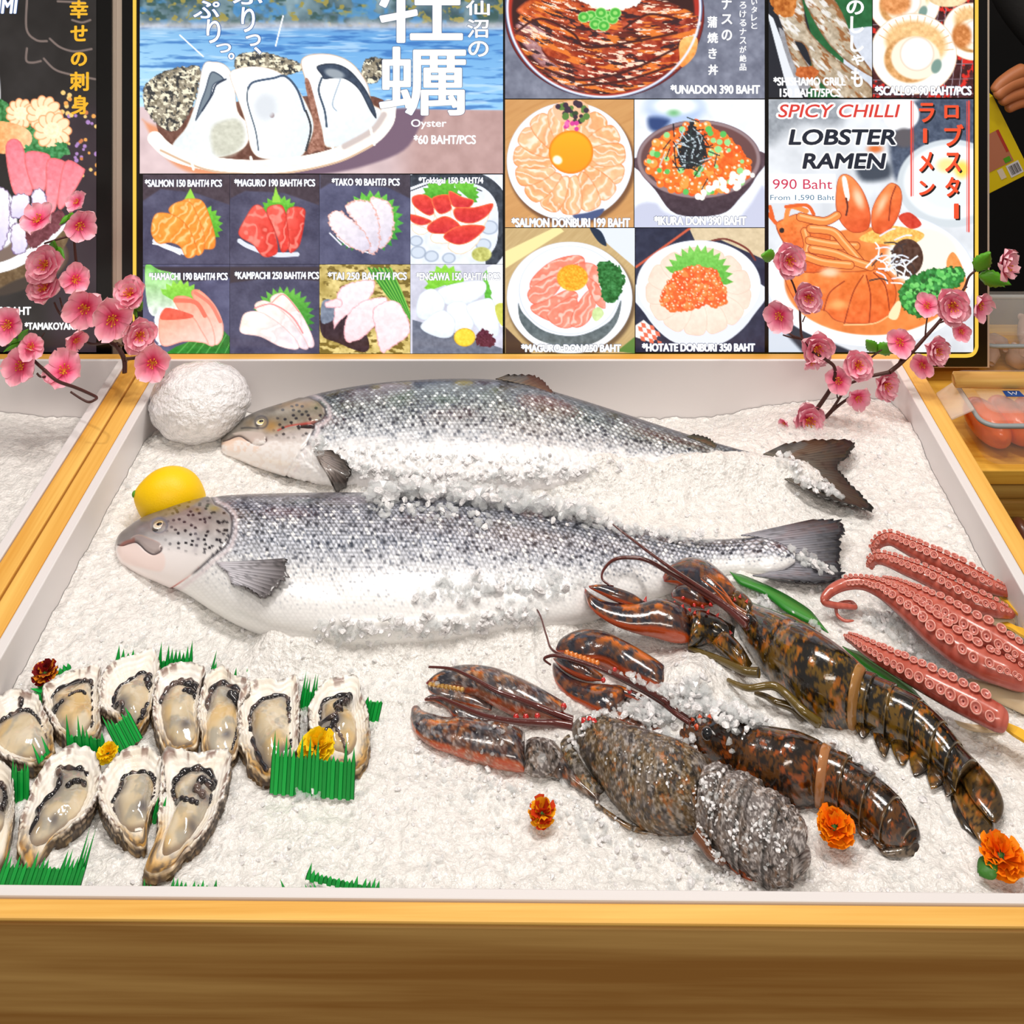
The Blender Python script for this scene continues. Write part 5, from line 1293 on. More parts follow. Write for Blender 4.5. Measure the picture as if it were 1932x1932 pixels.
    for path, wd in mantles:
        n = 70
        P2 = spline(q(path), n)
        P = []
        for k in range(n):
            w = gp(P2[k][0], P2[k][1], hr)
            d = np.hypot(x - w[0], y - w[1]); i = np.unravel_index(np.argmin(d), d.shape)
            zsurf = zz[i] if d[i] < .004 else hr - .004
            P.append((w[0], w[1], ZI + zsurf + .0001))
        P = np.array(P)
        P[:, 2] = np.convolve(np.pad(P[:, 2], 3, mode='edge'), np.ones(7) / 7, 'valid')
        R_ = wd * 0.0015 * (1 + .22 * np.sin(np.arange(n) * .8 + seed) + .10 * (rng.rand(n) - .5)) * np.clip(np.minimum(np.arange(n), n - 1 - np.arange(n)) / 5 + .25, 0, 1)
        P[:, :2] += np.stack([np.sin(np.arange(n) * 1.1 + seed), np.cos(np.arange(n) * .9)], -1) * .00035
        Vt, Ft = tube_data(P, R_, 10)
        tq = fbm(Vt[:, 0] * 160, Vt[:, 1] * 160, seed, 2)[:, None]
        cc = np.array([[30, 26, 30]]) * (.7 + tq * .6) + sstep(.55, .75, tq) * np.array([[66, 52, 40]])
        mb.add(Vt, Ft, lin(np.clip(cc, 0, 255)))
    mb.build('mantle', M_MANTLE, root)
    return root
class Q:
    def __init__(s, ox, oy, sc): s.ox, s.oy, s.s = ox, oy, sc
    def __call__(s, pts): return [(s.ox + p[0] / s.s, s.oy + p[1] / s.s) for p in pts]
q4, q5 = Q(0, 1180, 3.714), Q(350, 1180, 3.714)
oyster('round cream oyster at the left edge below the dark red marigold', q4, [(-60, 560), (0, 490), (80, 455), (170, 455), (250, 490), (300, 560), (350, 660), (375, 760), (360, 850), (300, 900), (200, 925), (100, 915), (0, 890), (-70, 800), (-90, 680)],
       [(-40, 640), (30, 600), (130, 560), (220, 570), (290, 640), (330, 740), (340, 820), (270, 880), (150, 885), (40, 860), (-30, 780)], [([(140, 470), (155, 510), (170, 550), (215, 565), (150, 580), (60, 610), (0, 650)], 1.5), ([(215, 565), (290, 640), (335, 730)], 1.1)], (375, 850), seed=1)
oyster('oyster with straight right rim beside the dark red marigold', q4, [(310, 430), (400, 370), (520, 300), (640, 275), (700, 300), (705, 420), (700, 560), (690, 700), (620, 760), (560, 810), (480, 760), (380, 680), (320, 560)],
       [(350, 470), (420, 390), (540, 345), (640, 345), (650, 480), (650, 620), (600, 700), (550, 790), (470, 720), (390, 650), (350, 560)], [([(640, 350), (560, 350), (450, 385), (370, 450), (345, 520), (400, 545), (435, 525), (400, 555), (360, 580), (380, 650), (440, 690), (500, 760)], 1.3), ([(560, 370), (640, 350), (650, 440), (655, 560), (650, 650)], 1.6), ([(480, 490), (540, 450), (600, 460)], .8)], (530, 800), seed=2)
oyster('highest oyster of the top row, tapering down to its left side', q4, [(690, 430), (720, 330), (820, 240), (960, 195), (1060, 170), (1100, 210), (1110, 320), (1080, 440), (1050, 560), (960, 700), (900, 660), (780, 600), (720, 560)],
       [(800, 480), (830, 400), (920, 340), (1000, 290), (1060, 300), (1070, 420), (1010, 580), (940, 650), (860, 620), (800, 560)], [([(1050, 290), (960, 310), (880, 360), (810, 410), (790, 490), (810, 515), (850, 515), (860, 560), (850, 600)], 1.3), ([(1050, 300), (1030, 370), (1065, 430), (1010, 540), (970, 620)], 2.0)], (940, 700), seed=3)
oyster('oyster with a dark round spot standing in front of the green leaf tips', q4, [(1100, 330), (1180, 270), (1280, 255), (1400, 275), (1440, 310), (1400, 420), (1390, 560), (1390, 760), (1340, 820), (1220, 850), (1130, 780), (1080, 640), (1080, 480)],
       [(1110, 520), (1160, 410), (1240, 350), (1340, 340), (1390, 400), (1370, 560), (1380, 740), (1330, 800), (1220, 790), (1130, 680)], [([(1390, 400), (1340, 345), (1250, 350), (1180, 400), (1120, 500), (1105, 580), (1130, 680)], 1.7), ([(1210, 370), (1300, 380), (1385, 410), (1370, 450), (1280, 440)], 1.9)], (1240, 850), [(1300, 665, 45)], seed=4)
oyster('narrow oyster with brown purple left rim in the middle of the top row', q5, [(120, 430), (160, 330), (230, 275), (280, 280), (340, 350), (430, 370), (450, 440), (380, 560), (370, 760), (310, 880), (150, 860), (110, 720), (90, 580)],
       [(140, 560), (160, 440), (210, 375), (290, 370), (400, 420), (440, 460), (380, 500), (370, 640), (360, 760), (300, 870), (170, 850), (135, 700)], [([(150, 540), (170, 440), (220, 380), (300, 380), (380, 420), (440, 450), (380, 500), (330, 460), (320, 490), (370, 520)], 2.0), ([(370, 560), (355, 700), (320, 830)], .9)], (200, 870), [(290, 730, 40)], seed=5)
oyster('white rimmed oyster behind the upright green leaf divider', q5, [(380, 480), (440, 390), (560, 370), (680, 370), (770, 350), (790, 460), (790, 620), (780, 830), (700, 940), (580, 1000), (470, 940), (390, 800), (370, 640)],
       [(450, 560), (520, 480), (620, 445), (720, 450), (730, 600), (745, 760), (740, 850), (640, 920), (560, 950), (490, 820), (455, 680)], [([(720, 450), (620, 450), (530, 490), (460, 560), (445, 640), (470, 740), (520, 860), (580, 960)], 1.5), ([(722, 450), (725, 560), (745, 680), (740, 820)], 2.0)], (520, 980), [(690, 830, 40)], seed=6)
oyster('rightmost oyster, white with a brown hinge, behind the yellow marigold', q5, [(870, 600), (910, 460), (1010, 370), (1120, 340), (1215, 345), (1225, 450), (1270, 580), (1285, 720), (1270, 880), (1200, 950), (1100, 940), (980, 900), (900, 760)],
       [(940, 520), (1030, 460), (1160, 430), (1150, 520), (1190, 600), (1200, 740), (1150, 840), (1040, 830), (930, 760), (940, 640)], [([(1160, 435), (1080, 465), (970, 490), (945, 560), (950, 640), (1060, 635), (1020, 690), (950, 720), (905, 745)], 1.5), ([(1160, 440), (1120, 510), (1060, 555), (1080, 600)], 2.0), ([(1060, 600), (1045, 680), (1100, 760), (1130, 830)], .8)], (1240, 940), seed=7)
oyster('brown oyster cut off by the left edge in the front row', q4, [(-120, 960), (0, 950), (60, 1000), (90, 1080), (95, 1300), (60, 1500), (20, 1640), (-60, 1680), (-140, 1400)], [(-80, 1050), (20, 1050), (40, 1180), (20, 1350), (-60, 1400)],
       [([(-40, 1080), (20, 1120), (30, 1200), (10, 1260)], 1.6)], (0, 1640), seed=8)
oyster('large long oyster slanting to a brown tip in the front row', q4, [(250, 1060), (340, 940), (450, 850), (560, 835), (660, 880), (695, 1000), (690, 1140), (640, 1250), (480, 1400), (330, 1480), (230, 1650), (150, 1560), (135, 1450), (170, 1290)],
       [(400, 960), (500, 950), (600, 950), (650, 1060), (620, 1160), (560, 1280), (420, 1390), (280, 1480), (190, 1470), (240, 1320), (290, 1200), (390, 1120)], [([(590, 950), (540, 975), (450, 960), (405, 980), (425, 1060), (380, 1150), (280, 1220), (260, 1310), (200, 1400)], 1.5), ([(590, 960), (650, 1060), (620, 1160), (560, 1270), (440, 1370)], 1.3), ([(470, 1120), (540, 1070), (600, 1080)], 1.4)], (200, 1640), [(380, 1330, 30)], seed=9)
oyster('smaller oyster with brown pointed tip below the small yellow flower', q4, [(690, 1130), (730, 1010), (850, 890), (960, 845), (1080, 870), (1140, 960), (1145, 1140), (1080, 1230), (1040, 1330), (1020, 1490), (930, 1480), (830, 1400), (730, 1280)],
       [(840, 1100), (860, 1020), (960, 990), (1050, 990), (1090, 1060), (1060, 1200), (1030, 1350), (930, 1385), (830, 1350), (790, 1240), (800, 1160)], [([(1040, 990), (940, 985), (860, 1030), (850, 1110), (790, 1170), (800, 1260), (810, 1340)], 1.4), ([(1040, 990), (1090, 1070), (1060, 1180)], 1.5)], (990, 1500), [(1000, 1240, 40)], seed=10)
oyster('nearest oyster, long with a curled dark mantle and thick grey shell side', q4, [(1150, 900), (1260, 870), (1340, 890), (1420, 880), (1560, 860), (1610, 890), (1600, 1050), (1540, 1240), (1420, 1430), (1280, 1560), (1180, 1680), (1060, 1680), (1020, 1630), (1090, 1450), (1120, 1250)],
       [(1210, 1100), (1240, 1010), (1330, 960), (1440, 960), (1500, 1030), (1500, 1140), (1470, 1240), (1400, 1370), (1280, 1500), (1160, 1550), (1140, 1480), (1190, 1320), (1240, 1200)], [([(1220, 1060), (1270, 1000), (1380, 955), (1480, 990), (1495, 1080), (1420, 1060), (1380, 1130), (1440, 1170)], 2.0), ([(1220, 1060), (1220, 1130), (1280, 1200), (1390, 1230)], 1.3), ([(1480, 1120), (1460, 1240), (1400, 1350)], .8)], (1050, 1670), [(1350, 1360, 45)], seed=11)

# ------------------------------------------------------------------ green plastic leaf dividers
M_LEAF = pmat('green_plastic_leaf', rough=0.35, spec=0.5, attr=True)
def divider(label, q, a, b, tips, lean, n, seed, h0=0.0, full=False):
    """base edge a..b; tips = (low, high) tooth length; lean = direction the teeth point, all measured in face units"""
    rng = random.Random(seed)
    (ax, ay), (bx, by) = q([a, b])
    A, B = gp(ax, ay, h0), gp(bx, by, h0)
    s = q.s
    root = None
    V = []; Fs = []; Cc = []
    for k in range(n):
        for half in range(2):
            pass
        u0, u1 = k / n, (k + 1) / n
        P0, P1 = A.lerp(B, u0), A.lerp(B, u1)
        sc = F / P0[1]
        lx, ly = lean[0] / s / sc, -lean[1] / s / sc
        ln = math.hypot(lx, ly)
        d = Vector((lx, 0.30 * ly, ly * 0.80)) / max(ln, 1e-9)
        low = tips[0] / s / sc; high = low + (tips[1] - tips[0]) / s / sc * rng.uniform(.05, 1.0) ** 1.2
        if k in (0,) and not full: high = low + (tips[1] - tips[0]) / s / sc
        w = (P1 - P0)
        zig = Vector((0, -0.0006 if k % 2 else 0.0006, 0))
        o = len(V)
        g = 0.10
        pts = [P0, P0 + w * g, P1 - w * g, P1, P0 + d * low, P0 + w * g + d * low, P1 - w * g + d * low, P1 + d * low, P0 + w * .5 + d * high]
        V += [p + zig * (1 if i in (1, 2, 5, 6) else 0) for i, p in enumerate(pts)]
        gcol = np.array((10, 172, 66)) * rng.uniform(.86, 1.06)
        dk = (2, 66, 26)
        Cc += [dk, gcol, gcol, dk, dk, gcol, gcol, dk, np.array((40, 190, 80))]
        Fs += [(o, o + 1, o + 5, o + 4), (o + 1, o + 2, o + 6, o + 5), (o + 2, o + 3, o + 7, o + 6), (o + 4, o + 5, o + 8), (o + 5, o + 6, o + 8), (o + 6, o + 7, o + 8)]
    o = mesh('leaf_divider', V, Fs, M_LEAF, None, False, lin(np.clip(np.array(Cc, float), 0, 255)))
    solid(o, 0.0004, 0)
    return set_props(o, label, 'leaf garnish', 'green plastic leaf dividers')
q1 = Q(0, 0, 1)
divider('thin green leaf tips poking up behind the highest oyster', q4, (806, 262), (980, 240), (8, 120), (0, -1), 5, 1)
divider('green leaf divider with tall tips behind the spotted oyster', q4, (1100, 320), (1345, 300), (60, 200), (0, -1), 9, 2)
divider('single green leaf spike above the narrow brown rimmed oyster', q5, (178, 310), (215, 300), (6, 135), (10, -60), 2, 3)
divider('low green leaf tips behind the white rimmed oyster', q5, (330, 385), (700, 385), (6, 90), (3, -40), 14, 4)
divider('green leaf divider between the two rightmost oysters', q5, (795, 600), (900, 610), (130, 275), (4, -40), 6, 5)
divider('short green leaf stub at the right of the rightmost oyster', q5, (1225, 690), (1345, 700), (150, 190), (12, -60), 5, 6)
divider('green leaf lying fanwise to the lower right of the marigold oyster', q4, (840, 905), (1000, 790), (190, 300), (-130, -200), 9, 7, 0.012)
divider('green leaf divider behind the long front oyster, left of the fan leaf', q4, (470, 870), (740, 900), (90, 240), (-20, -100), 10, 8, 0.008)
divider('small green leaf tips at the lower right of the round oyster', q4, (270, 975), (350, 890), (20, 150), (-50, -90), 4, 9, 0.01)
divider('green leaf scrap right of the dark red marigold', q4, (385, 360), (500, 300), (20, 60), (-20, -50), 4, 10, 0.006)
divider('green leaf scrap below the dark red marigold', q4, (290, 550), (320, 420), (40, 170), (-120, -30), 4, 11, 0.006)
divider('upright green leaf between the round oyster and the long front oyster', q4, (80, 1260), (205, 1250), (215, 310), (-8, -60), 6, 12)
divider('green leaf scrap under the left side of the smaller pointed oyster', q4, (785, 1490), (880, 1480), (50, 90), (6, -60), 4, 13)
divider('green leaf piece between the smaller pointed oyster and the nearest oyster', q4, (1050, 1410), (1130, 1385), (120, 200), (10, -60), 4, 21)
divider('wide green leaf divider in the front left corner of the tray', q4, (-30, 1822), (560, 1830), (110, 250), (14, -60), 20, 14, 0.004)
divider('tall slanting green leaf tips at the right end of the corner divider', q4, (500, 1828), (565, 1830), (120, 390), (22, -110), 3, 15, 0.003)
divider('green leaf tips over the front rim, left of the other rim leaves', q4, (1000, 1850), (1110, 1850), (6, 70), (-4, -40), 5, 16, 0.002)
divider('green leaf tips over the front rim below the nearest oyster', q4, (1190, 1855), (1520, 1860), (8, 85), (3, -40), 11, 17, 0.002)
divider('curved sparse green leaf at the front rim left of the lying leaf', q5, (690, 1885), (980, 1890), (8, 110), (-20, -40), 9, 18, 0.002)
divider('green leaf strip lying at the front rim, slanting down to the right', q5, (840, 1785), (1380, 1905), (40, 120), (8, -40), 18, 19, 0.006)
divider('large upright green leaf divider in front of the two right oysters', q5, (588, 1180), (1180, 1225), (240, 420), (0, -60), 21, 20, 0.004)

def blade(label, q, A, B, h=0.010):
    n = 40
    a, b = spline(q(A), n), spline(q(B), n)
    w = np.minimum(1, np.minimum(np.arange(n), n - 1 - np.arange(n)) / 9 + .05)[:, None]
    m = (a + b) / 2; a = m + (a - m) * w; b = m + (b - m) * w
    V = []; Cc = []
    for i in range(n):
        for j in range(5):
            k = j / 4
            p = a[i] * (1 - k) + b[i] * k
            V.append(gp(p[0], p[1], h + .003 * math.sin(math.pi * k)))
            Cc.append((34, 112 + 20 * k, 30) if j != 2 else (64, 140, 50))
    o = mesh('bamboo_leaf', V, quads(n, 5), M_LEAF, None, True, lin(np.array(Cc)))
    solid(o, 0.0006, 0)
    set_props(o, label, 'leaf garnish', 'long green leaves under the seafood')
q3, q8 = Q(1200, 780, 2.64), Q(1500, 980, 4.39)
blade('long green leaf on the ice between the rear lobster claw and the octopus', q3, [(465, 778), (520, 800), (640, 850), (760, 910), (880, 990), (962, 1075)], [(470, 800), (510, 850), (640, 905), (740, 985), (860, 1050), (955, 1112)], 0.012)
blade('long dark green leaf under the nearest octopus tentacle', q8, [(390, 1030), (560, 1110), (760, 1240), (950, 1380), (1190, 1600)], [(395, 1070), (540, 1230), (740, 1360), (930, 1500), (1180, 1640)], 0.006)

# ------------------------------------------------------------------ marigold heads
M_PETAL = pmat('marigold_petal', rough=0.55, spec=0.3, sss=0.15, attr=True)
M_GREEN = pmat('green_leaf', (60, 120, 40), 0.45)
def marigold(label, px, py, r, cols, seed, h=0.012, squash=.5, n=46, leaf=None):
    rng = random.Random(seed)
    c = np.array(gp(px, py, h)); R = r / F * c[1]
    t = thing('marigold', label, 'flower', tuple(gp(px, py)), 'marigold heads on the ice')
    mb = MB()
    for k in range(n):
        f = k / n
        a = k * 2.39996 + rng.uniform(-.2, .2)
        el = math.asin(min(1, f ** .75)) * 1.0 + rng.uniform(-.08, .08)
        d = np.array([math.cos(a) * math.cos(el), math.sin(a) * math.cos(el), math.sin(el) * squash + .05])
        d = np.array([d[0], d[1] * .75 - d[2] * .65, d[1] * .65 + d[2] * .75])
        d /= np.linalg.norm(d)
        side = np.cross(d, (0, 0, 1)); side /= np.linalg.norm(side) + 1e-9
        up = np.cross(side, d)
        ln = R * rng.uniform(.75, 1.12); w = R * rng.uniform(.22, .34)
        V = []; Cc = []
        c0, c1 = rng.choice(cols)
        for i in range(5):
            s = i / 4
            for j in range(5):
                q = j / 2 - 1
                ww = w * (.25 + .9 * s ** .7) * q
                ruf = R * .10 * math.sin(j * 2.6 + k) * s
                V.append(c + d * ln * (.25 + .75 * s - .10 * q * q * s) + side * ww + up * (ruf + R * .10 * s * s - R * .06 * q * q))
                V[-1] = c + (V[-1] - c) * np.array([1, 1, .72])
                Cc.append(np.array(c0) * (1 - s) + np.array(c1) * s if abs(q) < .9 else np.array(c1) * 1.0)
        mb.add(V, quads(5, 5), lin(np.clip(np.array(Cc), 0, 255)))
    mb.build('petals', M_PETAL, t)
    V, Fs = ellipsoid(c + np.array([0, R * .22, -R * .22]), (R * .3, R * .3, R * .3), 8, 14)
    mesh('calyx', V, Fs, M_GREEN, t)
    if leaf:
        a, b = leaf
        A, B = np.array(gp(*a, .012)), np.array(gp(*b, .006))
        V = []
        for i in range(9):
            s = i / 8; wd = .0085 * math.sin(math.pi * (s * .92 + .04))
            p = A + (B - A) * s; nrm = np.array([-(B - A)[1], (B - A)[0], 0]); nrm /= np.linalg.norm(nrm)
            V += [p + nrm * wd, p + np.array([0, 0, .002]), p - nrm * wd]
        solid(mesh('leaf', V, quads(9, 3), M_GREEN, t), .0006)
YE, OR, DR = [((240, 170, 0), (255, 214, 10)), ((250, 190, 0), (255, 226, 40))], [((226, 86, 0), (255, 128, 0)), ((240, 104, 0), (255, 150, 10))], [((90, 10, 14), (150, 20, 20)), ((120, 16, 16), (226, 140, 30)), ((80, 8, 14), (120, 16, 22))]
marigold('dark red marigold edged in yellow at the top left of the oysters', 85, 1268, 25, DR, 1)
marigold('small yellow marigold above the smaller pointed oyster', 205, 1420, 21, YE, 2, h=.016)
marigold('big yellow marigold tucked behind the large upright green leaf', 598, 1410, 36, YE, 3, h=.020, n=64)
marigold('orange and red marigold alone on the ice left of the frosted lobster', 1022, 1532, 28, [((226, 140, 10), (246, 170, 20)), ((170, 30, 10), (214, 66, 16))], 4, h=.008)
marigold('orange marigold resting against the tail of the middle lobster', 1574, 1560, 38, OR, 5, h=.012, n=56)
marigold('orange marigold with green leaf by the tail fan of the rear lobster', 1888, 1614, 42, OR, 6, h=.010, n=56, leaf=((1880, 1625), (1846, 1650)))
# ------------------------------------------------------------------ lobsters
def lob_mat(name, rough, coat, bump):
    return pmat(name, rough=rough, spec=0.6, coat=coat, coat_rough=0.06, attr=True, bump=bump)
M_LOB = lob_mat('lobster_shell', 0.16, 0.9, (260, 0.25, 0.0012))
M_FROST = lob_mat('frosted_shell', 0.5, 0.15, (330, 0.9, 0.0022))

def blob_verts(A, B, r, n=48, k=28, hmin=0.0, lift=0.55, ends=(.35, .35), samp=None, taper=(1.0, 1.0), bump=None):
    """closed body between two outline edges; r = thickness / half width (scalar or list along the body)"""
    A, B = spline(A, n), spline(B, n)
    t = np.linspace(0, 1, n)
    rr = np.interp(t, np.linspace(0, 1, len(r)), r) if hasattr(r, '__len__') else np.full(n, r)
    hm = np.interp(t, np.linspace(0, 1, len(hmin)), hmin) if hasattr(hmin, '__len__') else np.full(n, hmin)
    P = np.zeros((n, k, 3)); UV = np.zeros((n, k, 2)); PX = np.zeros((n, k, 2))
    th = np.linspace(0, 2 * np.pi, k, endpoint=False)
    prof = np.ones(n)
    if ends[0] > 0: prof = np.minimum(prof, np.sqrt(np.clip(1 - (1 - np.clip(t / ends[0], 0, 1)) ** 2, 0, 1)) * .98 + .02)
    if ends[1] > 0: prof = np.minimum(prof, np.sqrt(np.clip(1 - (1 - np.clip((1 - t) / ends[1], 0, 1)) ** 2, 0, 1)) * .98 + .02)
    for i in range(n):
        m = (A[i] + B[i]) / 2; d = (A[i] - B[i]) / 2
        h = hm[i] + 0.004
        for it in range(2):
            c = np.array(gp(m[0], m[1], h)); w = np.array(gp(m[0] + d[0], m[1] + d[1], h)) - c
            L = np.linalg.norm(w); T = rr[i] * L * prof[i]
            h = hm[i] + T * lift
        dl = np.hypot(*d) + 1e-9
        s = dl / math.hypot(dl, T * F / c[1] * abs(d[1]) / dl)
        w = w * s
        g = np.ones(k) if bump is None else bump(t[i], np.cos(th), np.sin(th))
        P[i] = c + (np.cos(th) * g)[:, None] * w + (np.sin(th) * g)[:, None] * np.array([0, 0, T])
        UV[i, :, 0] = t[i]; UV[i, :, 1] = np.cos(th)
        PX[i] = m + (1 - 2 * th / np.pi)[:, None] * d * 1.25
    V = P.reshape(-1, 3)
    Fq = [tuple(q) for q in quads(n, k, True)]
    V = np.vstack([V, P[0].mean(0), P[-1].mean(0)])
    a, b = n * k, n * k + 1
    for j in range(k):
        Fq.append((a, (j + 1) % k, j)); Fq.append((b, (n - 1) * k + j, (n - 1) * k + (j + 1) % k))
    UVf = np.vstack([UV.reshape(-1, 2), [(0, 0)], [(1, 0)]]); PXf = np.vstack([PX.reshape(-1, 2), (A[0] + B[0])[None] / 2, (A[-1] + B[-1])[None] / 2])
    SN = np.r_[np.tile(np.sin(th), n), 0, 0]
    return V, Fq, UVf, PXf, SN

class Pal:
    """colours of one animal's shell"""
    def __init__(s, base, olive, orange, seed, amt=(.5, .62), frost=0.0):
        s.base, s.olive, s.orange, s.seed, s.amt, s.frost = base, olive, orange, seed, amt, frost
    def body(s, px, uv, sn):
        x, y = px[:, 0], px[:, 1]
        n1 = fbm(x / 18, y / 18, s.seed, 4); n2 = fbm(x / 6 + 40, y / 6, s.seed + 3, 4); n3 = fbm(x / 11 + 9, y / 11 + 70, s.seed + 6, 4)
        side = sstep(.35, -.9, uv[:, 1])
        c = np.tile(np.array(s.base, float), (len(x), 1))
        c = mixc(c, s.olive, sstep(s.amt[0] - .12 * side, s.amt[1] - .12 * side, .55 * n1 + .45 * n2))
        c = mixc(c, s.orange, sstep(.64 - .05 * side, .73 - .05 * side, n3) * .8)
        c = mixc(c, (16, 13, 10), sstep(.58, .68, fbm(x / 6 + 3, y / 6 + 8, s.seed + 9, 3)) * .8)
        return s.cold(c, x, y)
    def cold(s, c, x, y):
        if s.frost:
            f = fbm(x / 20 + 4, y / 20, s.seed + 20, 4); g = fbm(x / 5, y / 5, s.seed + 21, 3)
            c = mixc(c, (112, 104, 102), sstep(.44, .62, f) * s.frost * .9)
            c = mixc(c, (216, 210, 208), sstep(.55, .70, g) * s.frost * .85)
            c = mixc(c, (226, 222, 220), sstep(.64, .72, fbm(x / 3.2, y / 3.2, s.seed + 22, 2)) * s.frost * .55)
        return c
    def claw(s, px, uv, sn):
        x, y = px[:, 0], px[:, 1]; v = uv[:, 1]
        n = fbm(x / 14, y / 14, s.seed + 11, 4); n2 = fbm(x / 5, y / 5, s.seed + 13, 3)
        c = np.tile(np.array((40, 40, 50), float), (len(x), 1)) + (n2[:, None] - .5) * 34
        c = mixc(c, (96, 54, 40), sstep(.48, .62, n) * .7)
        c = mixc(c, (222, 112, 20), sstep(.56, .66, fbm(x / 20 + 8, y / 15, s.seed + 15, 4)) * np.exp(-((v - .1) / .5) ** 2) * .95)
        c = mixc(c, (150, 84, 40), sstep(.55, .7, fbm(x / 7 + 18, y / 7, s.seed + 16, 3)) * .6)
        lo = sstep(-.02, -.35, sn) * sstep(-.1, -.5, v)
        c = mixc(c, (184, 72, 24), np.maximum(sstep(-.86, -.97, v), lo)); c = mixc(c, (104, 34, 28), sstep(.92, 1.0, v) * .6)
        c = mixc(c, (140, 24, 22), sstep(.10, .0, uv[:, 0]) * .8)
        return s.cold(c, x, y)
def blob(name, parent, q, A, B, r, pal, kind='body', mat=None, **kw):
    V, Fq, UV, PX, SN = blob_verts(q(A), q(B), r, **kw)
    c = pal(PX, UV, SN) if callable(pal) else getattr(pal, kind)(PX, UV, SN)
    return mesh(name, V, Fq, mat or M_LOB, parent, True, lin(np.clip(c, 0, 255)))
def feeler(name, parent, q, path, hs, r0, r1, col, n=60, mat=None):
    P2 = spline(q(path), n); h = np.interp(np.linspace(0, 1, n), np.linspace(0, 1, len(hs)), hs)
    P = [gp(P2[i][0], P2[i][1], h[i]) for i in range(n)]
    mb = MB().tube(P, np.linspace(r0, r1, n), 7, lin(col))
    return mb.build(name, mat or M_LOB, parent)
def spines(parent, q, pts, h, r, col=(196, 30, 24)):
    mb = MB()
    for (x, y), (dx, dy) in pts:
        a, b = q([(x, y), (x + dx, y + dy)])
        p = np.array(gp(a[0], a[1], h)); t = np.array(gp(b[0], b[1], h + .002))
        mb.tube([p, (p + t) / 2, t], [r, r * .6, r * .08], 6, lin(col))
    return mb.build('spines', M_LOB, parent)
qc6, qc7, q26 = Q(750, 1030, 3.22), Q(1300, 1030, 2.883), Q(650, 680, 2.76)

def crust(t, c, s):
    return 1 + .09 * (fbm(t * 5 + 3 + 0 * c, np.arctan2(s, c) * 3.5 + 20, 91, 4) - .5) * 2
def tail(parent, q, A, B, cuts, r, pal, mat, flap=None, hmin=0.0, bump=None):
    """overlapping rings; cuts = positions along A..B"""
    a, b = spline(A, 200), spline(B, 200)
    for i in range(len(cuts) - 1):
        u0, u1 = max(0, cuts[i] - .012), min(1, cuts[i + 1] + .025)
        ks = [int(u * 199) for u in np.linspace(u0, u1, 6)]
        grow = np.linspace(.96, 1.055, 6)
        AA, BB = [], []
        for k, g in zip(ks, grow):
            m = (a[k] + b[k]) / 2; d = (a[k] - b[k]) / 2 * g
            AA.append(tuple(m + d)); BB.append(tuple(m - d))
        def colr(PX, UV, SN, pal=pal):
            c = pal.body(PX, UV, SN)
            c = mixc(c, (150, 130, 96), sstep(.90, .97, UV[:, 0]) * .75 * (1 - pal.frost)); c = mixc(c, (18, 15, 12), np.exp(-((UV[:, 0] - .80) / .06) ** 2) * .6)
            return c
        sg_ = blob('tail_segment', parent, q, AA, BB, r, colr, mat=mat, n=30, k=220 if mat is M_FROST else 110, ends=(.03, .05), hmin=hmin, bump=bump)
        if flap is not None and i < len(flap):
            (x0, y0), (x1, y1), (x2, y2) = flap[i]
            fa = [(x0, y0 - 20), (x0 * .62 + x2 * .38 - 8, y0 * .5 + y2 * .5), (x0 * .25 + x2 * .75, y0 * .1 + y2 * .9), (x2, y2)]; fb_ = [(x1, y1 - 20), (x1 * .9 + x2 * .1 + 4, y1 * .5 + y2 * .5), (x1 * .5 + x2 * .5, y1 * .12 + y2 * .88), (x2 + 2, y2 + 2)]
            blob('pleura', sg_, q, fb_, fa, .30, lambda PX, UV, SN, pal=pal: mixc(pal.body(PX, UV, SN), (134, 84, 24), .55 * np.exp(-((UV[:, 0] - .5) / .4) ** 2) * np.exp(-(UV[:, 1] / .6) ** 2)), mat=mat, n=24, k=24, ends=(.05, .25), lift=.4, hmin=0.004)

# ---- rear lobster
PC = Pal((22, 18, 14), (104, 76, 16), (186, 104, 14), 3, (.56, .64))
lc_ = thing('lobster', 'rear lobster with long feelers crossing the front salmon, next to the octopus', 'lobster', tuple(gp(1500, 1270)), 'whole lobsters on ice')
def groove(u0):
    return lambda t, c, s: 1 - .035 * np.exp(-((t - u0 - .05 * c) / .018) ** 2)
cp = blob('carapace', lc_, qc7, [(205, 322), (290, 300), (390, 348), (520, 412), (680, 498), (830, 592), (930, 662), (985, 708)], [(195, 345), (245, 440), (300, 545), (370, 650), (470, 765), (600, 885), (750, 958), (868, 966)], [.55, .7, .8, .85, .85, .82], PC, n=130, k=110, ends=(.10, .06), bump=groove(.52))
blob('carapace_rim', cp, qc7, [(960, 690), (988, 712), (1000, 730)], [(835, 960), (870, 968), (905, 960)], .86, lambda PX, UV, SN: np.tile(np.array((168, 120, 62.)), (len(PX), 1)), n=10, k=48, ends=(.05, .05))
feeler('rostrum', lc_, qc7, [(300, 380), (255, 345), (215, 300), (190, 262)], [.045, .048, .05, .052], .0045, .0006, (120, 66, 26), 20)
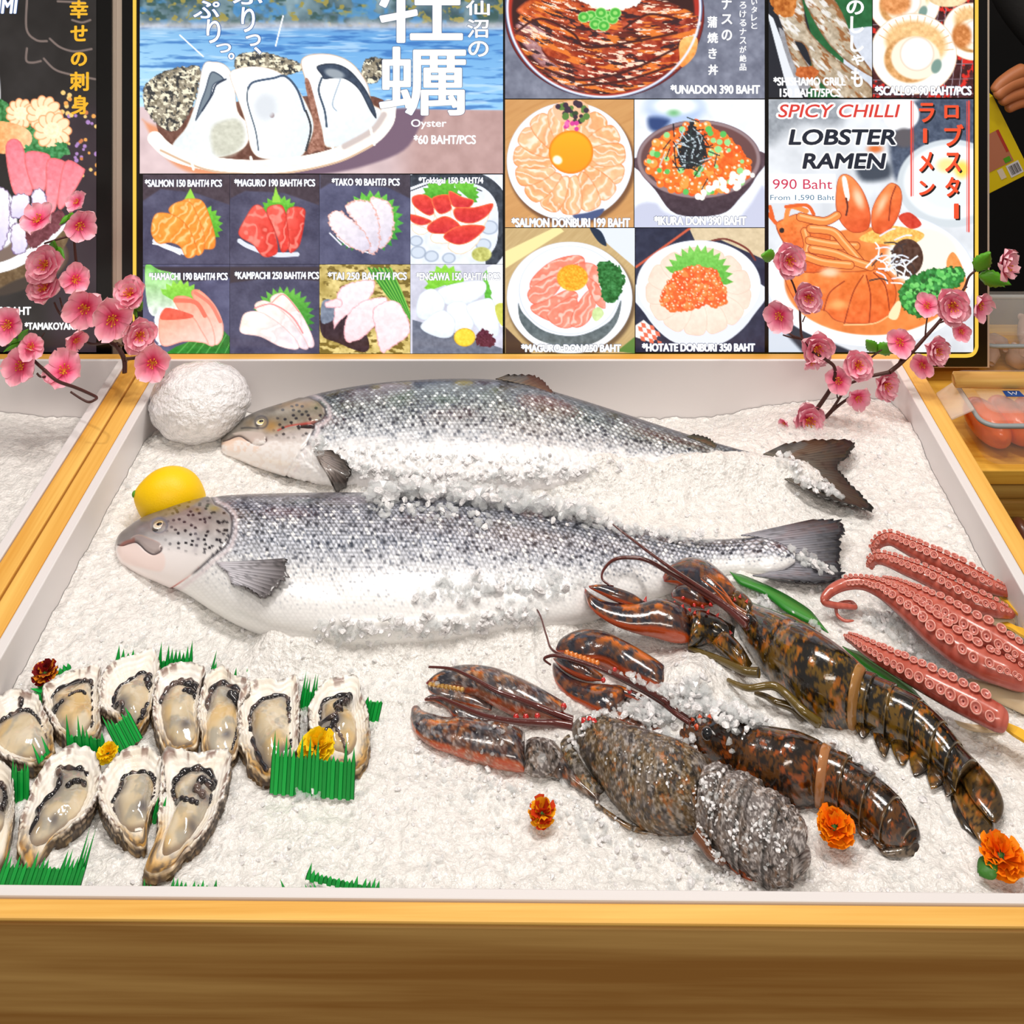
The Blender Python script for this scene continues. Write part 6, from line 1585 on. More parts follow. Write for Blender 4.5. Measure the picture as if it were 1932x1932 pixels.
tail(lc_, qc7, [(990, 715), (1060, 752), (1170, 808), (1310, 892), (1430, 1010), (1510, 1120), (1590, 1215)], [(880, 960), (950, 985), (1060, 1050), (1190, 1105), (1300, 1190), (1385, 1265), (1445, 1345)], [0, .13, .30, .47, .64, .80, 1.0], .80, PC, M_LOB,
     [((890, 930), (985, 960), (945, 1050)), ((985, 960), (1090, 1030), (1065, 1150)), ((1085, 1030), (1200, 1090), (1160, 1195)), ((1195, 1080), (1300, 1170), (1225, 1256)), ((1290, 1160), (1390, 1250), (1318, 1322)), ((1380, 1245), (1440, 1320), (1400, 1365))])
fan = thing('tail_fan', None, None); fan.parent = lc_; fan.location = (0, 0, 0)
PCf = Pal((66, 48, 20), (120, 84, 30), (180, 96, 30), 13, (.5, .6))
blob('fan_plate', fan, qc7, [(1575, 1180), (1665, 1285), (1712, 1390), (1704, 1470), (1675, 1505)], [(1470, 1270), (1540, 1380), (1600, 1450), (1640, 1495), (1668, 1510)], .30, PCf, n=30, k=24, ends=(.1, .25), hmin=.006)
blob('fan_plate', fan, qc7, [(1500, 1260), (1590, 1390), (1650, 1490), (1655, 1560), (1610, 1628)], [(1430, 1345), (1480, 1450), (1530, 1530), (1575, 1600), (1600, 1632)], .26, PCf, n=30, k=24, ends=(.1, .25), hmin=.002)
blob('fan_plate', fan, qc7, [(1450, 1320), (1500, 1400), (1545, 1490), (1590, 1590)], [(1418, 1365), (1440, 1450), (1500, 1545), (1580, 1600)], .3, Pal((34, 30, 28), (70, 60, 44), (90, 70, 40), 14), n=24, k=20, ends=(.1, .3))
cl = blob('claw', lc_, qc6, [(1138, 255), (1178, 288), (1270, 335), (1390, 358), (1500, 352), (1580, 332), (1680, 352), (1778, 402)], [(1136, 285), (1165, 370), (1230, 432), (1330, 486), (1450, 525), (1560, 546), (1680, 575), (1782, 582)], [.5, .45, .5, .6, .6], PC, 'claw', n=90, k=70, ends=(.12, .10), hmin=[.034, .026, .016, .010])
blob('claw_finger', cl, qc6, [(1160, 242), (1240, 236), (1340, 260), (1440, 298), (1520, 352)], [(1166, 256), (1230, 290), (1310, 330), (1400, 358), (1500, 376)], .6, PC, 'claw', n=36, k=24, ends=(.15, .3), hmin=[.040, .034, .026])
spines(cl, qc6, [((1500, 345), (12, -40)), ((1630, 345), (4, -22)), ((1680, 350), (6, -18)), ((1730, 372), (8, -20)), ((1772, 392), (10, -16))], .028, .0022)
blob('claw_wrist', lc_, qc7, [(0, 375), (70, 362), (150, 385), (250, 440)], [(-5, 545), (60, 535), (140, 525), (235, 565)], .65, PC, n=50, k=60, ends=(.25, .3), hmin=.010)
blob('claw_arm', lc_, qc7, [(190, 470), (240, 495), (300, 560), (345, 640)], [(120, 530), (180, 580), (250, 640), (310, 690)], .7, Pal((60, 44, 14), (140, 96, 20), (206, 110, 20), 8), n=26, k=24, ends=(.2, .3), hmin=.012)
spines(lc_, qc7, [((30, 372), (4, -24)), ((100, 368), (10, -26)), ((150, 385), (14, -22)), ((230, 480), (-10, -22)), ((250, 300), (-4, -24)), ((275, 285), (6, -24)), ((310, 310), (10, -22))], .03, .0018)
cl2 = blob('claw', lc_, q3, [(133, 812), (165, 760), (250, 722), (340, 733), (420, 785), (480, 845), (512, 892)], [(140, 838), (200, 850), (270, 880), (330, 915), (390, 942), (450, 935), (500, 912)], [.4, .45, .5, .5], PC, 'claw', n=80, k=64, ends=(.15, .15), hmin=.024)
blob('claw_finger', cl2, q3, [(176, 892), (205, 862), (262, 858), (330, 890), (390, 928)], [(180, 918), (230, 938), (290, 960), (340, 966), (392, 950)], .6, PC, 'claw', n=30, k=24, ends=(.2, .3), hmin=.020)
spines(cl2, q3, [((290, 955), (6, 12)), ((330, 962), (10, 14)), ((370, 952), (14, 10)), ((235, 920), (-4, 10))], .026, .0018)
blob('claw_arm', lc_, q3, [(480, 880), (540, 900), (580, 940), (600, 985)], [(440, 930), (490, 960), (530, 1000), (560, 1040)], .7, Pal((60, 44, 14), (130, 86, 20), (200, 100, 20), 9), n=22, k=22, ends=(.3, .3), hmin=.020)
AN = (84, 26, 18)
feeler('antenna', lc_, Q(0, 0, 1), [(1412, 1172), (1350, 1128), (1260, 1068), (1190, 1016), (1156, 989)], [.05, .052, .052, .056, .06], .0024, .0008, AN)
feeler('antenna', lc_, Q(0, 0, 1), [(1410, 1185), (1360, 1140), (1270, 1085), (1222, 1058), (1186, 1052), (1157, 1057), (1139, 1075), (1136, 1092), (1150, 1104), (1157, 1106)], [.05, .05, .046, .045, .046, .046, .044, .042, .04], .0026, .0007, AN)
for a, b in (((1322, 1092), (1378, 1148)), ((1334, 1086), (1384, 1142)), ((1346, 1106), (1392, 1154))):
    feeler('antennule', lc_, Q(0, 0, 1), [b, ((a[0] + b[0]) / 2 + 3, (a[1] + b[1]) / 2 - 3), a], [.05, .052, .05], .0012, .0004, (176, 84, 24), 14)
OL = (104, 84, 26)
feeler('leg', lc_, qc7, [(700, 960), (620, 900), (520, 800), (450, 762), (330, 775), (260, 755), (212, 730)], [.012, .02, .022, .022, .018, .014, .012], .0044, .0018, OL)
feeler('leg', lc_, qc7, [(620, 930), (560, 880), (470, 850), (420, 820), (360, 800)], [.008, .012, .014, .012, .01], .0042, .0016, (80, 62, 24))
feeler('leg', lc_, qc7, [(380, 690), (300, 680), (180, 625), (80, 585), (0, 555)], [.018, .016, .012, .010, .008], .0042, .0018, (96, 78, 30))
feeler('leg', lc_, qc7, [(700, 480), (620, 440), (560, 400), (500, 380)], [.015, .02, .02, .018], .005, .002, (110, 78, 24))
V, Fs = ellipsoid(tuple(gp(1300 + 325 / 2.883, 1030 + 400 / 2.883, .044)), (.0042, .0042, .0042), 10, 14); mesh('eye', V, Fs, M_PUPIL, lc_)

# ---- middle lobster
PB = Pal((32, 19, 13), (92, 54, 12), (176, 80, 12), 23, (.52, .62))
lb_ = thing('lobster', 'middle lobster with a heap of clear ice over its head and brown tail', 'lobster', tuple(gp(1500, 1440)), 'whole lobsters on ice')
cp = blob('carapace', lb_, qc7, [(-60, 960), (30, 935), (150, 925), (280, 960), (400, 1008), (520, 1030), (640, 1058), (775, 1112)], [(-90, 1000), (0, 1070), (100, 1155), (210, 1230), (290, 1300), (400, 1345), (500, 1390), (700, 1405)], [.5, .7, .8, .8, .8], PB, n=120, k=110, ends=(.12, .06), bump=groove(.55))
blob('carapace_rim', cp, qc7, [(755, 1105), (782, 1118), (800, 1130)], [(668, 1400), (700, 1408), (735, 1405)], .82, lambda PX, UV, SN: np.tile(np.array((176, 118, 70.)), (len(PX), 1)), n=10, k=48, ends=(.05, .05))
tail(lb_, qc7, [(790, 1122), (900, 1180), (1030, 1270), (1130, 1360), (1205, 1455), (1245, 1565)], [(712, 1405), (790, 1432), (890, 1500), (980, 1570), (1060, 1625), (1160, 1640)], [0, .20, .44, .70, 1.0], .80, PB, M_LOB,
     [((720, 1400), (800, 1430), (760, 1480)), ((800, 1430), (900, 1500), (870, 1560)), ((900, 1500), (990, 1570), (960, 1600)), ((990, 1570), (1070, 1620), (1050, 1650))])
fan = thing('tail_fan', None, None); fan.parent = lb_; fan.location = (0, 0, 0)
blob('fan_plate', fan, qc7, [(1180, 1440), (1240, 1500), (1262, 1580), (1240, 1640)], [(1080, 1560), (1120, 1620), (1170, 1650), (1215, 1660)], .45, PB, n=26, k=24, ends=(.1, .3))
blob('fan_plate', fan, qc7, [(1120, 1600), (1190, 1630), (1250, 1620), (1255, 1660)], [(1000, 1610), (1060, 1680), (1140, 1690), (1230, 1690)], .25, Pal((60, 48, 40), (110, 96, 80), (130, 100, 70), 25), n=24, k=20, ends=(.2, .3))
cl = blob('claw', lb_, qc6, [(948, 618), (985, 568), (1050, 530), (1130, 516), (1230, 526), (1330, 562), (1450, 622), (1570, 692), (1640, 740)], [(946, 640), (1020, 652), (1120, 700), (1230, 708), (1310, 745), (1380, 795), (1480, 835), (1560, 865), (1640, 880)], [.4, .5, .55, .55], PB, 'claw', n=90, k=70, ends=(.12, .15), hmin=.006)
blob('claw_finger', cl, qc6, [(945, 682), (1000, 674), (1080, 690), (1160, 728), (1250, 785)], [(950, 694), (1010, 752), (1080, 792), (1160, 818), (1250, 822)], .6, PB, 'claw', n=34, k=24, ends=(.15, .3), hmin=.008)
spines(cl, qc6, [((1030 + 26 * k, 650 + 9 * k), (4, 20)) for k in range(8)], .020, .0028, (214, 120, 40))
spines(cl, qc6, [((1320, 752), (-8, 14)), ((1250, 815), (8, 14)), ((1410, 885), (0, 14))], .022, .0022)
cl2 = blob('claw', lb_, qc6, [(934, 690), (965, 725), (1050, 792), (1150, 830), (1300, 850), (1420, 880)], [(934, 755), (960, 832), (1030, 912), (1120, 962), (1200, 1006), (1320, 1050)], [.45, .45, .5], PB, 'claw', n=80, k=64, ends=(.15, .2))
blob('claw_finger', cl2, qc6, [(1300, 840), (1360, 850), (1440, 880), (1520, 920)], [(1290, 890), (1350, 905), (1430, 930), (1510, 960)], .5, PB, 'claw', n=24, k=20, ends=(.3, .3), hmin=.004)
blob('claw_arm', lb_, qc6, [(1180, 955), (1320, 1000), (1480, 1060), (1640, 1130)], [(1195, 1015), (1300, 1075), (1450, 1145), (1610, 1195)], .7, Pal((60, 28, 18), (140, 60, 28), (190, 76, 30), 30, frost=.45), n=60, k=50, ends=(.2, .2))
blob('claw_arm', lb_, qc7, [(-40, 960), (-20, 1000), (40, 1060), (90, 1120)], [(-80, 1010), (-50, 1060), (0, 1120), (60, 1180)], .7, Pal((60, 30, 12), (150, 80, 20), (200, 90, 20), 29), n=22, k=22, ends=(.3, .3))
feeler('antenna', lb_, qc6, [(1790, 1070), (1700, 1010), (1620, 940), (1500, 870), (1300, 775), (1100, 700), (970, 668), (915, 672), (890, 690), (930, 722)], [.030, .042, .046, .045, .042, .040, .038, .036, .034, .03], .0028, .0008, AN)
feeler('antenna', lb_, qc6, [(1780, 1080), (1690, 1020), (1600, 950), (1450, 860), (1250, 760), (1080, 690), (945, 636), (905, 545), (870, 430), (835, 372), (800, 355)], [.045, .045, .042, .04, .038, .034, .03, .03, .03, .03], .0020, .0005, AN)
spines(lb_, qc7, [((20, 950), (-8, -20)), ((60, 935), (-4, -22)), ((110, 935), (4, -22)), ((40, 985), (-14, -6))], .035, .0024, (206, 70, 20))
V, Fs = ellipsoid(tuple(gp(1300 + 98 / 2.883, 1030 + 1020 / 2.883, .040)), (.0045, .0045, .0045), 10, 14); mesh('eye', V, Fs, M_PUPIL, lb_)

# ---- frosted front lobster
PA = Pal((56, 47, 42), (100, 76, 40), (176, 98, 26), 43, (.46, .6), frost=.62)
PA2 = Pal((44, 34, 32), (90, 60, 36), (170, 80, 26), 53, (.5, .62), frost=.5)
PW = Pal((96, 86, 82), (130, 116, 106), (140, 104, 76), 63, (.45, .6), frost=1.0)
la_ = thing('lobster', 'frosted grey lobster nearest the front rim, tail curled under and crusted with ice', 'lobster', tuple(gp(1230, 1440)), 'whole lobsters on ice')
blob('carapace', la_, qc6, [(1060, 1085), (1120, 1050), (1230, 1050), (1350, 1090), (1500, 1150), (1650, 1204), (1800, 1262), (1940, 1340)], [(1050, 1115), (1085, 1220), (1145, 1330), (1215, 1430), (1305, 1540), (1415, 1640), (1540, 1692), (1830, 1712)], [.6, .75, .8, .8, .8], PA, mat=M_FROST, n=170, k=150, ends=(.12, .06), bump=groove(.50))
tail(la_, qc7, [(112, 1212), (230, 1244), (380, 1312), (500, 1392), (590, 1452), (645, 1535)], [(22, 1535), (95, 1605), (205, 1700), (330, 1778), (440, 1826), (560, 1820)], [0, .22, .46, .74, 1.0], .82, PW, M_FROST, None, bump=crust)
fan = thing('tail_fan', None, None); fan.parent = la_; fan.location = (0, 0, 0)
blob('fan_plate', fan, qc7, [(560, 1440), (620, 1480), (650, 1560), (630, 1650)], [(430, 1500), (440, 1600), (490, 1680), (570, 1700)], .5, PW, mat=M_FROST, n=50, k=60, ends=(.3, .4), hmin=.022)
blob('fan_plate', fan, qc7, [(600, 1600), (660, 1650), (660, 1730), (600, 1800)], [(420, 1700), (470, 1770), (500, 1820), (560, 1825)], .4, PW, mat=M_FROST, n=26, k=24, ends=(.3, .4), hmin=.006)
blob('fan_plate', fan, qc7, [(130, 1610), (230, 1700), (330, 1780), (400, 1815)], [(115, 1640), (200, 1735), (300, 1808), (400, 1835)], .6, Pal((120, 50, 24), (150, 70, 30), (190, 90, 40), 66), n=24, k=16, ends=(.2, .3))
cl = blob('claw', la_, qc6, [(172, 832), (230, 780), (330, 738), (450, 728), (590, 748), (720, 800), (850, 862), (1010, 945)], [(178, 842), (300, 858), (420, 890), (520, 925), (640, 990), (760, 1040), (880, 1062), (1010, 1050)], [.45, .5, .55, .6], PA2, 'claw', n=90, k=70, ends=(.12, .15), hmin=.008)
blob('claw_finger', cl, qc6, [(176, 850), (260, 850), (380, 872), (500, 910), (580, 950)], [(176, 866), (230, 918), (330, 950), (450, 978), (570, 1000)], .55, PA2, 'claw', n=34, k=24, ends=(.15, .3), hmin=.004)
spines(cl, qc6, [((200 + 24 * k, 842 + 4 * k), (0, 12)) for k in range(9)], .022, .0022, (196, 150, 70)); spines(cl, qc6, [((720, 1040), (0, 14)), ((780, 1040), (0, 14)), ((850, 1035), (2, 16)), ((1010, 975), (10, 14))], .022, .0026)
cl2 = blob('claw', la_, qc6, [(122, 948), (155, 1000), (230, 1030), (310, 1048), (400, 1042), (520, 1060), (650, 1082), (772, 1130)], [(84, 975), (80, 1060), (110, 1142), (200, 1212), (330, 1262), (480, 1312), (620, 1352), (775, 1372)], [.45, .5, .55, .6], PA2, 'claw', n=90, k=70, ends=(.14, .08))
blob('claw_finger', cl2, qc6, [(163, 928), (212, 904), (300, 925), (400, 970), (540, 1040)], [(165, 942), (230, 948), (300, 990), (350, 1044), (490, 1072)], .55, PA2, 'claw', n=34, k=24, ends=(.15, .3), hmin=.006)
blob('claw_wrist', la_, qc6, [(785, 1180), (850, 1168), (950, 1192), (1020, 1280)], [(765, 1375), (840, 1398), (930, 1394), (1040, 1340)], .6, PW, mat=M_FROST, n=50, k=60, ends=(.25, .3))
blob('claw_arm', la_, qc6, [(1000, 1260), (1060, 1350), (1140, 1430), (1230, 1510)], [(930, 1392), (1030, 1440), (1120, 1500), (1220, 1560)], .6, PA2, n=24, k=24, ends=(.25, .3))
blob('claw_arm', la_, qc6, [(1045, 1140), (1090, 1250), (1160, 1370), (1260, 1490)], [(985, 1200), (1010, 1310), (1075, 1420), (1190, 1530)], .7, Pal((62, 52, 36), (120, 96, 44), (190, 110, 34), 72, frost=.5), mat=M_FROST, n=60, k=60, ends=(.25, .2))
blob('leg', la_, qc6, [(1200, 1545), (1300, 1620), (1440, 1700), (1600, 1720)], [(1195, 1575), (1290, 1650), (1440, 1740), (1600, 1765)], .6, Pal((96, 70, 44), (140, 104, 60), (170, 100, 40), 71, frost=.4), n=26, k=16, ends=(.2, .3))
feeler('leg', la_, qc7, [(30, 1560), (80, 1620), (120, 1680), (190, 1720)], [.012, .01, .008, .006], .005, .0025, (110, 66, 40))
feeler('antenna', la_, qc6, [(1065, 1060), (960, 1020), (850, 975), (720, 925), (600, 880), (450, 800), (330, 748), (190, 735)], [.040, .042, .042, .040, .040, .040, .038, .034], .0031, .0009, AN)
feeler('antenna', la_, qc6, [(1065, 1098), (960, 1080), (850, 1075), (700, 1065), (520, 1030), (350, 960), (260, 925), (170, 930)], [.040, .040, .038, .034, .030, .026, .024, .022], .0031, .0011, AN)
spines(la_, qc6, [((1130, 1060), (-12, -16)), ((1165, 1050), (-4, -18)), ((1195, 1060), (4, -16)), ((1010, 975), (-4, 10))], .045, .0026)
# ------------------------------------------------------------------ octopus tentacles on skewers
M_OCTO = pmat('octopus_skin', rough=0.22, spec=0.5, coat=0.5, sss=0.12, attr=True)
M_SUCK = pmat('octopus_sucker', rough=0.22, spec=0.5, coat=0.45, sss=0.15, attr=True)
M_FLESH = pmat('octopus_flesh', (226, 204, 168), 0.35, coat=0.3, sss=0.2)
M_BAMBOO = pmat('bamboo_skewer', (240, 186, 50), 0.45)
def sucker_mesh():
    prof = [(0.78, -1.25), (0.72, -.7), (0.78, -.25), (0.95, -.06), (1.0, .06), (0.97, .15), (0.86, .19), (0.74, .13), (0.62, .02), (0.45, -.06), (0.30, -.09), (0.20, -.11), (0.10, -.30), (0.0, -.34)]
    col = [(176, 84, 74), (190, 96, 84), (196, 104, 92), (206, 116, 104), (212, 134, 120), (226, 158, 144), (224, 154, 140), (200, 112, 100), (186, 98, 86), (194, 110, 98), (204, 124, 112), (180, 92, 84), (120, 50, 50), (100, 40, 42)]
    k = 20; th = np.linspace(0, 2 * np.pi, k, endpoint=False)
    V = np.concatenate([np.stack([r * np.cos(th), r * np.sin(th), 0 * th + z], -1) for r, z in prof])
    C = np.repeat(np.array(col, float), k, 0)
    o = mesh('sucker', V, quads(len(prof), k, True), M_SUCK, None, True, lin(C))
    return o
SUCK = sucker_mesh(); SUCK_USED = [False]
def tentacle(label, q, path, rad, hs, rows=(-.55, .62), tip_skip=.02, end_skip=.97, step=1.75, skew=None, cut=None, seed=1, face=(0, -.55, .85), flat=.85, rs=.42):
    rng = random.Random(seed)
    n = 140
    P2 = spline(q(path), n); tt = np.linspace(0, 1, n)
    R = np.interp(tt, np.linspace(0, 1, len(rad)), rad) / q.s
    H = np.interp(tt, np.linspace(0, 1, len(hs)), hs)
    P = np.array([tuple(gp(P2[i][0], P2[i][1], H[i])) for i in range(n)])
    R = R / F * P[:, 1] * .9
    T = np.gradient(P, axis=0); T /= np.linalg.norm(T, axis=1)[:, None]
    Fd = np.array(face, float)
    N = Fd[None] - (T @ Fd)[:, None] * T; N /= np.linalg.norm(N, axis=1)[:, None]
    S = np.cross(T, N)
    root = thing('octopus_tentacle', label, 'octopus', tuple(P[n // 2] * [1, 1, 0] + [0, 0, ZI]), 'octopus tentacles at the right edge')
    k = 36; th = np.linspace(0, 2 * np.pi, k, endpoint=False)
    tap = np.sqrt(np.clip(1 - (1 - np.clip(tt / .03, 0, 1)) ** 2, .02, 1)) * np.sqrt(np.clip(1 - (1 - np.clip((1 - tt) / .04, 0, 1)) ** 2, .25, 1))
    V = P[:, None] + (R * tap)[:, None, None] * (np.cos(th)[None, :, None] * S[:, None] + flat * np.sin(th)[None, :, None] * N[:, None])
    up = np.sin(th)[None, :] + 0 * tt[:, None]
    px = P2[:, 0][:, None] + 0 * up; py = P2[:, 1][:, None] + np.cos(th)[None] * 20
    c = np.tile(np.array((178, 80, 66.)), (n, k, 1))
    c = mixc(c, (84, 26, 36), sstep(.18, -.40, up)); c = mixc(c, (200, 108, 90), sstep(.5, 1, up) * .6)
    c = c + (fbm(px / 6, py / 6 + th[None] * 3, seed, 3) - .5)[..., None] * 46
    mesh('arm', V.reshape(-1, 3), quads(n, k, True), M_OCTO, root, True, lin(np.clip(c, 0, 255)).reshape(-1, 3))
    arc = np.r_[0, np.cumsum(np.linalg.norm(np.diff(P, axis=0), axis=1))]
    cnt = 0
    for ri, ph in enumerate(rows):
        s = arc[-1] * tip_skip + (0 if ri == 0 else .5 * R[5]); end = arc[-1] * end_skip
        while s < end and cnt < 98:
            i = int(np.interp(s, arc, np.arange(n))); rr = R[i]
            sr = rr * rs * rng.uniform(.9, 1.08) * (1 - .45 * sstep(.82, 1, i / n))
            a = math.pi / 2 + ph + rng.uniform(-.06, .06)
            nrm = math.cos(a) * S[i] + math.sin(a) * N[i]
            pos = P[i] + rr * (math.cos(a) * S[i] + flat * math.sin(a) * N[i]) + nrm * sr * .55
            dirv = Vector(nrm * .8 + N[i] * .5 + np.array([0, -.15, .1])).normalized()
            if not SUCK_USED[0]:
                o = SUCK; SUCK_USED[0] = True
            else:
                o = SUCK.copy(); COL.objects.link(o)
            o.parent = root
            o.location = Vector(pos) - root.location
            o.rotation_euler = (dirv.to_track_quat('Z', 'Y').to_matrix() @ Matrix.Rotation(rng.uniform(0, 6), 3, 'Z')).to_euler()
            o.scale = (sr, sr * rng.uniform(.92, 1.0), sr)
            s += sr * step * 1.18; cnt += 1
    if cut:
        A, B, h = cut
        Vq, Fq, _, _, _ = blob_verts(q(A), q(B), .55, n=24, k=20, ends=(.2, .2), hmin=h)
        mesh('cut_flesh', Vq, Fq, M_FLESH, root)['label'] = 'cream white cut end'
    if skew:
        a, b, h0, h1 = skew
        (ax, ay), (bx, by) = q([a, b])
        A, B = np.array(gp(ax, ay, h0)), np.array(gp(bx, by, h1))
        d = (B - A) / np.linalg.norm(B - A); sd = np.cross(d, (0, 0, 1)); sd /= np.linalg.norm(sd); u = np.cross(sd, d)
        mb = MB(); V2 = []
        for w, p in ((.0022, A - d * .03), (.003, A), (.0048, A + (B - A) * .35), (.0055, B)):
            V2 += [p + sd * w + u * .0012, p - sd * w + u * .0012, p - sd * w - u * .0012, p + sd * w - u * .0012]
        mb.add(V2, [tuple(f) for f in quads(4, 4, True)] + [(3, 2, 1, 0), (12, 13, 14, 15)])
        mb.build('skewer', M_BAMBOO, root, False)
    return root
tentacle('hindmost octopus tentacle, hooked at its tip, nearest the tray side', q8, [(665, 285), (660, 230), (720, 175), (800, 165), (900, 210), (1020, 270), (1200, 355), (1400, 450), (1600, 545), (1800, 615)], [26, 40, 50, 56, 64, 74, 82, 86, 70, 34], [.006, .012, .02, .024, .024, .024, .024, .022, .02, .016], (-.1, .95), .03, .97, skew=((1775, 690), (1990, 870), .012, .02),
         cut=([(1500, 590), (1640, 585), (1850, 620)], [(1560, 650), (1680, 690), (1800, 690)], .004), seed=1)
tentacle('second octopus tentacle from the back, lying over a dark hollow', q8, [(640, 400), (625, 360), (690, 325), (780, 345), (900, 395), (1080, 470), (1300, 590), (1500, 690), (1680, 750), (1820, 790)], [22, 38, 48, 54, 62, 74, 84, 86, 66, 30], [.006, .012, .02, .022, .022, .022, .022, .02, .018, .014], (-.1, .95), .03, .97, skew=((1820, 905), (1990, 985), .010, .014),
         cut=([(1480, 770), (1620, 780), (1830, 800)], [(1520, 820), (1660, 880), (1820, 900)], .004), seed=2)
tentacle('longest octopus tentacle, with its thin tip curled in a loop on the ice', q8, [(490, 838), (410, 838), (350, 790), (345, 720), (400, 690), (470, 690), (500, 725), (430, 720), (300, 705), (238, 670), (300, 590), (420, 535), (560, 530), (700, 580), (850, 680), (1000, 800), (1150, 930), (1350, 1080), (1550, 1190), (1750, 1270), (1960, 1370)],
         [9, 14, 16, 17, 18, 19, 20, 24, 28, 34, 44, 50, 54, 68, 88, 108, 122, 130, 130, 120, 100], [.005, .005, .006, .006, .006, .006, .008, .010, .014, .018, .022, .024, .026, .026, .028, .028, .028, .028, .026, .024, .02], (-.25, .75), .40, .98, seed=3, rs=.40,
         cut=([(1420, 1320), (1600, 1350), (1960, 1420)], [(1480, 1400), (1700, 1510), (1960, 1640)], .0))
tentacle('wide octopus tentacle with large suckers between the longest one and the second', q8, [(700, 500), (850, 560), (1000, 640), (1200, 745), (1400, 865), (1600, 975), (1750, 1060), (1960, 1190)], [26, 56, 76, 96, 112, 118, 112, 100], [.018, .026, .03, .034, .034, .034, .032, .03], (-.45, .65), .03, .98, seed=4, rs=.40)
tentacle('nearest octopus tentacle, straight, beside the rear lobster', q8, [(425, 975), (480, 1000), (600, 1075), (750, 1160), (900, 1240), (1100, 1345), (1300, 1450), (1500, 1550), (1680, 1645), (1745, 1685)], [30, 42, 64, 80, 94, 108, 118, 122, 114, 84], [.014, .018, .022, .024, .026, .028, .028, .028, .026, .024], (-.45, .7), .02, .93, seed=5,
         skew=((1745, 1710), (1990, 1850), .018, .022), cut=([(1300, 1660), (1500, 1700), (1765, 1690)], [(1340, 1700), (1500, 1760), (1720, 1760)], .0))
# ------------------------------------------------------------------ artificial cherry blossom sprays
M_BLOOM = pmat('blossom_petal', rough=0.55, spec=0.25, sss=0.1, attr=True)
M_STAMEN = pmat('blossom_stamen', (226, 150, 40), 0.5)
M_TWIG = pmat('twig', (70, 36, 30), 0.5)
M_BLEAF = pmat('blossom_leaf', (84, 160, 30), 0.4, bump=(300, 0.3, 0.001))
def petal(mb, ang, r, w, cup, tilt, rng, pale=0):
    ca, sa = math.cos(ang), math.sin(ang)
    V = []; Cc = []
    n = 9
    for i in range(n):
        s = i / (n - 1)
        for j in range(n):
            q = j / (n - 1) * 2 - 1
            ww = w * ((.16 + .84 * (s / .62) ** .9) if s < .62 else math.sqrt(max(0.03, 1 - ((s - .62) / .385) ** 2))) * q
            rad = r * (s - .08 * q * q * s - (.05 * (1 - abs(q)) if s > .95 else 0))
            z = r * (tilt * s + cup * (q * q * .5 * s) + .09 * math.sin(4.5 * q + ang * 3) * s + .12 * s * s * math.sin(ang * 5))
            V.append((rad * ca - ww * sa, rad * sa + ww * ca, z))
            k = s + .12 * abs(q)
            c = np.array([np.interp(k, [0, .2, .45, .8, 1.1], [204, 224, 246, 254, 255]), np.interp(k, [0, .2, .45, .8, 1.1], [14, 36, 122, 178, 210]), np.interp(k, [0, .2, .45, .8, 1.1], [70, 90, 158, 196, 218])])
            Cc.append(c * rng.uniform(.97, 1.0))
    mb.add(V, quads(n, n), lin(np.clip(np.array(Cc), 0, 255)))
def bloom_mesh(seed, full):
    rng = random.Random(seed)
    mb = MB()
    for k in range(5): petal(mb, k * 2 * math.pi / 5 + rng.uniform(-.15, .15), 1.0 * rng.uniform(.92, 1.08), .50, .45, .22, rng)
    if full:
        for k in range(5): petal(mb, (k + .5) * 2 * math.pi / 5 + rng.uniform(-.2, .2), .80 * rng.uniform(.9, 1.05), .42, .6, .5, rng)
        for k in range(3): petal(mb, k * 2.1 + rng.uniform(-.3, .3), .5, .34, .8, .9, rng)
    me_o = mb.build('blossom', M_BLOOM); 
    st = MB()
    for k in range(9):
        a = k * 2.4; l = rng.uniform(.28, .45)
        e = (l * .6 * math.cos(a), l * .6 * math.sin(a), l * (1.0 if full else .7))
        st.tube([(0, 0, 0), (e[0] * .6, e[1] * .6, e[2] * .6), e], [.022, .016, .016], 5)
        V, Fs = ellipsoid(e, (.045, .045, .045), 5, 6); st.add(V, Fs)
    so = st.build('stamens', M_STAMEN); so.parent = me_o
    return me_o, so
BLOOMS = [bloom_mesh(1, True), bloom_mesh(2, False), bloom_mesh(3, True), bloom_mesh(4, False)]
_first = [True] * 4
def put_bloom(root, px, py, r, y, kind, face, spin):
    src, st = BLOOMS[kind]
    if _first[kind]: o, s2 = src, st; _first[kind] = False
    else:
        o = src.copy(); s2 = st.copy(); COL.objects.link(o); COL.objects.link(s2); s2.parent = o
    o.parent = root
    o.location = sp(px, py, y) - root.location
    d = Vector((face[0], -1.0, face[1])).normalized()
    o.rotation_euler = (d.to_track_quat('Z', 'Y').to_matrix() @ Matrix.Rotation(spin, 3, 'Z')).to_euler()
    k = r / F * y
    o.scale = (k, k, k)
def twig(mb, q, path, ys, r0, r1):
    P2 = spline(q(path), len(path) * 6); n = len(P2)
    yy = np.interp(np.linspace(0, 1, n), np.linspace(0, 1, len(ys)), ys)
    mb.tube([sp(P2[i][0], P2[i][1], yy[i]) for i in range(n)], np.linspace(r0, r1, n), 7)
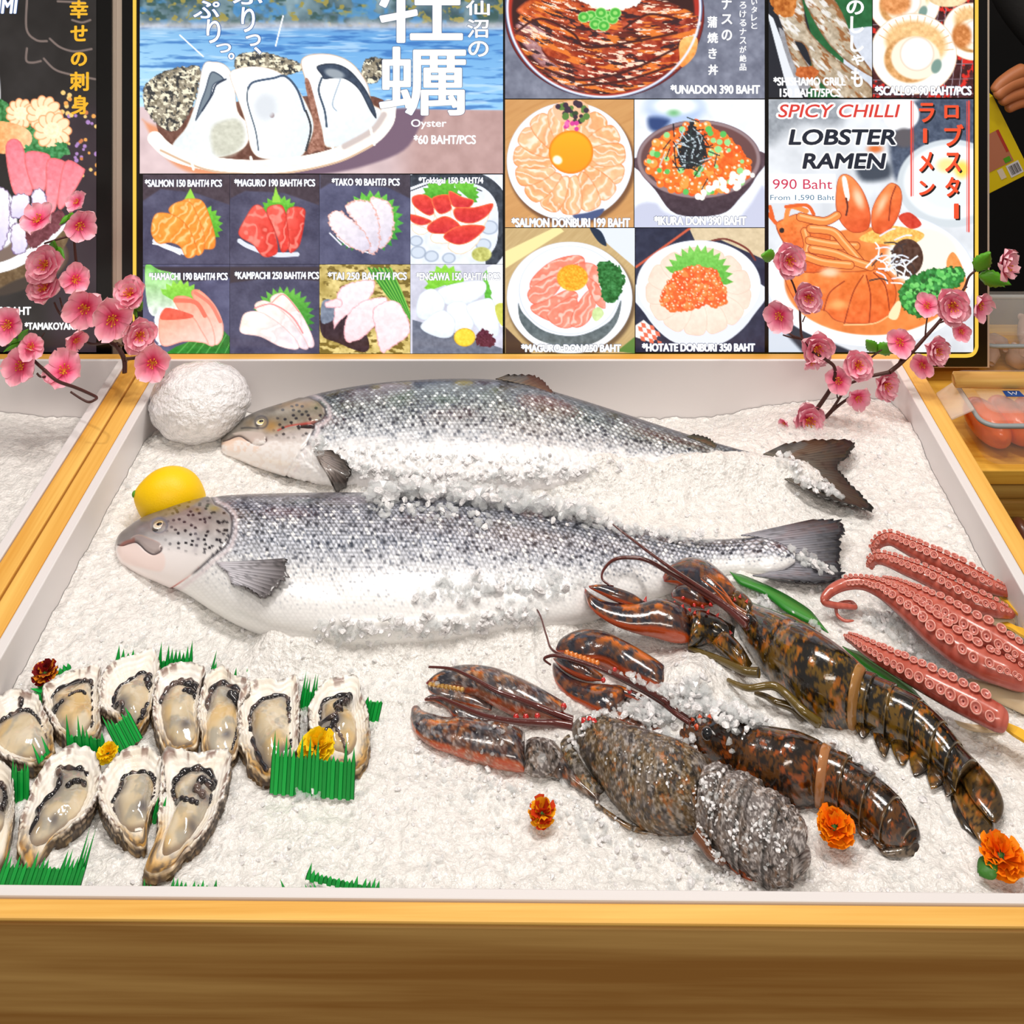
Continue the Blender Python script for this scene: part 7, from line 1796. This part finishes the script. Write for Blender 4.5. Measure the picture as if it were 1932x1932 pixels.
def bleaf(root, q, base, tip, y, w=.32, droop=.01):
    (ax, ay), (bx, by) = q([base, tip])
    A, B = np.array(sp(ax, ay, y)), np.array(sp(bx, by, y - droop))
    d = B - A; L = np.linalg.norm(d); nrm = np.cross(d / L, (0, 1, 0)); V = []
    for i in range(13):
        s = i / 12; ww = L * w * math.sin(math.pi * (s ** .8) * .97 + .05) * (1 + (.10 if i % 2 else -.05))
        for j in range(5):
            q_ = j / 2 - 1
            V.append(A + d * s + nrm * ww * q_ + np.array([0, -.12 * L * (1 - q_ * q_) + .04 * L * s, 0]))
    return solid(mesh('leaf', V, quads(13, 5), M_BLEAF, root), .0004)
qr, ql, qf, qc1 = Q(1400, 420, 3.632), Q(0, 440, 5.682), Q(0, 0, 1), Q(0, 0, 2.76)
rs_ = random.Random(5)
# right spray
br = thing('cherry_blossom_branch', 'pink cherry blossom spray stuck in the ice at the rear right corner', 'flower', tuple(gp(1545, 790)), 'artificial cherry blossom sprays')
YB = 1.435
mb = MB()
for path, r0, r1 in (([(300, 330), (350, 420), (392, 560), (400, 680), (412, 790), (480, 880), (560, 930), (630, 985), (634, 1060), (600, 1150), (515, 1275)], .0011, .0026), ([(565, 1340), (610, 1290), (660, 1215), (730, 1105)], .0022, .0012), ([(570, 1335), (650, 1262), (755, 1185)], .0022, .0013), ([(660, 1215), (650, 1170), (670, 1130)], .001, .0008),
                     ([(1010, 1025), (1090, 960), (1180, 870), (1260, 780), (1345, 685), (1440, 560), (1520, 455), (1555, 370), (1605, 325)], .0026, .0012), ([(1340, 690), (1410, 668), (1480, 650)], .0012, .0008), ([(1255, 790), (1262, 700), (1275, 620)], .0012, .0008), ([(300, 715), (335, 768), (412, 800)], .0010, .0014), ([(280, 770), (330, 785), (410, 800)], .0008, .0012), ([(415, 680), (432, 640)], .0009, .0006), ([(285, 1360), (340, 1395), (410, 1400)], .0012, .0010), ([(870, 935), (930, 890), (960, 870)], .0012, .0008), ([(1060, 990), (1090, 930), (1110, 900)], .0012, .0008), ([(1510, 460), (1545, 440)], .001, .0006), ([(730, 1105), (850, 1060), (1010, 1025)], .0014, .0022)):
    twig(mb, qr, path, [YB - .02, YB - .02, YB - .03, YB - .03] if path[0][0] != 1010 else [YB - .03, YB - .01, YB], r0, r1)
mb.build('twigs', M_TWIG, br)
for x, y, r, k, fx, fz in ((320, 258, 34, 0, .1, .3), (452, 505, 31, 2, -.1, .1), (258, 632, 32, 1, -.5, .1), (508, 852, 34, 0, .1, .05), (480, 950, 20, 1, .2, -.9), (790, 980, 31, 2, 0, .5), (662, 1085, 26, 1, -.3, .4), (790, 1190, 26, 3, .1, -.2), (975, 1105, 30, 0, .4, .0), (450, 1345, 35, 2, .1, .15), (1440, 565, 36, 0, -.2, .2), (1270, 575, 24, 1, -.6, .8), (1620, 560, 30, 3, .7, -.1), (1500, 740, 19, 1, -.2, .1), (1085, 820, 28, 3, -.4, .5), (1325, 870, 29, 0, .3, .1), (1235, 970, 24, 1, -.5, .1), (1790, 280, 34, 2, .9, .1), (290, 1370, 12, 1, -.9, -.3)):
    put_bloom(br, 1400 + x / 3.632, 420 + y / 3.632, r, YB - rs_.uniform(.02, .045), k, (fx, fz), rs_.uniform(0, 6))
bleaf(br, qr, (225, 230), (130, 225), YB, .42); bleaf(br, qr, (925, 885), (1050, 840), YB - .01, .4); bleaf(br, qr, (920, 880), (850, 805), YB - .01, .3); bleaf(br, qr, (1605, 330), (1700, 200), YB, .36); bleaf(br, qr, (1620, 360), (1840, 420), YB, .28); bleaf(br, qr, (1700, 360), (1800, 440), YB, .3)
# left spray
bl = thing('cherry_blossom_branch', 'large pink cherry blossom spray rising from the left counter in front of the dark menu', 'flower', tuple(sp(236, 705, 1.42)), 'artificial cherry blossom sprays')
mb = MB()
for path, r0, r1 in (([(1335, 1500), (1330, 1350), (1255, 1215), (1180, 1160), (1030, 900), (960, 740), (880, 590), (840, 430), (815, 300), (800, 150), (790, 0)], .0030, .0016), ([(1255, 1180), (1310, 1200), (1345, 1150), (1340, 1110)], .0016, .001), ([(1180, 1160), (1000, 1190), (890, 1150), (780, 1100)], .0018, .001), ([(1030, 900), (760, 960), (640, 860), (580, 740)], .0018, .0012), ([(720, 950), (670, 800), (640, 690)], .0014, .001), ([(1580, 1262), (1520, 1160), (1468, 1040), (1455, 880), (1415, 740)], .0024, .0014), ([(1330, 1350), (1480, 1330), (1580, 1262)], .002, .002), ([(1690, 1620), (1720, 1560), (1760, 1540)], .0016, .0008), ([(700, -60), (780, -90), (790, 0)], .0014, .0012), ([(480, 110), (640, 60), (790, 20)], .0012, .0014)):
    twig(mb, ql, path, [1.41, 1.43, 1.44, 1.44], r0, r1)
mb.build('twigs', M_TWIG, bl)
for x, y, r, k, fx, fz in ((146, 382, 22, 1, -.4, .9), (150, 425, 32, 3, .6, .2), (72, 418, 34, 1, -.2, 1.4), (86, 500, 37, 0, .0, .5), (86, 545, 34, 2, -.1, .9), (142, 528, 30, 3, .5, .6), (162, 580, 40, 1, .1, .1), (214, 600, 42, 3, .1, .15), (246, 556, 34, 2, .0, .9), (262, 632, 34, 0, .5, .3), (288, 684, 36, 1, .1, .25), (142, 640, 24, 3, .9, -.2), (300, 727, 14, 1, .8, -.8)):
    put_bloom(bl, x, y, r, 1.435 - rs_.uniform(.02, .04), k, (fx, fz), rs_.uniform(0, 6))
bleaf(bl, ql, (560, 200), (580, 80), 1.43, .3); bleaf(bl, ql, (600, 150), (690, 290), 1.43, .3); bleaf(bl, ql, (1420, 800), (1530, 740), 1.42, .42); bleaf(bl, ql, (1430, 800), (1470, 900), 1.42, .3); bleaf(bl, qc1, (350, 1130), (410, 1150), 1.42, .4); bleaf(bl, qc1, (360, 1120), (310, 1170), 1.42, .3)
b3 = thing('cherry_blossom_branch', 'low pink cherry blossom twig with bent wire end lying over the left counter', 'flower', tuple(gp(120, 740)), 'artificial cherry blossom sprays')
mb = MB()
for path, ys, r0, r1 in (([(210, 1225), (300, 1300), (400, 1400), (480, 1470)], [1.42, 1.38, 1.36], .0014, .002), ([(240, 1150), (290, 1210), (300, 1300)], [1.42, 1.40], .0012, .0012), ([(475, 1070), (400, 1180), (310, 1300)], [1.42, 1.40], .0007, .001), ([(395, 1500), (430, 1535), (490, 1540)], [1.36, 1.36], .0012, .0012), ([(480, 1470), (610, 1580), (800, 1650), (940, 1710), (1035, 1760), (1010, 1790), (950, 1810), (870, 1775), (755, 1700)], [1.36, 1.33, 1.30, 1.30], .0020, .0011)):
    twig(mb, ql, path, ys, r0, r1)
mb.build('twigs', M_TWIG, b3)
for x, y, r, k, fx, fz in ((18, 612, 35, 1, -.1, .4), (58, 655, 26, 3, .5, .6), (40, 690, 36, 1, -.1, .5), (122, 700, 38, 3, .1, 1.0)):
    put_bloom(b3, x, y, r, 1.375 - rs_.uniform(0, .02), k, (fx, fz), rs_.uniform(0, 6))
bleaf(b3, ql, (210, 1150), (0, 1170), 1.40, .18); bleaf(b3, ql, (200, 1150), (300, 1030), 1.40, .18); bleaf(b3, ql, (210, 1170), (40, 1270), 1.40, .2)
# ------------------------------------------------------------------ side table with boxes, at the right
W_Y2 = wood_mat('yellow_pine', 0, (236, 186, 76), (206, 142, 40)); W_G = wood_mat('planked_pine', 0, (206, 164, 84), (170, 122, 50), 1.4)
stt = thing('side_table', 'yellow pine side table holding plastic food boxes right of the counter', 'table', (0.95, 1.55, 0))
MB().box((0.492, 1.330, ZI - .016), (1.45, 1.655, ZI)).build('table_top', W_Y2, stt, False, .001)
for i in range(8):
    MB().box((0.492, 1.338, ZI - .0165 - .022 * (i + 1)), (1.45, 1.352, ZI - .0175 - .022 * i)).build('front_plank', W_G, stt, False, .003)
MB().box((0.494, 1.353, 0), (1.45, 1.645, ZI - .0165)).build('table_body', W_G, stt, False)
kb = thing('wooden_knob', 'round dark brown wooden knob on the side table front by the right edge', 'knob', tuple(gp(1936, 1022, -.07)))
V, Fs = ellipsoid((0.5535, 1.318, ZI - .0675), (.0105, .0195, .0195), 14, 20); mesh('knob_head', V, Fs, pmat('dark_wood', (96, 52, 32), 0.35, coat=.3), kb)
M_PLAST = pmat('clear_plastic', (246, 240, 234), 0.12, spec=0.6, alpha=0.10)
M_CLIP = pmat('milky_plastic', (236, 226, 216), 0.3, alpha=0.35)
M_GASK = pmat('grey_gasket', (150, 158, 160), 0.4)
M_SALM = pmat('salmon_flesh', (238, 104, 26), 0.3, coat=0.3, sss=0.1, bump=(60, 0.4, 0.004))
def rbox(lo, hi, r, n=6, taper=0.0):
    """rounded upright box, open description for shells: returns verts and faces"""
    x0, y0, z0 = lo; x1, y1, z1 = hi
    V = []
    for z, t in ((z0, taper), (z1, 0)):
        for cx, cy, a0 in ((x1 - r, y1 - r, 0), (x0 + r, y1 - r, 90), (x0 + r, y0 + r, 180), (x1 - r, y0 + r, 270)):
            for k in range(n + 1):
                a = math.radians(a0 + 90 * k / n)
                px, py = cx + r * math.cos(a), cy + r * math.sin(a)
                V.append((px + (t if px < (x0 + x1) / 2 else -t), py + (t if py < (y0 + y1) / 2 else -t), z))
    m = 4 * (n + 1)
    Fs = [(j, (j + 1) % m, m + (j + 1) % m, m + j) for j in range(m)] + [tuple(range(m))[::-1], tuple(range(m, 2 * m))]
    return V, Fs
def food_box(label, x0, x1, y0, y1, z0, h, fill, clips=True, group='clip lid food boxes'):
    t = thing('food_container', label, 'container', ((x0 + x1) / 2, (y0 + y1) / 2, z0), group)
    V, Fs = rbox((x0, y0, z0), (x1, y1, z0 + h), .016, taper=.006); o = mesh('box', V, Fs[:-1], M_PLAST, t, False); solid(o, .0012, 1)
    V, Fs = rbox((x0 - .003, y0 - .003, z0 + h), (x1 + .003, y1 + .003, z0 + h + .006), .018); m_ = len(V) // 2; ring_ = [np.array(V[j]) + (0, 0, .003) for j in range(m_)] + [np.array(V[0]) + (0, 0, .003)]; MB().tube(ring_, .0028, 8).build('gasket', M_GASK, t)
    V, Fs = rbox((x0 - .004, y0 - .004, z0 + h + .0062), (x1 + .004, y1 + .004, z0 + h + .010), .018); l = mesh('lid', V, Fs, M_PLAST, t, False)
    V, Fs = rbox((x0 + .010, y0 + .010, z0 + h + .0102), (x1 - .010, y1 - .010, z0 + h + .0125), .014); mesh('lid_panel', V, Fs, M_PLAST, l, False)
    if clips:
        zc = z0 + h + .008; ym = (y0 + y1) / 2; xm = (x0 + x1) / 2
        def clip(P, nm='clip'):
            mb = MB(); mb.add(P, [(0, 1, 2, 3), (7, 6, 5, 4), (0, 4, 5, 1), (1, 5, 6, 2), (2, 6, 7, 3), (3, 7, 4, 0)]); return mb.build(nm, M_CLIP, t, False, .0015)
        w = .030
        clip([(x0 - .005, ym - w, zc), (x0 - .005, ym + w, zc), (x0 - .030, ym + w - .004, zc - .014), (x0 - .030, ym - w + .004, zc - .014), (x0 - .005, ym - w, zc + .003), (x0 - .005, ym + w, zc + .003), (x0 - .031, ym + w - .004, zc - .011), (x0 - .031, ym - w + .004, zc - .011)])
        clip([(xm - w, y0 - .005, zc), (xm + w, y0 - .005, zc), (xm + w, y0 - .012, zc - .020), (xm - w, y0 - .012, zc - .020), (xm - w, y0 - .008, zc + .003), (xm + w, y0 - .008, zc + .003), (xm + w, y0 - .015, zc - .020), (xm - w, y0 - .015, zc - .020)])
    return t
fx = food_box('clip lid plastic box full of orange salmon pieces in front of the side table', .520, .690, 1.336, 1.432, ZI, .046, None)
for k in range(6):
    nu = 22
    V, Fs = ellipsoid((.541 + .030 * k, 1.384 + .004 * (k % 2), ZI + .023), (.020, .040, .0205), 16, 22, Matrix.Rotation(.2, 3, 'Z'))
    tag_ = mesh('salmon_slice', V, Fs, M_SALM, None); set_props(tag_, 'thick orange salmon piece inside the front clip lid box', 'fish piece', 'salmon pieces in the front box')
lb2 = mesh('sticker', [(.560, 1.352 + .022, ZI + .0590), (.582, 1.352 + .022, ZI + .0590), (.580, 1.352 + .034, ZI + .0590), (.560, 1.352 + .034, ZI + .0590)], [(0, 1, 2, 3)], pmat('blue_sticker', (20, 70, 140), 0.4), fx, False); lb2['label'] = 'blue sticker with a white W'; solid(lb2, .0003, 1)
mb = MB(); wz = ZI + .0597
wp = [(.5655, 1.383), (.568, 1.377), (.5705, 1.382), (.573, 1.377), (.5755, 1.383)]
mb.tube([(p[0], p[1], wz) for p in wp], .0006, 5); mb.build('sticker_mark', pmat('white_ink', (240, 240, 240), .5), lb2)
f3 = food_box('clear lidded tray of pale squid behind the front box, right of the menu board', .588, .80, 1.515, 1.64, ZI, .042, None, False)
M_SQ = pmat('squid_flesh', (196, 164, 150), 0.25, coat=.4, sss=.1, bump=(90, 0.4, 0.003))
rsq = random.Random(3)
for k in range(13):
    x, y = .606 + .014 * k, 1.53 + rsq.uniform(.0, .06)
    a = rsq.uniform(-.6, .6)
    mb = MB(); P = [(x + .018 * math.sin(j * .9 + k) * .5, y + .012 * j - .01, ZI + .010 + .008 * math.sin(j * .8 + k) + .008 * (k % 2)) for j in range(5)]
    mb.tube(P, [.004, .009, .011, .009, .004], 10)
    o = mb.build('squid', M_SQ); set_props(o, 'small pale squid in the clear tray beside the menu board', 'squid', 'squid in the clear tray')
kn = thing('knife', 'pale round wooden knife handle lying across the lid of the front box', 'knife', tuple(gp(1850, 748, .07)))
ks = ZI + .058 + .0095
MB().tube([(.505, 1.395, ks), (.507, 1.395, ks), (.590, 1.393, ks), (.600, 1.393, ks), (.601, 1.393, ks)], [.006, .0088, .0092, .0088, .007], 24).build('handle', wood_mat('handle_wood', 0, (226, 184, 104), (206, 154, 76), 2.0), kn)
MB().tube([(.6015, 1.393, ks), (.622, 1.3925, ks)], [.0086, .0086], 20).build('collar', M_BLACK, kn)
MB().add([(.622, 1.392, ks - .008), (.75, 1.392, ks - .006), (.77, 1.392, ks + .008), (.622, 1.392, ks + .008), (.622, 1.3935, ks - .008), (.75, 1.3935, ks - .006), (.77, 1.3935, ks + .008), (.622, 1.3935, ks + .008)], [(0, 1, 2, 3), (7, 6, 5, 4), (0, 4, 5, 1), (1, 5, 6, 2), (2, 6, 7, 3), (3, 7, 4, 0)]).build('blade', pmat('steel', (200, 200, 205), .2, 1.0), kn, False)

# ------------------------------------------------------------------ person in dark clothes holding a yellow packet
M_CLOTH = pmat('black_cloth', (17, 15, 15), 0.8, bump=(120, 0.3, 0.002)); M_SKIN = pmat('skin', (178, 108, 66), 0.45, sss=0.15, bump=(200, 0.15, 0.0008))
def skin_fig(name, pts, edges, rad, mat, parent, sub=2):
    me = bpy.data.meshes.new(name); me.from_pydata([tuple(Vector(p) - world_loc(parent)) for p in pts], edges, []); me.materials.append(mat)
    o = bpy.data.objects.new(name, me); COL.objects.link(o); o.parent = parent
    m = o.modifiers.new('skin', 'SKIN'); m.use_smooth_shade = True
    for i, v in enumerate(me.skin_vertices[0].data):
        v.radius = (rad[i], rad[i]) if not isinstance(rad[i], tuple) else rad[i]; v.use_root = (i == 0)
    subsurf(o, sub)
    return o
pe = thing('person', 'person in black clothes behind the menu board holding up a yellow packet', 'person', (1.12, 2.12, 0))
skin_fig('body', [(1.10, 2.15, .95), (1.10, 2.15, 1.15), (1.10, 2.15, 1.36), (1.10, 2.15, 1.45), (1.29, 2.15, 1.40), (1.33, 2.12, 1.14), (1.20, 1.98, 1.02), (.91, 2.15, 1.40), (.88, 2.14, 1.16), (1.00, 2.02, .99), (1.00, 2.15, .86), (1.00, 2.15, .46), (1.00, 2.15, .06), (1.20, 2.15, .86), (1.20, 2.15, .46), (1.20, 2.15, .06), (1.10, 2.14, 1.53), (1.10, 2.12, 1.66), (1.10, 2.12, 1.74)],
         [(0, 1), (1, 2), (2, 3), (3, 4), (4, 5), (5, 6), (3, 7), (7, 8), (8, 9), (0, 10), (10, 11), (11, 12), (0, 13), (13, 14), (14, 15), (3, 16), (16, 17), (17, 18)],
         [(.17, .12), (.155, .11), (.18, .11), (.09, .08), .065, .05, .042, .065, .052, .042, .088, .062, .05, .088, .062, .05, .055, .088, .07], M_CLOTH, pe)
YH = 1.86
def hp(px, py, dy=0.0): return sp(px, py, YH + dy)
# near hand: wrist at the right, fingers folded over the packet's top edge
hand = skin_fig('hand', [hp(1990, 150, .05), hp(1955, 155, .02), hp(1925, 160, .0)], [(0, 1), (1, 2)], [(.028, .022), (.034, .022), (.036, .020)], M_SKIN, pe)
fings = [([(1938, 128), (1910, 142), (1888, 158), (1874, 176)], .011, -.020), ([(1936, 148), (1908, 158), (1888, 172), (1878, 186)], .0105, -.026), ([(1938, 170), (1914, 178), (1896, 186), (1886, 196)], .010, -.024), ([(1944, 190), (1922, 194), (1906, 202), (1898, 208)], .009, -.018), ([(1946, 176), (1918, 196), (1896, 190), (1876, 168)], .0105, .020)]
for i, (pp, rr, dy) in enumerate(fings):
    skin_fig('thumb' if i == 4 else 'finger', [hp(x, y, dy * (.3 + .25 * k)) for k, (x, y) in enumerate(pp)], [(0, 1), (1, 2), (2, 3)], [rr * 1.1, rr, rr * .95, rr * .8], M_SKIN, hand)
skin_fig('sleeve_arm', [hp(1990, 150, .05), hp(2060, 120, .10), hp(2150, 60, .18)], [(0, 1), (1, 2)], [.036, .042, .05], M_CLOTH, pe)
pk = thing('yellow_packet', 'yellow packet with a picture and barcode held in the hand right of the menu', 'packet', tuple(hp(1885, 290)))
YP = YH - .004
def pkpt(u, v, off=0.0):
    """u across 0..1 (left to right), v down 0..1 on the slanted packet face"""
    x = 1808 + 83 * u + (1870 - 1808 + 20) * 0 + v * 0; 
    a = np.array([1790, 222.0]); b = np.array([1873, 180.0]); c = np.array([1891, 367.0]) - (np.array([1873, 180.0]) - np.array([1945, 322.0])) * 0
    p = a + (b - a) * u + (np.array([1945, 326.0]) - b) * v
    return sp(p[0], p[1], YP - off)
cs = [pkpt(0, 0), pkpt(1, 0), pkpt(1, 1), pkpt(0, 1)]; bk = [p + Vector((0, .03, 0)) for p in cs]
MB().add(cs + bk, [(0, 1, 2, 3), (7, 6, 5, 4), (0, 4, 5, 1), (1, 5, 6, 2), (2, 6, 7, 3), (3, 7, 4, 0)]).build('pack', pmat('yellow_card', (214, 190, 16), 0.4), pk, False, .001)
def patch(nm, u0, v0, u1, v1, col, lab, off=.0006, par=None):
    o = mesh(nm, [pkpt(u0, v0, off), pkpt(u1, v0, off), pkpt(u1, v1, off), pkpt(u0, v1, off)], [(0, 1, 2, 3)], pmat(nm + '_print', col, .4), par or pk, False); o['label'] = lab; return o
pc = patch('picture', .25, .38, .80, .78, (176, 110, 84), 'printed food picture'); patch('picture_strip', .74, .38, .80, .66, (170, 50, 44), 'red strip', .0009, pc)
bc = patch('barcode', .60, .80, .88, .95, (206, 206, 214), 'white barcode patch'); patch('green_mark', .62, .71, .76, .77, (70, 150, 30), 'green mark', .0009); patch('white_mark', .40, .80, .52, .92, (214, 200, 180), 'pale square mark')
for k in range(9): patch('barcode_line', .64 + .024 * k, .82, .650 + .024 * k + .004 * (k % 3), .93, (60, 60, 70), 'dark bar', .0009, bc)
# ------------------------------------------------------------------ loose ice
from mathutils.bvhtree import BVHTree
_dg = bpy.context.evaluated_depsgraph_get(); _dg.update()
def tree_of(objs):
    V = []; Fs = []
    for o in objs:
        me = o.data; n = len(V); M = o.matrix_world
        V += [M @ v.co for v in me.vertices]; Fs += [tuple(i + n for i in p.vertices) for p in me.polygons]
    return BVHTree.FromPolygons(V, Fs)
def kids(o):
    for c in o.children:
        yield c
        yield from kids(c)
_hard = [o for r in (fish1, fish2, la_, lb_, lc_) for o in kids(r) if o.type == 'MESH']
_hard += [o for o in bpy.data.objects if o.type == 'MESH' and o.name.startswith('crushed_ice')]
BV = tree_of(_hard)
_phi = (1 + 5 ** .5) / 2
ICO = np.array([(-1, _phi, 0), (1, _phi, 0), (-1, -_phi, 0), (1, -_phi, 0), (0, -1, _phi), (0, 1, _phi), (0, -1, -_phi), (0, 1, -_phi), (_phi, 0, -1), (_phi, 0, 1), (-_phi, 0, -1), (-_phi, 0, 1)]) / 1.9
ICF = [(0, 11, 5), (0, 5, 1), (0, 1, 7), (0, 7, 10), (0, 10, 11), (1, 5, 9), (5, 11, 4), (11, 10, 2), (10, 7, 6), (7, 1, 8), (3, 9, 4), (3, 4, 2), (3, 2, 6), (3, 6, 8), (3, 8, 9), (4, 9, 5), (2, 4, 11), (6, 2, 10), (8, 6, 7), (9, 8, 1)]
rc = np.random.RandomState(12)
def chip(mb, p, r):
    V = ICO * (1 + .45 * (rc.rand(12, 1) - .5)) * np.array([1, 1, .62]) * r * np.array([rc.uniform(.7, 1.3), rc.uniform(.7, 1.3), rc.uniform(.7, 1.1)])
    R = np.array(Euler(tuple(rc.uniform(-1, 1, 3) * [.7, .7, 3.1])).to_matrix())
    mb.add(V @ R.T + p, ICF)
def drop(x, y):
    h = BV.ray_cast(Vector((x, y, ZI + .3)), Vector((0, 0, -1)))
    return h[0].z if h[0] is not None else ZI
clear, white = MB(), MB()
def heap(path, width, n, r0, r1, h0, mix=.6, pile=.004, fb=None):
    P = spline(path, 60) if len(path) > 2 else np.array([np.array(path[0]) + (np.array(path[-1]) - np.array(path[0])) * t for t in np.linspace(0, 1, 60)])
    for k in range(n):
        q = P[rc.randint(60)]; a, b = rc.normal(0, width / 2, 2)
        r = rc.uniform(r0, r1)
        if fb is not None:
            g = fb.at(q[0] + a, q[1] + b * .6)[0]; z = g[2]
        else:
            g = gp(q[0] + a, q[1] + b * .6, h0); z = drop(g[0], g[1])
        if not (-.452 < g[0] < .451 and .812 < g[1] < 1.474): continue
        chip(clear if rc.rand() < mix else white, np.array([g[0], g[1], z + r * .3 + pile * rc.rand()]), r)
heap([(705, 936), (780, 930), (870, 936), (960, 952), (1040, 968), (1110, 982)], 22, 420, .0025, .0075, 0, .75, .014, fb2)   # along the front salmon's back
heap([(1110, 984), (1160, 995), (1240, 1012), (1330, 1025)], 16, 120, .002, .005, 0, .75, .006, fb2)
heap([(700, 960), (820, 965), (950, 985)], 30, 60, .002, .005, 0, .8, .002, fb2)
heap([(640, 880), (740, 895), (850, 900), (1000, 895), (1180, 886), (1330, 880)], 22, 420, .0018, .0048, 0, .55, .003, fb1)
heap([(640, 850), (760, 860), (900, 866), (1050, 868)], 20, 130, .0012, .0032, 0, .7, .001, fb1)
heap([(590, 842), (615, 838), (600, 856)], 12, 30, .003, .006, 0, .85, .004, fb1)
heap([(1480, 880), (1530, 905), (1570, 925)], 22, 80, .0015, .005, .02, .8)
heap([(620, 1190), (760, 1180), (900, 1172), (1010, 1158)], 34, 260, .0015, .0048, 0, .6, .002, fb2)
heap([(800, 1110), (930, 1115), (1080, 1105)], 46, 110, .002, .0065, 0, .85, .001, fb2)
heap([(1230, 1290), (1300, 1290), (1370, 1330), (1410, 1370)], 40, 620, .0014, .0048, .03, .7, .008)
heap([(1180, 1290), (1230, 1330), (1300, 1370)], 30, 220, .0012, .004, .03, .7, .006)
heap([(1370, 1310), (1480, 1360), (1580, 1420), (1680, 1490)], 22, 240, .0012, .0042, .02, .75)
heap([(1080, 1360), (1150, 1340), (1200, 1330)], 26, 120, .001, .0032, .03, .75)
heap([(1340, 1440), (1350, 1500), (1380, 1530), (1450, 1540), (1500, 1600), (1470, 1620), (1400, 1570)], 30, 520, .0006, .0020, .05, .45, .001)
heap([(1100, 1400), (1250, 1440), (1320, 1500)], 60, 140, .0005, .0014, .05, .5, .0005)
heap([(820, 1290), (950, 1340), (900, 1390), (980, 1430)], 40, 60, .0006, .0022, .03, .7, .0005)
heap([(1640, 1140), (1700, 1180), (1770, 1250), (1840, 1310)], 26, 260, .0014, .0045, .01, .8)
heap([(1420, 1120), (1500, 1170), (1580, 1230)], 26, 160, .0014, .0045, .01, .8)
heap([(1690, 1110), (1760, 1130), (1810, 1150)], 14, 70, .0016, .005, .02, .8)
heap([(790, 1400), (900, 1465), (1060, 1500), (1180, 1580), (1350, 1660)], 50, 190, .001, .0036, .01, .8, .001)
heap([(560, 1480), (600, 1475)], 12, 14, .002, .0035, .015, .9)
heap([(1500, 1060), (1560, 1075)], 20, 50, .002, .005, .01, .8)
heap([(230, 810), (230, 850)], 14, 20, .003, .006, .045, .8)
GX, GY = rc.uniform(-.452, .451, 7500), rc.uniform(.812, 1.474, 7500); GZ = ice_h(GX, GY)
for k in range(7500):                                                  # grains all over the bed
    x, y, z = GX[k], GY[k], ZI + GZ[k]
    r = rc.uniform(.0008, .0026) * (1.6 if rc.rand() < .08 else 1)
    chip(clear if rc.rand() < .75 else white, np.array([x, y, z + r * .1]), r)
def finish(mb, name, mat, label):
    o = mb.build(name, mat, None, False); set_props(o, label, 'ice', kind='stuff')
finish(clear, 'ice_chips', M_CLEAR, 'loose clear ice chips heaped on the salmon, lobsters and ice bed')
finish(white, 'ice_crumbs', M_PACK, 'loose white ice crumbs scattered among the clear chips')
